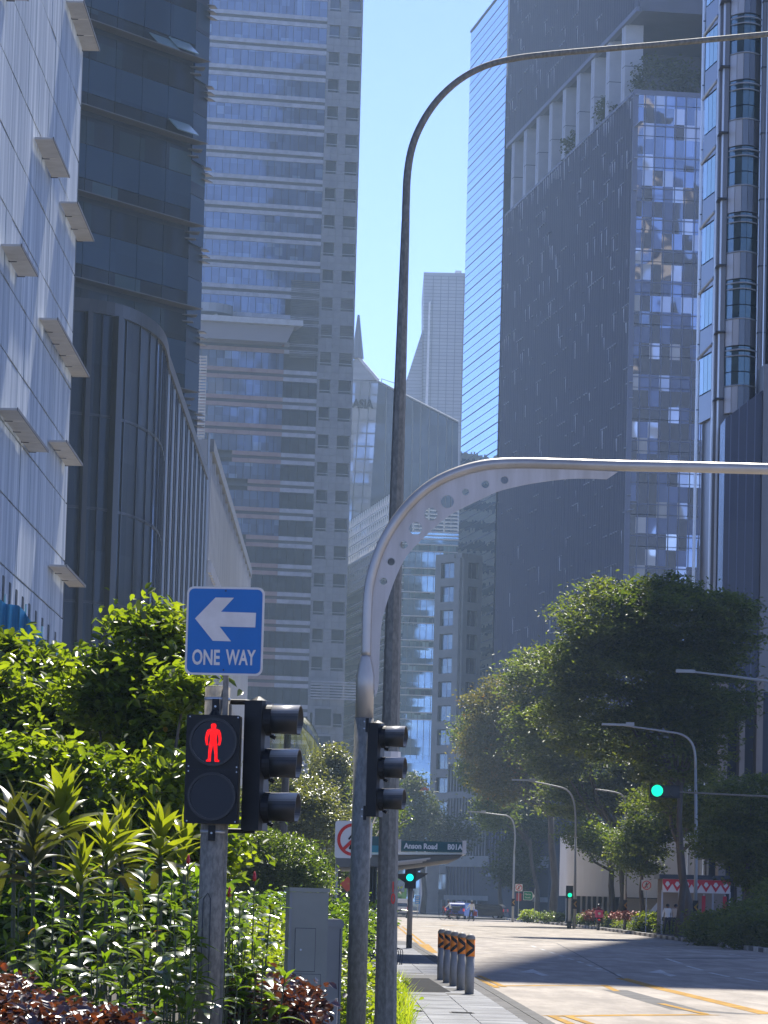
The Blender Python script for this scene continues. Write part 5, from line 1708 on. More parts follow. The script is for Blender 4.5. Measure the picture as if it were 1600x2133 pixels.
far_lamp(1301, 1935, 240.0, [(1303, 1700), (1304, 1675), (1298, 1658), (1280, 1650), (1240, 1644)], "straight grey lamp post between the trunks", .08, head=False)
far_lamp(1196, 1928, 262.0, [(1199, 1745), (1199, 1700), (1194, 1665), (1180, 1645), (1150, 1636), (1100, 1626)], "street lamp behind the green signal, pale at its foot", .09)
hl = P(1600, 1420, 150.0)
t = thing("street_lamp", "street lamp arm reaching in from the right edge above the trees", "street lamp", (hl.x + 4, 150, 0), 0, "street lamps along the far verge")
MB().tube([tuple(P(*q, 150) - Vector((hl.x + 4, 150, 0))) for q in ((1448, 1400), (1520, 1408), (1600, 1419), (1760, 1440))], [.035, .045, .055, .07], 8).build("arm", M_alu2, t)
e = P(1448, 1400, 150) - Vector((hl.x + 4, 150, 0))
MB().box(e.x - .75, e.x, -.1, .1, e.z - .03, e.z + .09).build("lantern", M_alu2, t)
MB().tube([(P(1760, 1440, 150).x - hl.x - 4, 0, 0), (P(1760, 1440, 150).x - hl.x - 4, 0, P(1760, 1440, 150).z)], .1, 8).build("pole", M_alu2, t)

# overhead green signal on a mast arm at the right
Dg = 160.0
gl0 = P(1369, 1647, Dg)
og = thing("overhead_signal", "horizontal traffic light lit green on an arm reaching from the right edge", "traffic light", tuple(gl0))
def ox(x_): return P(x_, 1650, Dg).x - gl0.x
MB().box(-.30, ox(1416), -.0, .3, -.28, .24).build("housing", M_blk, og)
MB().slab(disc(.24, 20, 0, 0), -.05, 0).build("green_lens", M_grn, og)
for x_ in (1388, 1406): MB().slab(disc(.2, 16, ox(x_), -.02), -.04, 0).build("dark_lens", M_lens, og)
MB().tube([(ox(1414), .1, -.03), (ox(1600), .1, P(1600, 1659, Dg).z - gl0.z), (ox(1720), .1, P(1720, 1666, Dg).z - gl0.z)], [.03, .045, .06], 8).build("mast_arm", M_galv, og)
MB().tube([(ox(1720), .1, -gl0.z), (ox(1720), .1, .1)], .13, 8).build("post", M_alu2, og)
# ground level green signal
q = P(1187, 1926, 262.0)
g2 = thing("traffic_light", "small traffic light lit green low beside the white footed lamp post", "traffic light", (q.x - .1, 261.0, 0))
def zz2(y_): return P(1187, y_, 261).z
MB().tube([(0, 0, 0), (0, 0, zz2(1860))], .09, 8).build("pole", M_white, g2)
pbox("black_foot", M_blk, g2, -.14, .14, -.14, .14, 0, .5)
pbox("housing", M_blk, g2, -.26, .22, -.2, .05, zz2(1871), zz2(1845))
MB().slab(disc(.14, 16, 0, zz2(1864.5)), -.24, -.2).build("green_lens", M_grn, g2)

# signs on the far verge
def at3(x_, y_, Y): return P(x_, y_, Y)
a = at3(1081, 1849, 328); nosign("no_pedestrians_sign", "small no pedestrians sign beside the curving street lamp", (a.x, 328, a.z), .62)
a = at3(1347, 1844, 222); nosign("no_pedestrians_sign", "no pedestrians sign on a thin post between the tree trunks", (a.x, 222, a.z), .60)
a = at3(1101, 1866, 320)
gs = thing("direction_sign", "green arrow shaped road sign reading Marina South", "road sign", (a.x, 320, a.z))
MB().slab([(-.42, -.36), (.26, -.36), (.50, 0), (.26, .36), (-.42, .36)], 0, .04).build("backing", M_white, gs)
MB().slab([(-.39, -.33), (.24, -.33), (.34, -.18), (.34, .18), (.24, .33), (-.39, .33)], -.01, .0).build("green_face", M_sgrn2, gs)
link("lettering", text_mesh("Marina", .2, M_white, .005, .9), gs, (-.06, -.03, .06))
link("lettering", text_mesh("South", .2, M_white, .005, .9), gs, (-.06, -.03, -.2))
pbox("post", M_alu2, gs, .5, .56, .05, .1, -a.z, .6)
a = at3(1084, 1868, 324)
tg = thing("warning_board", "dull red board hanging under the small no pedestrians sign", "road sign", (a.x, 329, a.z))
MB().slab([(-.15, -.35), (.28, -.35), (.28, .3), (-.15, .3)], 0, .03).build("board", mat("dull_red", (.3, .03, .04), .7), tg)
a = at3(870, 1874, 350)
bsn = thing("direction_sign", "small blue sign with white lines beside the far crossing", "road sign", (a.x, 350, a.z))
MB().slab([(-.24, -.38), (.24, -.38), (.24, .38), (-.24, .38)], 0, .03).build("board", mat("small_sign_blue", (.02, .2, .5), .5), bsn)
for i in range(4): pbox("white_line", M_white, bsn, -.17, .15 - .06 * (i % 2), -.01, -.004, .22 - i * .17, .28 - i * .17)
pbox("post", M_alu2, bsn, -.03, .03, .03, .08, -a.z, .3)
a = at3(858, 1864, 345)
rs_ = thing("traffic_light", "tiny far traffic light showing red above the blue sign", "traffic light", (a.x, 345, a.z))
pbox("housing", M_blk, rs_, -.12, .2, 0, .2, -.3, .4)
MB().slab(disc(.11, 12, 0, 0), -.05, 0).build("red_lens", M_red, rs_)
pbox("pole", M_alu2, rs_, .05, .12, .2, .28, -a.z, -.3)
a = P(703, 1790, 150)
tp = thing("street_lamp", "thin grey lamp pole seen below the no pedestrians sign", "street lamp", (a.x, 150, 0), 0, "street lamps along the far verge")
MB().tube([(0, 0, 0), (0, 0, P(703, 1752, 150).z)], .07, 8).build("pole", M_alu2, tp)
MB().tube([(P(670, 1769, 150).x - a.x, 0, P(670, 1769, 150).z), (P(700, 1764, 150).x - a.x, 0, P(700, 1764, 150).z)], .07, 6).build("arm", M_alu2, tp)
a = P(724, 1842, 140)
rw = thing("warning_sign", "red diamond roadworks sign peeping past the mast post", "road sign", (a.x, 140, a.z))
MB().slab([(0, -.28), (.28, 0), (0, .28), (-.28, 0)], 0, .02).build("board", mat("orange_red", (.55, .07, .02), .5), rw)
pbox("post", M_alu2, rw, -.02, .02, .02, .05, -a.z, .1)

# ================================================================== VEHICLES AND PEOPLE
M_glz = mat("vehicle_glass", (0.015, 0.02, 0.025), .08, spec=.8)
M_tail = mat("tail_lamp", (0.4, 0.01, 0.01), .3, emit=(1, .03, .02), estr=.1)
def paint(n, c): return mat("paint_" + n, c, .4, coat=.15)
def wheel(parent, x, y, r_=.33, w_=.2):
    wo = bpy.data.objects.new("wheel", None); COL.objects.link(wo); wo.parent = parent; wo.location = (x, y, r_)
    MB().tube([(-w_ / 2, 0, 0), (w_ / 2, 0, 0)], r_, 16).build("tyre", M_rub, wo)
    MB().tube([(-w_ / 2 - .01, 0, 0), (w_ / 2 + .01, 0, 0)], r_ * .6, 12).build("rim", M_alu, wo)
def van(loc, label, col, w_=1.72, h_=1.95, l_=4.6, rz=0, boxy=True, taxi=False, name="van", cat="van"):
    t = thing(name, label, cat, loc, rz)
    pm = paint(col[0], col[1])
    hw = w_ / 2
    ch = .22
    prof = [(0, .35), (0, .9), (.05, 1.0), (.28 if not boxy else .12, h_ - .12), (.5 if not boxy else .22, h_), (l_ * .62, h_), (l_ * .78, 1.08 if boxy else 1.0), (l_, .85), (l_, .3)]
    # body lofted over three half widths for tumblehome
    mb = MB()
    st = [(-hw + .03, 1), (-hw, 1), (hw, 1), (hw - .03, 1)]
    n = len(prof)
    def wdt(z_): return hw * (1 - .13 * max(0, (z_ - .95)) / (h_ - .95))
    vsl = [(-wdt(z_), y_, z_) for y_, z_ in prof] + [(wdt(z_), y_, z_) for y_, z_ in prof]
    fs = [tuple(range(n)), tuple(range(2 * n - 1, n - 1, -1))] + [(j, i, i + n, j + n) for i, j in ((i, (i + 1) % n) for i in range(n))]
    mb.add(vsl, fs).build("body", pm, t)
    wz0, wz1 = 1.03, h_ - .18
    o = .3 if not boxy else .14
    MB().add([(-wdt(wz0) + .1, .045, wz0), (wdt(wz0) - .1, .045, wz0), (wdt(wz1) - .1, (o) * .85, wz1), (-wdt(wz1) + .1, o * .85, wz1)], [(0, 1, 2, 3)]).build("rear_window", M_glz, t)
    for s_ in (-1, 1):
        MB().add([(s_ * (wdt(1.05) + .006), .35, 1.05), (s_ * (wdt(1.05) + .006), l_ * .68, 1.05), (s_ * (wdt(wz1) + .006), l_ * .6, wz1), (s_ * (wdt(wz1) + .006), .5, wz1)], [(0, 1, 2, 3)]).build("side_window", M_glz, t)
        pbox("tail_lamp", M_tail, t, s_ * hw - (.14 if s_ > 0 else -.01), s_ * hw - (-.01 if s_ > 0 else .14) * 1, -.02, .05, .75, 1.0)
        wheel(t, s_ * (hw - .12), .8); wheel(t, s_ * (hw - .12), l_ - .8)
    pbox("bumper", M_darkm, t, -hw + .02, hw - .02, -.06, .02, .3, .5)
    pbox("number_plate", M_blk, t, -.26, .26, -.03, .0, .62, .74)
    if taxi: pbox("roof_sign", M_white, t, -.3, .3, 1.6, 1.8, h_, h_ + .14)
    return t
M_box = M_darkm
q = P(833, 1912, 350.0); van((q.x - .1, 350, 0), "white hatch backed van waiting beside the green bus", ("white", (.7, .7, .68)), 1.75, 1.75, 4.4)
q = P(948, 1908, 352.0); van((q.x, 352, .0), "blue taxi car behind the cyclist", ("blue", (.02, .06, .35)), 1.75, 1.5, 4.3, R(-18), False, True, "taxi", "taxi")
q = P(1078 - 5, 1908, 352.0); q = P(1070, 1910, 352)
q = P(1066, 1908, 356.0); van((q.x + .0, 372, .0), "black car parked under the dark building", ("black", (.015, .015, .018)), 1.8, 1.45, 4.4, R(75), False, False, "car", "car")
q = P(704, 1895, 300.0); van((q.x, 300, 0), "white car with red tail lamps beyond the hedge", ("white", (.7, .7, .68)), 1.75, 1.45, 4.3, 0, False, False, "car", "car")
# bus
q = P(832, 1908, 372.0)
bus = thing("bus", "green double deck bus with rounded roof behind the white van", "bus", (q.x - .35, 375, 0))
M_bus = paint("green", (.16, .42, .05))
hb = P(832, 1826, 375).z
MB().slab([(-1.3, .4), (1.0, .4), (1.0, hb - .6), (.8, hb - .15), (.4, hb), (-1.3, hb)], 0, 11).build("body", M_bus, bus)
pbox("upper_window", M_glz, bus, -1.2, .8, -.03, .0, hb - 1.5, hb - .35)
pbox("lower_vent", mat("bus_dark_green", (.06, .2, .03), .5), bus, -1.0, .55, -.03, .0, 1.35, 1.95)
MB().slab(disc(.22, 14, .35, 2.5), -.03, 0).build("round_emblem", M_white, bus)
for s_ in (-1.0, .8): wheel(bus, s_, 1.5, .48, .28)

# person by skin modifier
def skin_body(name, verts, edges, radii, m_, parent, root_i=0, level=2):
    me = bpy.data.meshes.new(name)
    me.from_pydata(verts, edges, [])
    o = bpy.data.objects.new(name, me); COL.objects.link(o)
    md = o.modifiers.new("skin", 'SKIN')
    if not me.skin_vertices: me.attributes
    sv = me.skin_vertices
    if len(sv) == 0:
        return o
    for i, r_ in enumerate(radii):
        sv[0].data[i].radius = (r_, r_) if not isinstance(r_, tuple) else r_
        sv[0].data[i].use_root = (i == root_i)
    sb = o.modifiers.new("subd", 'SUBSURF'); sb.levels = level; sb.render_levels = level
    dg = bpy.context.evaluated_depsgraph_get()
    em = bpy.data.meshes.new_from_object(o.evaluated_get(dg))
    bpy.data.objects.remove(o)
    em.materials.clear()
    for mm in (m_ if isinstance(m_, list) else [m_]): em.materials.append(mm)
    em.polygons.foreach_set("use_smooth", [True] * len(em.polygons))
    return link(name, em, parent)
M_skin = mat("skin", (.22, .12, .08), .6)
M_hair = mat("hair_black", (.012, .011, .01), .5)
M_shirt = mat("white_shirt", (.72, .72, .70), .8)
M_trou = mat("dark_trousers", (.02, .022, .03), .8)
M_pink = mat("pink_jacket", (.55, .03, .12), .7)
M_mar = mat("maroon_bag", (.22, .03, .04), .7)
M_helm = mat("helmet", (.02, .02, .022), .25)
def clothes_by_z(o, cuts):
    """assign materials by height: cuts = [(zmax, index)...]"""
    me = o.data
    for p in me.polygons:
        z_ = p.center.z
        for zm, i in cuts:
            if z_ <= zm:
                p.material_index = i; break
def person(loc, label, J_, mats_, cuts, rz=0):
    """J_: dict of joints; body is one skinned surface, feet to head, with hands of five fingers"""
    t = thing("person", label, "person", loc, rz)
    order = ["pelvis", "belly", "chest", "neck", "head", "crown"]
    V, E, Rr = [], [], []
    idx = {}
    def add(n, r_):
        idx[n] = len(V); V.append(J_[n]); Rr.append(r_)
    for n, r_ in (("pelvis", (.15, .11)), ("belly", (.135, .10)), ("chest", (.165, .115)), ("neck", .055), ("head", (.082, .095)), ("crown", (.075, .085))): add(n, r_)
    E += [(0, 1), (1, 2), (2, 3), (3, 4), (4, 5)]
    for s_ in ("l", "r"):
        for n, r_ in (("sh" + s_, .062), ("el" + s_, .043), ("wr" + s_, .028), ("hd" + s_, (.034, .018))): add(n, r_)
        E += [(2, idx["sh" + s_]), (idx["sh" + s_], idx["el" + s_]), (idx["el" + s_], idx["wr" + s_]), (idx["wr" + s_], idx["hd" + s_])]
        for n, r_ in (("hp" + s_, .095), ("kn" + s_, .062), ("an" + s_, .042), ("to" + s_, (.04, .03))): add(n, r_)
        E += [(0, idx["hp" + s_]), (idx["hp" + s_], idx["kn" + s_]), (idx["kn" + s_], idx["an" + s_]), (idx["an" + s_], idx["to" + s_])]
        h = Vector(J_["hd" + s_]); wv = (h - Vector(J_["wr" + s_])).normalized()
        sd = Vector((0, 0, 1)).cross(wv); sd = sd.normalized() if sd.length > .1 else Vector((0, 1, 0))
        for k in range(5):
            V.append(tuple(h + wv * (.05 + .012 * (k in (1, 2))) + sd * (.028 * (k - 1.5) / 1.5 if k < 4 else -.05))); Rr.append(.009)
            E.append((idx["hd" + s_], len(V) - 1))
            V.append(tuple(h + wv * (.085 if k < 4 else .06) + sd * (.034 * (k - 1.5) / 1.5 if k < 4 else -.06) + Vector((0, 0, -.012)))); Rr.append(.008)
            E.append((len(V) - 2, len(V) - 1))
    o = skin_body("body", V, E, Rr, mats_, t)
    clothes_by_z(o, cuts)
    hd = Vector(J_["head"])
    return t, hd
base_j = dict(pelvis=(0, 0, .95), belly=(0, 0, 1.12), chest=(0, 0, 1.34), neck=(0, 0, 1.48), head=(0, -.01, 1.57), crown=(0, -.01, 1.66),
              shl=(-.17, 0, 1.40), ell=(-.24, .02, 1.14), wrl=(-.27, -.08, .92), hdl=(-.275, -.10, .86), shr=(.17, 0, 1.40), elr=(.22, .03, 1.14), wrr=(.24, .0, .90), hdr=(.24, -.0, .84),
              hpl=(-.09, 0, .88), knl=(-.13, -.02, .49), anl=(-.16, .05, .09), tol=(-.2, -.08, .04), hpr=(.09, 0, .88), knr=(.12, .02, .49), anr=(.15, 0, .09), tor=(.12, -.12, .04))
def headbits(t, hd, helmet=False, r_=.105):
    m_ = M_helm if helmet else M_hair
    mb = MB(); n, k = 14, 7
    rings = []
    for i in range(k):
        a = math.pi / 2 * i / (k - 1)
        for j in range(n):
            b = 2 * math.pi * j / n
            mb.v.append((hd.x + r_ * math.cos(a) * math.cos(b), hd.y + .012 + r_ * 1.12 * math.cos(a) * math.sin(b), hd.z + .03 + r_ * 1.05 * math.sin(a) - (.05 if i == 0 else 0)))
    for i in range(k - 1):
        for j in range(n):
            j2 = (j + 1) % n
            mb.f.append((i * n + j, i * n + j2, (i + 1) * n + j2, (i + 1) * n + j)); mb.mi.append(0)
    mb.build("helmet" if helmet else "hair", m_, t, smooth=True)
    if not helmet or True:
        fy = hd.y - .085
        for s_ in (-1, 1):
            MB().tube([(hd.x + s_ * .03, fy - .003, hd.z - .01), (hd.x + s_ * .03, fy + .01, hd.z - .01)], .009, 8).build("eye", M_hair, t)
            MB().tube([(hd.x + s_ * .085, hd.y, hd.z - .045), (hd.x + s_ * .088, hd.y + .005, hd.z + .005)], .014, 6).build("ear", M_skin, t)
        MB().tube([(hd.x, fy, hd.z + .0), (hd.x, fy - .022, hd.z - .035)], [.008, .014], 6).build("nose", M_skin, t)
        MB().box(hd.x - .024, hd.x + .024, fy - .004, fy + .01, hd.z - .065, hd.z - .057).build("mouth", mat("lips", (.2, .05, .04), .6), t)
# pedestrian crossing
q = G(982, 1920)
J1 = dict(base_j); 
J1.update(knl=(-.16, .0, .50), anl=(-.20, .1, .09), tol=(-.30, .06, .04), knr=(.12, 0, .49), anr=(.2, .02, .09), tor=(.1, -.04, .04), ell=(-.30, -.02, 1.18), wrl=(-.42, -.05, 1.02), hdl=(-.47, -.06, .98))
t_, hd_ = person((q.x, q.y, 0), "standing pedestrian in pale shirt and dark trousers holding a maroon bag", J1, [M_trou, M_shirt, M_skin], [(.97, 0), (1.46, 1), (3, 2)])
headbits(t_, hd_)
bg_ = thing("shoulder_bag", "maroon bag hanging at the pedestrian's side", "bag", (q.x + .30, q.y - .05, .5))
MB().slab([(-.16, 0), (.14, -.02), (.16, .34), (-.1, .38)], -.07, .07).build("sack", M_mar, bg_)
MB().tube([(-.05, 0, .36), (-.04, 0, .62), (.0, 0, .36)], .015, 6).build("strap", M_mar, bg_)
# cyclist
q = G(936, 1917)
bk = thing("bicycle", "black bicycle crossing the road with a dark crate behind its saddle", "bicycle", (q.x, q.y, 0))
for x_ in (-.56, .56):
    wo = bpy.data.objects.new("wheel", None); COL.objects.link(wo); wo.parent = bk; wo.location = (x_, 0, .35)
    mb = MB(); mb.tube([(.335 * math.cos(a * math.pi / 14), 0, .335 * math.sin(a * math.pi / 14)) for a in range(29)], .02, 6, False); mb.build("tyre", M_rub, wo)
    mb = MB()
    for a in range(8): mb.tube([(0, 0, 0), (.33 * math.cos(a * math.pi / 4), 0, .33 * math.sin(a * math.pi / 4))], .004, 4)
    mb.build("spokes", M_alu, wo)
fm = MB()
for a, b in (((-.56, 0, .35), (-.42, 0, .92)), ((-.44, 0, .85), (.0, 0, .32)), ((0, 0, .32), (.12, 0, .88)), ((-.43, 0, .88), (.1, 0, .8)), ((0, 0, .32), (.56, 0, .35)), ((.1, 0, .8), (.56, 0, .35))): fm.tube([a, b], .022, 8)
fm.build("frame", mat("bike_red", (.2, .03, .04), .4), bk)
MB().tube([(-.42, -.28, 1.0), (-.44, 0, 1.02), (-.42, .28, 1.0)], .018, 6).build("handlebar", M_darkm, bk)
MB().box(.0, .25, -.07, .07, .88, .93).build("saddle", M_rub, bk)
MB().box(.25, .85, -.2, .2, .82, .86).build("carrier", M_darkm, bk)
MB().slab([(-.62, .98), (-.40, .98), (-.42, 1.2), (-.6, 1.18)], -.18, .18).build("front_basket", M_mar, bk)
crt = thing("delivery_crate", "dark crate strapped on the bicycle carrier", "crate", (q.x + .55, q.y, .865))
MB().box(-.3, .35, -.22, .22, 0, .30).build("box", M_darkm, crt); MB().box(-.32, .37, -.24, .24, .30, .335).build("lid", mat("crate_lid", (.3, .42, .45), .5), crt)
J2 = dict(pelvis=(.12, 0, .98), belly=(.08, 0, 1.14), chest=(-.02, 0, 1.36), neck=(-.08, 0, 1.49), head=(-.11, 0, 1.59), crown=(-.11, 0, 1.67),
          shl=(-.03, -.17, 1.41), ell=(-.22, -.24, 1.2), wrl=(-.40, -.25, 1.06), hdl=(-.43, -.25, 1.03), shr=(-.03, .17, 1.41), elr=(-.22, .24, 1.2), wrr=(-.40, .25, 1.06), hdr=(-.43, .25, 1.03),
          hpl=(.10, -.09, .92), knl=(-.25, -.12, .72), anl=(-.08, -.13, .34), tol=(-.2, -.13, .29), hpr=(.10, .09, .92), knr=(-.15, .12, .58), anr=(.08, .13, .22), tor=(-.05, .13, .18))
t_, hd_ = person((q.x, q.y, 0), "cyclist in white shirt and dark helmet riding a bicycle across the road", J2, [M_trou, M_shirt, M_skin], [(1.0, 0), (1.46, 1), (3, 2)])
headbits(t_, hd_, True)
# motorcycle rider from behind
q = G(1247, 1938)
mc = thing("motorcycle", "dark delivery motorcycle seen from behind beside the painted kerb", "motorcycle", (q.x, q.y, 0))
for y_ in (.0, 1.25):
    wo = bpy.data.objects.new("wheel", None); COL.objects.link(wo); wo.parent = mc; wo.location = (0, y_, .3)
    MB().tube([(-.055, 0, 0), (.055, 0, 0)], .3, 18).build("tyre", M_rub, wo); MB().tube([(-.06, 0, 0), (.06, 0, 0)], .17, 12).build("rim", M_alu, wo)
MB().prism([(-.12, -.25), (.12, -.25), (.17, .5), (.1, 1.0), (-.1, 1.0), (-.17, .5)], .45, .78).build("body", M_blk, mc)
MB().prism([(-.15, -.3), (.15, -.3), (.15, .5), (-.15, .5)], .78, .84).build("seat", M_rub, mc)
MB().tube([(-.36, .95, 1.05), (0, 1.0, 1.0), (.36, .95, 1.05)], .02, 6).build("handlebar", M_darkm, mc)
for s_ in (-1, 1): MB().tube([(s_ * .34, .95, 1.05), (s_ * .42, .92, 1.25)], .012, 5).build("mirror_stalk", M_darkm, mc)
pbox("tail_lamp", M_tail, mc, -.08, .08, -.33, -.28, .66, .74)
pbox("number_plate", M_blk, mc, -.1, .1, -.34, -.3, .48, .62)
pk = thing("delivery_box", "pink delivery box with round white mark on the back of the motorcycle", "box", (q.x, q.y - .15, .84))
MB().prism([(-.25, -.24), (.25, -.24), (.25, .2), (-.25, .2)], 0, .42).build("box", mat("pink_box", (.62, .045, .16), .6), pk)
MB().prism([(-.27, -.26), (.27, -.26), (.27, .22), (-.27, .22)], .42, .47).build("lid", mat("pink_box", (.62, .045, .16), .6), pk)
MB().slab(disc(.09, 14, 0, .26), -.25, -.24).build("round_mark", M_white, pk)
J3 = dict(pelvis=(0, .35, .95), belly=(0, .36, 1.1), chest=(0, .42, 1.32), neck=(0, .45, 1.46), head=(0, .47, 1.56), crown=(0, .47, 1.64),
          shl=(-.19, .43, 1.38), ell=(-.34, .62, 1.2), wrl=(-.36, .85, 1.08), hdl=(-.36, .92, 1.06), shr=(.19, .43, 1.38), elr=(.34, .62, 1.2), wrr=(.36, .85, 1.08), hdr=(.36, .92, 1.06),
          hpl=(-.1, .36, .9), knl=(-.25, .75, .72), anl=(-.25, .55, .36), tol=(-.26, .66, .3), hpr=(.1, .36, .9), knr=(.25, .75, .72), anr=(.25, .55, .36), tor=(.26, .66, .3))
t_, hd_ = person((q.x, q.y, 0), "motorcycle rider in a dark red jacket and black helmet seen from behind", J3, [M_trou, mat("dark_red_jacket", (.10, .015, .03), .7), M_skin], [(.94, 0), (1.46, 1), (3, 2)])
headbits(t_, hd_, True, .13)
# two people behind the hedge at the right
for x_, col_, lab in ((1390, M_shirt, "person in white shirt walking behind the hedge by the white van"), (1407, mat("beige_top", (.5, .42, .34), .8), "person in beige top behind the hedge under the tree")):
    q = G(x_, 1925 + 6); Y = 212.0; pq = P(x_, 1930, Y)
    t_, hd_ = person((pq.x, Y, .12), lab, base_j, [M_trou, col_, M_skin], [(.97, 0), (1.46, 1), (3, 2)])
    headbits(t_, hd_)
q = P(1372, 1910, 225.0); van((q.x + 2.9, 228, .12), "white van parked beyond the trunks by the bunting tent", ("white", (.7, .7, .68)), 1.7, 1.9, 4.2, R(80))
# tent with red and white bunting
Y = 218.0
ta, tb_ = P(1380, 1866, Y), P(1521, 1866, Y)
tent = thing("awning_tent", "grey tent hung with red and white draped bunting", "tent", (ta.x, Y, 0))
Wt = tb_.x - ta.x; z0, z1_ = P(1450, 1860, Y).z, P(1450, 1832, Y).z
M_bun = mat("bunting_red", (.55, .03, .05), .8); M_bw = mat("bunting_white", (.7, .66, .64), .8)
pbox("fascia", M_bw, tent, 0, Wt, 0, .1, z0, z1_)
pbox("roof", M_darkm, tent, -.2, Wt + .2, -.1, 4, z1_, z1_ + .25)
mb = MB(); n = 7
for i in range(n):
    a, b = Wt * i / n, Wt * (i + 1) / n
    h = z1_ - z0
    mb.slab([(a, z1_ - h * .35), (a + (b - a) * .5, z0 + .05), (b, z1_ - h * .35), (b, z1_ - .02), (a, z1_ - .02)][::1], -.03, -.002)
mb.build("red_drape", M_bun, tent)
mb = MB()
for i in range(n):
    a, b = Wt * i / n, Wt * (i + 1) / n; h = z1_ - z0
    mb.slab([(a + (b - a) * .25, z1_ - h * .4), (a + (b - a) * .5, z1_ - h * .62), (a + (b - a) * .75, z1_ - h * .4), (a + (b - a) * .6, z1_ - h * .2), (a + (b - a) * .4, z1_ - h * .2)], -.05, -.032)
mb.build("white_drape", M_bw, tent)
for i in range(5):
    x_ = Wt * i / 4
    pbox("post", M_lcol, tent, x_ - .05, x_ + .05, .1, .2, .12, z0 + .1)
pbox("back_wall", mat("tent_wall", (.33, .28, .24), .8), tent, 0, Wt, 3.8, 3.9, .12, z1_)
for x_ in (1466, 1510):
    a = P(x_, 1890, Y - 1)
    f = thing("flag_banner", "furled red flag on a pole by the tent, %s one" % ("left" if x_ < 1500 else "right"), "flag", (a.x, Y - 1, .12))
    MB().tube([(0, 0, 0), (0, 0, 2.3)], .03, 6).build("pole", M_wht, f)
    MB().prism([(-.12, -.05), (.08, -.05), (.1, .05), (-.1, .05)], .7, 2.2).build("cloth", M_bun, f)

# umbrella held behind the hedge
uq = P(592, 1874, 70.0)
um = thing("umbrella", "pale blue open umbrella just showing above the green hedge", "umbrella", (uq.x, 70, 0))
mb = MB(); nu = 16
mb.v.append((0, 0, uq.z + .14))
for rr_, zz_ in ((.16, .12), (.3, .06), (.42, -.03)):
    for i in range(nu): mb.v.append((rr_ * math.cos(2 * math.pi * i / nu), rr_ * math.sin(2 * math.pi * i / nu), uq.z + zz_ + (.015 if i % 2 else 0)))
for i in range(nu):
    j = (i + 1) % nu; mb.f.append((0, 1 + i, 1 + j)); mb.mi.append(0)
    for k in range(2): mb.f.append((1 + k * nu + i, 1 + (k + 1) * nu + i, 1 + (k + 1) * nu + j, 1 + k * nu + j)); mb.mi.append(0)
mb.build("canopy", mat("pale_blue_cloth", (.45, .62, .72), .6), um)
MB().tube([(0, 0, 1.0), (0, 0, uq.z + .16)], .01, 6).build("shaft", M_alu, um)
# blue netting at the far left
nb_ = P(20, 1290, 62.0)
net = thing("scaffold_netting", "blue debris netting draped over a sloping frame at the left edge", "netting", (nb_.x, 62, 0))
ed = [(-60, 1220), (-12, 1240), (14, 1258), (40, 1262), (62, 1290), (80, 1312), (104, 1352), (120, 1380)]
mb = MB(); M_net = mat("blue_netting", (.05, .26, .42), .8, col2=(.08, .36, .55), scale=3, stretch=(3, 3, .5))
top = [P(a, b, 62.0) for a, b in smooth(ed, 4)]
nn = len(top)
for i, p in enumerate(top):
    mb.v.append((p.x - nb_.x, .12 * math.sin(i * 1.9), p.z)); mb.v.append((p.x - nb_.x, .25 * math.sin(i * 1.9 + .4), p.z - 1.6))
for i in range(nn - 1): mb.f.append((2 * i, 2 * i + 1, 2 * i + 3, 2 * i + 2)); mb.mi.append(0)
mb.build("cloth", M_net, net, smooth=True)
for i in (0, 7, 14, 21, 27):
    if i < nn: MB().tube([(top[i].x - nb_.x, .3, 0), (top[i].x - nb_.x, .3, top[i].z + .15)], .03, 6).build("pole", M_alu, net)
# ================================================================== VEGETATION
L_near = leaf_mat("broad_leaf_green", (0.045, 0.075, 0.012), (0.10, 0.14, 0.02), (0.15, 0.18, 0.03), .55, .14, .3, 3)
L_cost = leaf_mat("ginger_leaf", (0.03, 0.062, 0.014), (0.07, 0.115, 0.022), None, .48, .18, .25, 5)
L_cord = leaf_mat("cordyline_leaf", (0.06, 0.085, 0.012), (0.12, 0.145, 0.022), (0.17, 0.13, 0.03), .5, .12, .3, 6)
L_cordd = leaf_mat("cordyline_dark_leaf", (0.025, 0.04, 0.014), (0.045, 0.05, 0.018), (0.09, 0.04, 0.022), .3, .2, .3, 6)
L_red = leaf_mat("red_leaf", (0.028, 0.012, 0.014), (0.075, 0.02, 0.024), (0.16, 0.035, 0.02), .22, .35, .32, 14)
L_lime = leaf_mat("lime_groundcover", (0.08, 0.13, 0.012), (0.14, 0.18, 0.025), None, .45, .1, .4, 4)
L_mid = leaf_mat("street_bush", (0.035, 0.065, 0.012), (0.075, 0.11, 0.022), (0.12, 0.14, 0.04), .45, .14, .35, 1.2)
L_tree = leaf_mat("rain_tree", (0.03, 0.052, 0.018), (0.075, 0.10, 0.03), (0.11, 0.13, 0.045), .5, .1, .45, .5)
L_olive = leaf_mat("autumn_tree", (0.05, 0.06, 0.02), (0.10, 0.09, 0.03), (0.2, 0.09, 0.03), .4, .1, .45, .7)
L_grey = leaf_mat("grey_green_tree", (0.055, 0.07, 0.035), (0.11, 0.125, 0.065), None, .35, .25, .35, .5)
L_far = leaf_mat("far_tree", (0.03, 0.045, 0.02), (0.055, 0.075, 0.035), None, .3, .1, .5, .3)
L_grass = leaf_mat("grass_blade", (0.09, 0.14, 0.02), (0.18, 0.22, 0.04), None, .5, .1, .4, 5)
M_bark = mat("bark", (0.075, 0.06, 0.048), .9, col2=(0.13, 0.11, 0.09), scale=5, stretch=(1, 1, .2), detail=8, bump=.4, bscale=12)
M_stem = mat("green_stem", (0.05, 0.06, 0.02), .6)
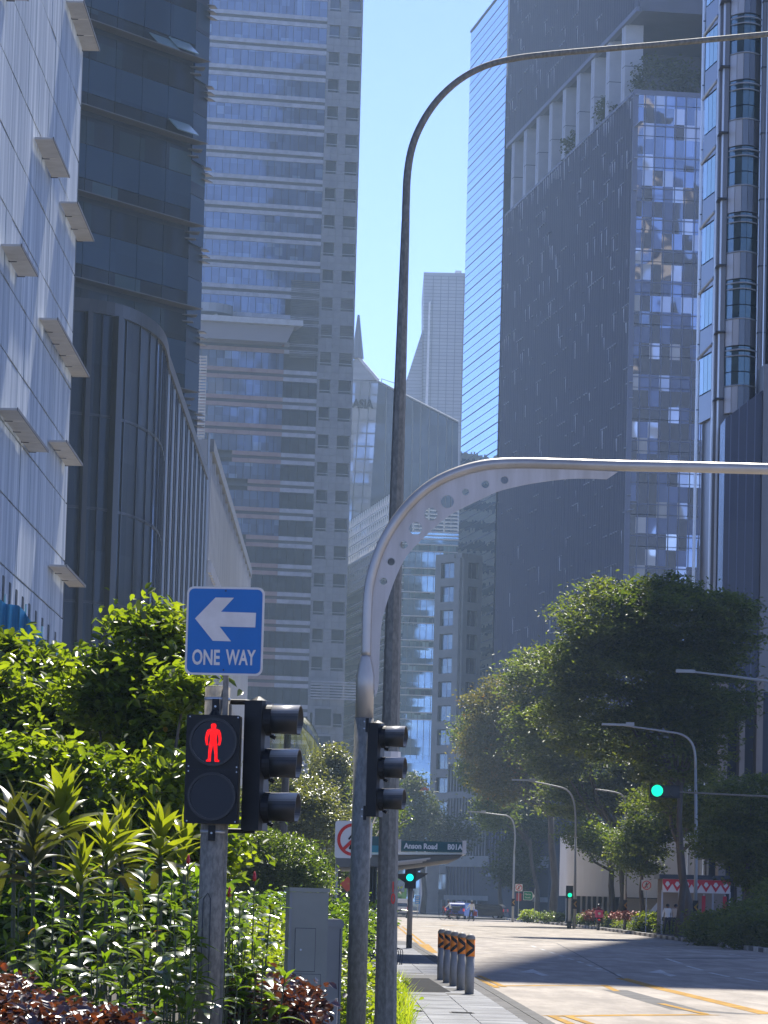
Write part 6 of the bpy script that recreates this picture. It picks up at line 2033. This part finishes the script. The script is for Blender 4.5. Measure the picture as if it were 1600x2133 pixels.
M_flow = mat("red_flower", (0.45, 0.015, 0.02), .5)

def blob(x_, y_, Y, rx, rz, ry=None):
    """photo centre, distance, half width and half height in photo pixels"""
    p = P(x_, y_, Y); k = Y / 8000
    return (p.x, Y, p.z, rx * k, (ry if ry else rx * k), rz * k)
def foot_of(x_, y_, Y):
    p = P(x_, y_, Y); return (p.x, Y, 0)

# big rain tree on the right, its right half in the tower's shade
Yt = 196
make_tree("rain_tree", "largest spreading tree on the right verge, half sunlit and half in shade", foot_of(1412, 1940, 196),
          [blob(1290, 1300, Yt, 120, 95, 3.5), blob(1400, 1290, Yt, 150, 95, 4), blob(1500, 1310, Yt, 75, 80, 3), blob(1200, 1370, Yt, 75, 60, 2.5), blob(1330, 1420, Yt, 170, 110, 4), blob(1450, 1440, Yt, 110, 110, 3.5), blob(1240, 1500, Yt, 120, 90, 3), blob(1400, 1560, Yt, 120, 80, 3)],
          L_tree, M_bark, 80000, 760, .25, 1.1, .28, .17, 12, .3, 21, shell=.45, up=.9, aspect=.42)
make_tree("rain_tree", "second dark tree left of the largest, with feathery lime edge", foot_of(1292, 1930, 282),
          [blob(1130, 1420, 275, 75, 70, 3), blob(1150, 1530, 275, 90, 95, 3), blob(1250, 1600, 282, 110, 80, 3.5), blob(1200, 1660, 282, 80, 45, 3), blob(1310, 1650, 282, 80, 55, 3)],
          L_tree, M_bark, 44000, 420, .30, 1.3, .3, .26, 12, -.4, 22, shell=.45, up=.8, aspect=.42)
make_tree("autumn_tree", "olive and rust tinged tree left of the dark trees", foot_of(1150, 1918, 350),
          [blob(1040, 1480, 350, 68, 70, 3.5), blob(1012, 1560, 350, 56, 62, 3.5), blob(1085, 1560, 350, 55, 70, 3.5), blob(1050, 1630, 350, 58, 40, 3)],
          L_olive, M_bark, 30000, 420, .30, 1.2, .6, .34, 14, -.6, 23, shell=.4, up=.3, lean=-.03)
make_tree("street_tree", "narrow green tree at the left end of the verge trees", foot_of(1120, 1917, 372),
          [blob(985, 1530, 372, 28, 50, 2), blob(995, 1600, 372, 34, 50, 2), blob(1030, 1690, 372, 45, 40, 3)], L_tree, M_bark, 11000, 150, .32, 1.2, .5, .2, 7, -.3, 24, lean=-.12)
make_tree("street_tree", "shaded tree at the lower right edge in front of the bronze tower", foot_of(1560, 1960, 170),
          [blob(1560, 1680, 168, 80, 70, 2.5), blob(1520, 1750, 168, 70, 50, 2.5), blob(1590, 1800, 168, 60, 70, 2.5)], L_tree, M_bark, 24000, 260, .18, .8, .35, .32, 6, .3, 25, up=.8)
make_tree("street_tree", "leafy tree with light gaps between the lamp posts", foot_of(1272, 1930, 272),
          [blob(1262, 1760, 270, 45, 30, 2.5), blob(1215, 1735, 270, 40, 36, 2.5), blob(1310, 1770, 270, 45, 32, 2.5)], L_mid, M_bark, 8000, 200, .24, .9, .4, .24, 6, .3, 26)
make_tree("street_tree", "slim forked tree behind the no pedestrians sign", foot_of(1335, 1935, 235),
          [blob(1330, 1770, 232, 50, 60, 2.5), blob(1360, 1700, 232, 60, 60, 2.5)], L_tree, M_bark, 11000, 150, .2, .9, .4, .16, 5, .3, 27)
make_tree("street_tree", "tree with thick leaning trunk in front of the bunting tent", foot_of(1435, 1940, 205),
          [blob(1420, 1640, 203, 70, 60, 2.5), blob(1480, 1700, 203, 60, 50, 2.5)], L_tree, M_bark, 12000, 150, .2, .9, .35, .24, 5, .5, 28, lean=-.12)
make_tree("street_tree", "hazy dark tree in the centre behind the shelter sign", foot_of(880, 1905, 430),
          [blob(860, 1690, 430, 45, 55, 3), blob(900, 1730, 430, 60, 50, 3), blob(830, 1750, 430, 50, 45, 3), blob(950, 1740, 430, 45, 40, 3), blob(860, 1640, 430, 25, 30, 2)], L_far, M_bark, 16000, 240, .34, 1.3, .6, .3, 5, .3, 29)
make_tree("street_tree", "dark tree behind the curved street lamp in front of the columned building", foot_of(1040, 1910, 400),
          [blob(1070, 1800, 400, 50, 55, 3), blob(1100, 1720, 400, 45, 60, 3)], L_far, M_bark, 10000, 140, .32, 1.3, .6, .25, 5, .3, 30)
fl1 = thing("orange_blossom", "small bright orange blossom cluster in the hazy dark tree", "flower", tuple(P(887, 1643, 428)))
link("petals", leaf_mesh_np("petals", np.array([[rng.normal() * .28, rng.normal() * .2, rng.normal() * .1] for _ in range(40)]), .25, mat("orange_petal", (.7, .12, .03), .6), .6), fl1)

# left side middle distance
make_tree("conifer_like_tree", "pale silvery rounded tree standing behind the traffic light", foot_of(680, 1880, 200),
          [blob(685, 1640, 200, 50, 75, 2.5), blob(690, 1590, 200, 30, 40, 1.5), blob(655, 1680, 200, 45, 50, 2), blob(715, 1680, 200, 30, 70, 2)], L_grey, M_bark, 26000, 420, .17, .55, .7, .2, 5, .3, 31, shell=.5, up=.6)
make_tree("roadside_tree", "sunlit bushy tree between the post and the grey cabinet", foot_of(590, 1880, 92),
          [blob(590, 1800, 92, 85, 65, 1.4), blob(540, 1780, 92, 60, 55, 1.2), blob(640, 1830, 92, 60, 50, 1.2), blob(520, 1850, 92, 60, 50, 1.2)], L_mid, M_bark, 24000, 360, .085, .32, .6, .1, 6, .3, 32, shell=.4, up=.5)
make_tree("roadside_tree", "darker glossy tree behind the sunlit bushy one", foot_of(600, 1880, 130),
          [blob(600, 1700, 128, 90, 50, 1.8), blob(680, 1720, 128, 60, 50, 1.8), blob(530, 1740, 128, 70, 60, 1.8), blob(640, 1660, 128, 60, 45, 1.5), blob(560, 1640, 128, 50, 40, 1.5), blob(500, 1700, 128, 50, 60, 1.5)], L_grey, M_bark, 30000, 420, .12, .5, .55, .14, 7, .3, 33, shell=.4, up=.6)
make_tree("roadside_tree", "dim green tree behind the mast post at road level", foot_of(720, 1880, 160),
          [blob(720, 1770, 160, 50, 50, 2), blob(690, 1810, 160, 45, 40, 2), blob(660, 1790, 160, 50, 40, 2), blob(790, 1700, 180, 50, 60, 2), blob(780, 1640, 180, 30, 50, 2)], L_mid, M_bark, 14000, 200, .14, .6, .5, .14, 5, .3, 34)
# hazy wood behind the left side
hw_ = cloud_pts([blob(500, 1800, 240, 150, 70, 5), blob(680, 1820, 260, 110, 55, 5), blob(560, 1720, 240, 110, 70, 4), blob(745, 1840, 260, 45, 40, 4)], 26000, 500, 1.2, .6, .4)
tag(link("distant_trees", leaf_mesh_np("distant_trees", hw_, .3, L_far, .6, .4), None), "dim mass of roadside trees behind the left shrubs", "trees", None, "stuff")

# palm behind the traffic light
pt_ = P(600, 1512, 112.0)
palm = thing("palm_tree", "palm with drooping feathery fronds behind the side facing traffic light", "palm", (pt_.x - .1, 112, 0))
MB().tube([(0, 0, 0), (.05, 0, pt_.z * .5), (0.1, 0, pt_.z - .1)], [.16, .12, .10], 8).build("trunk", M_bark, palm, smooth=True)
rp = random.Random(5)
for i in range(13):
    a = i * 2.399; el = R(rp.uniform(15, 75)); Lf = rp.uniform(1.6, 2.3)
    mb = MB(); pts = []
    for k in range(9):
        t = k / 8
        rr = Lf * t * math.cos(el) * (1 - .15 * t); zz_ = Lf * (math.sin(el) * t - 1.25 * t * t)
        pts.append(Vector((.1 + rr * math.cos(a), rr * math.sin(a), pt_.z + zz_)))
    mb.tube(pts, [.018 - .0017 * k for k in range(9)], 4)
    for k in range(1, 33):
        t = k / 33; j = min(7, int(t * 8)); p = pts[j].lerp(pts[j + 1], t * 8 - j); d = (pts[j + 1] - pts[j]).normalized()
        for s_ in (-1, 1):
            sd = Vector((-math.sin(a), math.cos(a), 0)) * s_
            ln_ = .45 * math.sin(math.pi * min(1, t * .85 + .15))
            tip = p + sd * ln_ * .75 + d * ln_ * .5 + Vector((0, 0, -ln_ * .55))
            mb.add([tuple(p), tuple(p + d * .035), tuple(tip)], [(0, 1, 2)])
    mb.build("frond", L_grey, palm)

# hero leaf shapes --------------------------------------------------
def leaf_shape(name, L_, W_, m_, curl=.25, fold=.18, n=6, wave=0.0, tipx=.55):
    mb = MB(); rows = []
    for i in range(n + 1):
        t = i / n
        w_ = W_ * .5 * (math.sin(math.pi * min(1, t ** tipx * 1.0)) if 0 < t < 1 else 0.0) + (.0 if i in (0, n) else .0)
        x_ = L_ * t; z_ = L_ * (.18 * t - curl * t * t)
        rows.append([(x_, -w_, z_ + fold * w_ + wave * math.sin(i * 2.2)), (x_, 0, z_), (x_, w_, z_ + fold * w_ - wave * math.sin(i * 2.2))])
    for r_ in rows:
        mb.v.extend(r_)
    for i in range(n):
        a = i * 3; b = a + 3
        mb.f += [(a, b, b + 1, a + 1), (a + 1, b + 1, b + 2, a + 2)]; mb.mi += [0, 0]
    return mb.mesh(name, m_, smooth=True)
L_near2 = leaf_mat("young_leaf", (0.07, 0.10, 0.012), (0.13, 0.17, 0.02), None, .55, .12, .3, 3)
L_near3 = leaf_mat("old_leaf", (0.025, 0.045, 0.010), (0.06, 0.085, 0.016), None, .35, .25, .22, 3)
L_dead = leaf_mat("dead_leaf", (0.16, 0.10, 0.02), (0.22, 0.12, 0.03), None, .4, .1, .5, 3)
me_leaf = [leaf_shape("leaf", .125 * k_, .066 * k_, m__, c_, .2, 5, .001, .7) for m__, c_, k_ in ((L_near, .1, 1), (L_near, .35, 1.1), (L_near3, .5, 1.1), (L_near3, .2, 1.25), (L_near2, .3, .9), (L_near2, .1, 1.05), (L_near3, .4, .9))]
me_dead = leaf_shape("leaf", .12, .05, L_dead, .6, .3, 5, .003, .7)
L_cost2 = leaf_mat("ginger_young_leaf", (0.05, 0.095, 0.012), (0.09, 0.15, 0.02), None, .5, .14, .3, 5)
me_cost = [leaf_shape("leaf", .19 * k_, .078 * k_, m__, c_, .22, 5, .002, .75) for m__, c_, k_ in ((L_cost, .25, 1), (L_cost, .5, 1.1), (L_cost, .8, 1), (L_cost2, .3, .9), (L_near3, .6, 1.1))]
me_cord = [leaf_shape("leaf", .40, .098, L_cord, c_, .35, 7, .003, .75) for c_ in (.15, .3, .55)]
me_cordd = [leaf_shape("leaf", .44, .10, L_cordd, c_, .35, 7, .003, .75) for c_ in (.25, .5, .8)]
rh = random.Random(17)
def put_leaf(me, parent, p, yaw, pitch, roll=0, s_=1.0):
    o = bpy.data.objects.new("leaf", me); COL.objects.link(o); o.parent = parent
    o.location = p; o.rotation_euler = (roll, -pitch, yaw); o.scale = (s_, s_, s_)
    return o
def cordyline(x_, y_, Y, label, n=20, s_=1.0, dark=False, stem_top=None, lean=0):
    n = int(n * 1.45)
    """rosette centre at photo x_, y_"""
    p = P(x_, y_, Y)
    t = thing("cordyline_plant", label, "plant", (p.x, Y, 0), 0, "cordyline plants with striped sword leaves")
    MB().tube([(0, 0, 0), (.02, 0, p.z * .6), (0, 0, p.z)], [.022, .018, .013], 6).build("stem", M_stem, t)
    for i in range(n):
        a = i * 2.399 + rh.uniform(-.2, .2); f = i / n
        pitch = R(80 - 82 * f + rh.uniform(-14, 14))
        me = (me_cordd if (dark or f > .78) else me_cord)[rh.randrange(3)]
        put_leaf(me, t, (rh.uniform(-.01, .01), 0, p.z + .05 - .36 * f), a, pitch, rh.uniform(-.3, .3), s_ * rh.uniform(.72, 1.15) * (.75 + .35 * min(1, f * 2)))
    return t
cordyline(132, 1672, 28, "tall cordyline with a rust tinted centre near the left edge", 24, .95)
cordyline(222, 1755, 27.5, "yellow green cordyline left of the widest clump", 20, .78)
cordyline(255, 1738, 28, "widest cordyline clump with red edged leaves left of the post", 24, .85)
cordyline(335, 1735, 27.5, "cordyline nearest the signal post, striped lime leaves", 20, .78)
cordyline(30, 1715, 27, "dark cordyline cut off by the left edge", 22, .95, True)
cordyline(170, 1800, 26.5, "low cordyline with a pointed pale centre in front of the row", 18, .62)
cordyline(70, 1760, 26.5, "dark drooping cordyline beneath the tall one", 20, .95, True)
cordyline(385, 1738, 28.5, "small golden cordyline half hidden by the signal post", 14, .7)

def big_shrub(label, blobs, n_part, n_stuff, seed, size=1.0, m_=None, stuff_size=.1):
    rs = np.random.default_rng(seed); rr = random.Random(seed)
    bx_, by_ = blobs[0][0], blobs[0][1]
    t = thing("broad_leaf_shrub", label, "shrub", (bx_, by_, 0))
    loc = [(b[0] - bx_, b[1] - by_, b[2], b[3], b[4], b[5]) for b in blobs]
    pts = cloud_pts(loc, n_stuff, max(60, n_stuff // 40), .28, .6, .35, rs)
    link("inner_foliage", leaf_mesh_np("inner_foliage", pts, stuff_size, L_near, .5, .5, .2, rs), t, kind="stuff")
    # outer leaves in whorls on twigs, each a part
    mb = MB(); k = 0
    while k < n_part:
        b = loc[rr.randrange(len(loc))]
        a = rr.uniform(0, math.pi * 2); e = math.asin(rr.uniform(-.5, 1))
        d = Vector((math.cos(a) * math.cos(e), -abs(math.sin(a)) * math.cos(e), math.sin(e)))
        q_ = rr.choice((.75, .9, 1.0, 1.0, 1.18))
        c = Vector((b[0] + d.x * b[3] * q_, b[1] + d.y * b[4], b[2] + d.z * b[5] * q_))
        i0 = c - Vector((d.x * b[3], d.y * b[4], d.z * b[5])) * .35
        mb.tube([i0, c], [.007, .004], 4)
        m2 = rr.randint(5, 8)
        for j in range(m2):
            if k >= n_part: break
            yaw = j * 2.399 + a; pitch = R(rr.uniform(-15, 50))
            put_leaf(me_dead if rr.random() < .025 else (me_leaf[rr.randrange(4, 6)] if d.z > .55 and rr.random() < .6 else me_leaf[rr.randrange(7)]), t, tuple(c - d * .02 * j), yaw, pitch, rr.uniform(-.4, .4), size * rr.uniform(.7, 1.25)); k += 1
    # main limbs
    for b in loc:
        mb.tube([(0, 0, 0), (b[0] * .5, b[1] * .5, b[2] * .6), (b[0], b[1], b[2])], [.04, .025, .01], 6)
    mb.build("branches", M_bark, t)
    return t
big_shrub("tall broad leaved shrub whose top sprig reaches the left side of the one way sign", [blob(300, 1455, 35, 85, 55, .4), blob(335, 1305, 35, 50, 32, .25), blob(275, 1310, 35, 32, 20, .2), blob(200, 1460, 35, 60, 45, .4), blob(370, 1395, 35, 45, 50, .3), blob(330, 1560, 35, 90, 70, .4), blob(235, 1385, 35, 50, 16, .3), blob(385, 1440, 34, 40, 40, .3), blob(360, 1340, 35, 30, 30, .2)], 300, 7500, 41)
big_shrub("sprawling sunlit shrub filling the left edge below the blue netting", [blob(60, 1440, 37, 110, 65, .5), blob(20, 1360, 37, 55, 38, .4), blob(90, 1385, 37, 50, 30, .4), blob(40, 1530, 36, 110, 90, .5), blob(160, 1500, 36, 90, 80, .5), blob(-20, 1450, 36, 60, 90, .5)], 300, 9000, 42, 1.05)
big_shrub("shaded lower shrub behind the cordyline plants", [blob(120, 1620, 33, 130, 70, .4), blob(300, 1640, 33, 110, 75, .4), blob(30, 1640, 33, 80, 90, .4), blob(400, 1650, 34, 60, 70, .3), blob(250, 1730, 33, 160, 60, .4), blob(440, 1760, 34, 40, 60, .3)], 260, 9000, 43, .85)
# dense dark hedge mass low behind everything on the left so that the planting is closed
hp = cloud_pts([blob(200, 1850, 34, 240, 130, .7), blob(60, 1950, 32, 160, 130, .6), blob(350, 1950, 32, 160, 130, .6), blob(-60, 1750, 34, 100, 150, .6)], 14000, 400, .3, .6, .3)
tag(link("undergrowth", leaf_mesh_np("undergrowth", hp, .11, L_cost, .5, .5), None), "dense green undergrowth between the shrub stems", "undergrowth", None, "stuff")

# spiral ginger plants
def ginger(x_, ytop, Y, label, n=22, s_=1.0, flower=False, lean=0.0):
    p = P(x_, ytop, Y)
    t = thing("spiral_ginger_plant", label, "plant", (p.x, Y, 0), 0, "spiral ginger plants with glossy leaves")
    mb = MB(); H_ = p.z
    ns = 3
    tops = []
    for i in range(ns):
        dx, dy = rh.uniform(-.16, .16), rh.uniform(-.12, .12); hh = H_ * (1 if i == 0 else rh.uniform(.78, .95))
        if i == 0: dx = dy = 0
        mb.tube([(dx * .4, dy * .4, 0), (dx * .7 + lean * .3, dy, hh * .6), (dx + lean, dy, hh)], [.009, .007, .004], 5)
        tops.append((dx + lean, dy, hh))
    mb.build("stems", M_stem, t)
    for i in range(n):
        dx, dy, hh = tops[i % ns]
        j = i // ns; a = j * 1.05 + i * 2.1 + rh.uniform(-.4, .4)
        z_ = hh - .02 - j * .036 + rh.uniform(-.03, .02)
        f = min(1, j / 4)
        put_leaf(me_cost[3 if (j < 2 and rh.random() < .75) else rh.choice((0, 1, 2, 4, 0, 1))] if rh.random() > .015 else me_dead, t, (dx * (z_ / hh), dy * (z_ / hh), z_), a, R(62 - 50 * f + rh.uniform(-12, 12)), rh.uniform(-.3, .3), s_ * rh.uniform(.55, 1.12) * (.6 + .45 * f))
    if flower:
        mb = MB(); d = tops[0]
        mb.tube([(d[0], d[1], d[2]), (d[0], d[1], d[2] + .03), (d[0], d[1], d[2] + .07)], [.011, .014, .003], 8)
        mb.build("flower", M_flow, t, smooth=True)
    return t
gpos = [(40, 1858, 26), (112, 1840, 25.5), (168, 1880, 25), (215, 1775, 27), (236, 1830, 26), (268, 1900, 25), (302, 1812, 26.5), (330, 1858, 25.6), (358, 1838, 26.4), (392, 1800, 27), (300, 1960, 24.4), (366, 1950, 24.6), (400, 1890, 25), (205, 1955, 24.4), (120, 1950, 24.4), (60, 1945, 25),
        (478, 1868, 26.5), (500, 1880, 27), (530, 1835, 28), (470, 1950, 25.5), (505, 1960, 26.5), (548, 1985, 26.5), (345, 2010, 24), (398, 1990, 24.2), (255, 2010, 24), (430, 1840, 27.5)]
desc = ["at the left edge above the red foliage", "upright beside a pale leaved stem", "leaning over the red foliage", "topped by the highest shoots below the cordylines", "in the middle of the bed", "low in the dark centre of the bed", "with bright top leaves under the striped cordyline",
        "sunlit on top left of the post", "beneath the nearest cordyline", "with a red flower right under the pedestrian light", "low over the red foliage in the centre", "close to the foot of the post", "touching the left side of the post", "low at the centre left", "low at the left above the red leaves", "short at the far left",
        "just right of the post", "second right of the post with long leaves", "tall with a red bud right of the post", "low right of the post", "arching toward the cabinet", "with dangling round leaves by the cabinet", "at the bottom next to the post", "hugging the post at the bottom", "at the bottom centre of the bed", "directly behind the post"]
for i, ((x_, y_, Y), d) in enumerate(zip(gpos, desc)):
    ginger(x_, y_, Y, "spiral ginger plant " + d, 48 if y_ < 1900 else 36, rh.uniform(.85, 1.1), i in (9, 18, 16))

# red leaved ground cover
def mound(name, label, cat, blobs, n, size, m_, aspect=.6, seed=50, nc=None, cr=.25):
    rs = np.random.default_rng(seed)
    pts = cloud_pts(blobs, n, nc or n // 14, cr, .5, .55, rs)
    o = link(name, leaf_mesh_np(name, pts, size, m_, aspect, .7, .1, rs), None)
    return tag(o, label, cat, None, "stuff")
mound("red_groundcover", "mass of glossy dark red leaves along the bottom left edge", "ground cover", [blob(20, 2110, 23.5, 90, 50, .35), blob(140, 2150, 23, 110, 50, .35), blob(230, 2160, 23, 60, 50, .3), blob(10, 2060, 24.5, 50, 25, .3), blob(60, 2150, 22.5, 120, 60, .4)], 7500, .062, L_red, .6, 51, 900, .14)
mound("red_groundcover", "clump of red leaves at the foot of the grey cabinet", "ground cover", [blob(560, 2110, 27, 90, 50, .35), blob(620, 2100, 27.5, 55, 48, .3), blob(500, 2100, 27, 60, 60, .3), blob(560, 2060, 28.5, 60, 25, .3)], 5200, .062, L_red, .6, 52, 700, .14)
mound("lime_groundcover", "bright yellow green ground cover between hedge and cabinet", "ground cover", [blob(560, 2000, 44, 90, 60, 3), blob(620, 2020, 42, 60, 60, 3), blob(540, 1960, 48, 60, 35, 3)], 9000, .075, L_lime, .6, 53, 700, .3)
mound("lime_groundcover", "bright strip of low planting between the two round posts", "ground cover", [blob(745, 2060, 52, 45, 42, 5), blob(760, 2090, 48, 45, 60, 5), blob(700, 2060, 46, 30, 60, 3)], 8000, .075, L_lime, .6, 54, 600, .3)
mound("clipped_hedge", "green leafy hedge row behind the cabinet running along the bed", "hedge", [blob(600, 1910, 62, 110, 38, 2.5), blob(720, 1920, 62, 60, 38, 2.5), blob(540, 1930, 56, 80, 50, 2), blob(700, 1975, 58, 50, 40, 2)], 15000, .095, L_cost, .5, 55, 900, .35)
# grass tuft by the lamp post
gt = []
rg = random.Random(9)
mb = MB()
gp0 = G(800, 2150, .1)
for i in range(1500):
    bx_, by_ = rg.uniform(-.12, .36), rg.uniform(44.0, 62.0)
    x0_ = .26 + bx_ * .9 - .12
    h = rg.uniform(.2, .5); a = rg.uniform(0, 6.28); r_ = rg.uniform(.05, .28)
    p0 = Vector((x0_, by_, .1)); p1_ = p0 + Vector((math.cos(a) * r_ * .4, math.sin(a) * r_ * .4, h * .7)); p2_ = p0 + Vector((math.cos(a) * r_, math.sin(a) * r_, h))
    wv = Vector((.006, 0, 0))
    mb.add([tuple(p0 - wv), tuple(p0 + wv), tuple(p1_ + wv * .8), tuple(p1_ - wv * .8), tuple(p2_)], [(0, 1, 2, 3), (3, 2, 4)])
o = mb.build("ornamental_grass", L_grass, None, kind="stuff"); tag(o, "tuft of yellow green grass spilling beside the lamp post", "grass")
mb = MB(); mb.prism([(-14, 18), (.32, 18), (.40, 66), (.1, 90), (-14, 90)], -.005, .1); mb.build("planting_bed", M_soil, None, kind="structure")

# verge planting on the right
mound("verge_hedge", "dark clipped hedge along the painted kerb on the right", "hedge", [(17.2 + .1 * (i % 2), 150 + i * 7, .5, 1.0, 4.2, .5) for i in range(20)], 20000, .16, L_tree, .5, 60, 1500, .5)
mound("verge_shrubs", "shaded leafy shrubs at the lower right corner of the verge", "shrubs", [blob(1560, 1930, 158, 60, 50, 3), blob(1490, 1935, 170, 60, 35, 3), blob(1600, 1900, 160, 30, 60, 3)], 12000, .2, L_tree, .4, 61, 500, .6)
mound("sunlit_shrubs", "sunlit pale green shrub by the kerb between the trunks", "shrubs", [blob(1350, 1918, 225, 26, 20, 1.2), blob(1338, 1932, 225, 20, 10, 1)], 3500, .14, L_lime, .5, 62, 160, .3)
mound("sunlit_shrubs", "small bright green bush beside the curved street lamp", "shrubs", [blob(1103, 1908, 322, 16, 12, .8)], 1600, .2, L_lime, .5, 63, 90, .35)
mound("low_hedge", "low hedge from the bright bush to the white footed lamp post", "hedge", [blob(1150, 1911, 312, 42, 9, 1.2), blob(1220, 1914, 282, 22, 11, 1.2)], 5200, .16, L_mid, .5, 64, 260, .35)
mound("red_flower_bed", "bed of red flowers behind the low hedge under the trees", "flowers", [blob(1310, 1908, 240, 42, 8, 1), blob(1235, 1908, 262, 20, 10, 1)], 2600, .15, mat("red_bed", (.5, .07, .05), .6, col2=(.2, .1, .03), scale=4), .6, 65, 200, .3)

# terrace garden of the dark tower
tg_ = cloud_pts([(cL.x + 4, cL.y + 6, 105.0, 5, 3, 3.4), (cL.x + 11, cL.y + 7, 104.6, 5, 3, 3.2), (cL.x - 1, cL.y + 22, 104.5, 2.5, 5, 2.5), (cL.x - 5, cL.y + 45, 104.2, 2, 3, 2.2)], 5200, 260, .9, .8, .4)
tag(link("terrace_garden", leaf_mesh_np("terrace_garden", tg_, .5, L_far, .5, .4), None), "dark garden planting inside the skyscraper's open terrace", "garden", None, "stuff")
# parapet railing plant behind curved podium etc. left out of sight

# ================================================================== HAZE
hz = bpy.data.materials.new("haze_air"); hz.use_nodes = True
ht = hz.node_tree; ht.nodes.clear()
pv = ht.nodes.new("ShaderNodeVolumePrincipled")
pv.inputs["Color"].default_value = (0.56, 0.76, 1.0, 1)
pv.inputs["Density"].default_value = HAZE_D
pv.inputs["Anisotropy"].default_value = 0.3
oo = ht.nodes.new("ShaderNodeOutputMaterial")
ht.links.new(pv.outputs[0], oo.inputs["Volume"])
hb_ = MB().box(-400, 400, -60, 1300, -1.2, 206).build("haze", hz, None, kind="stuff")
tag(hb_, "pale blue air haze filling the street canyon", "haze")
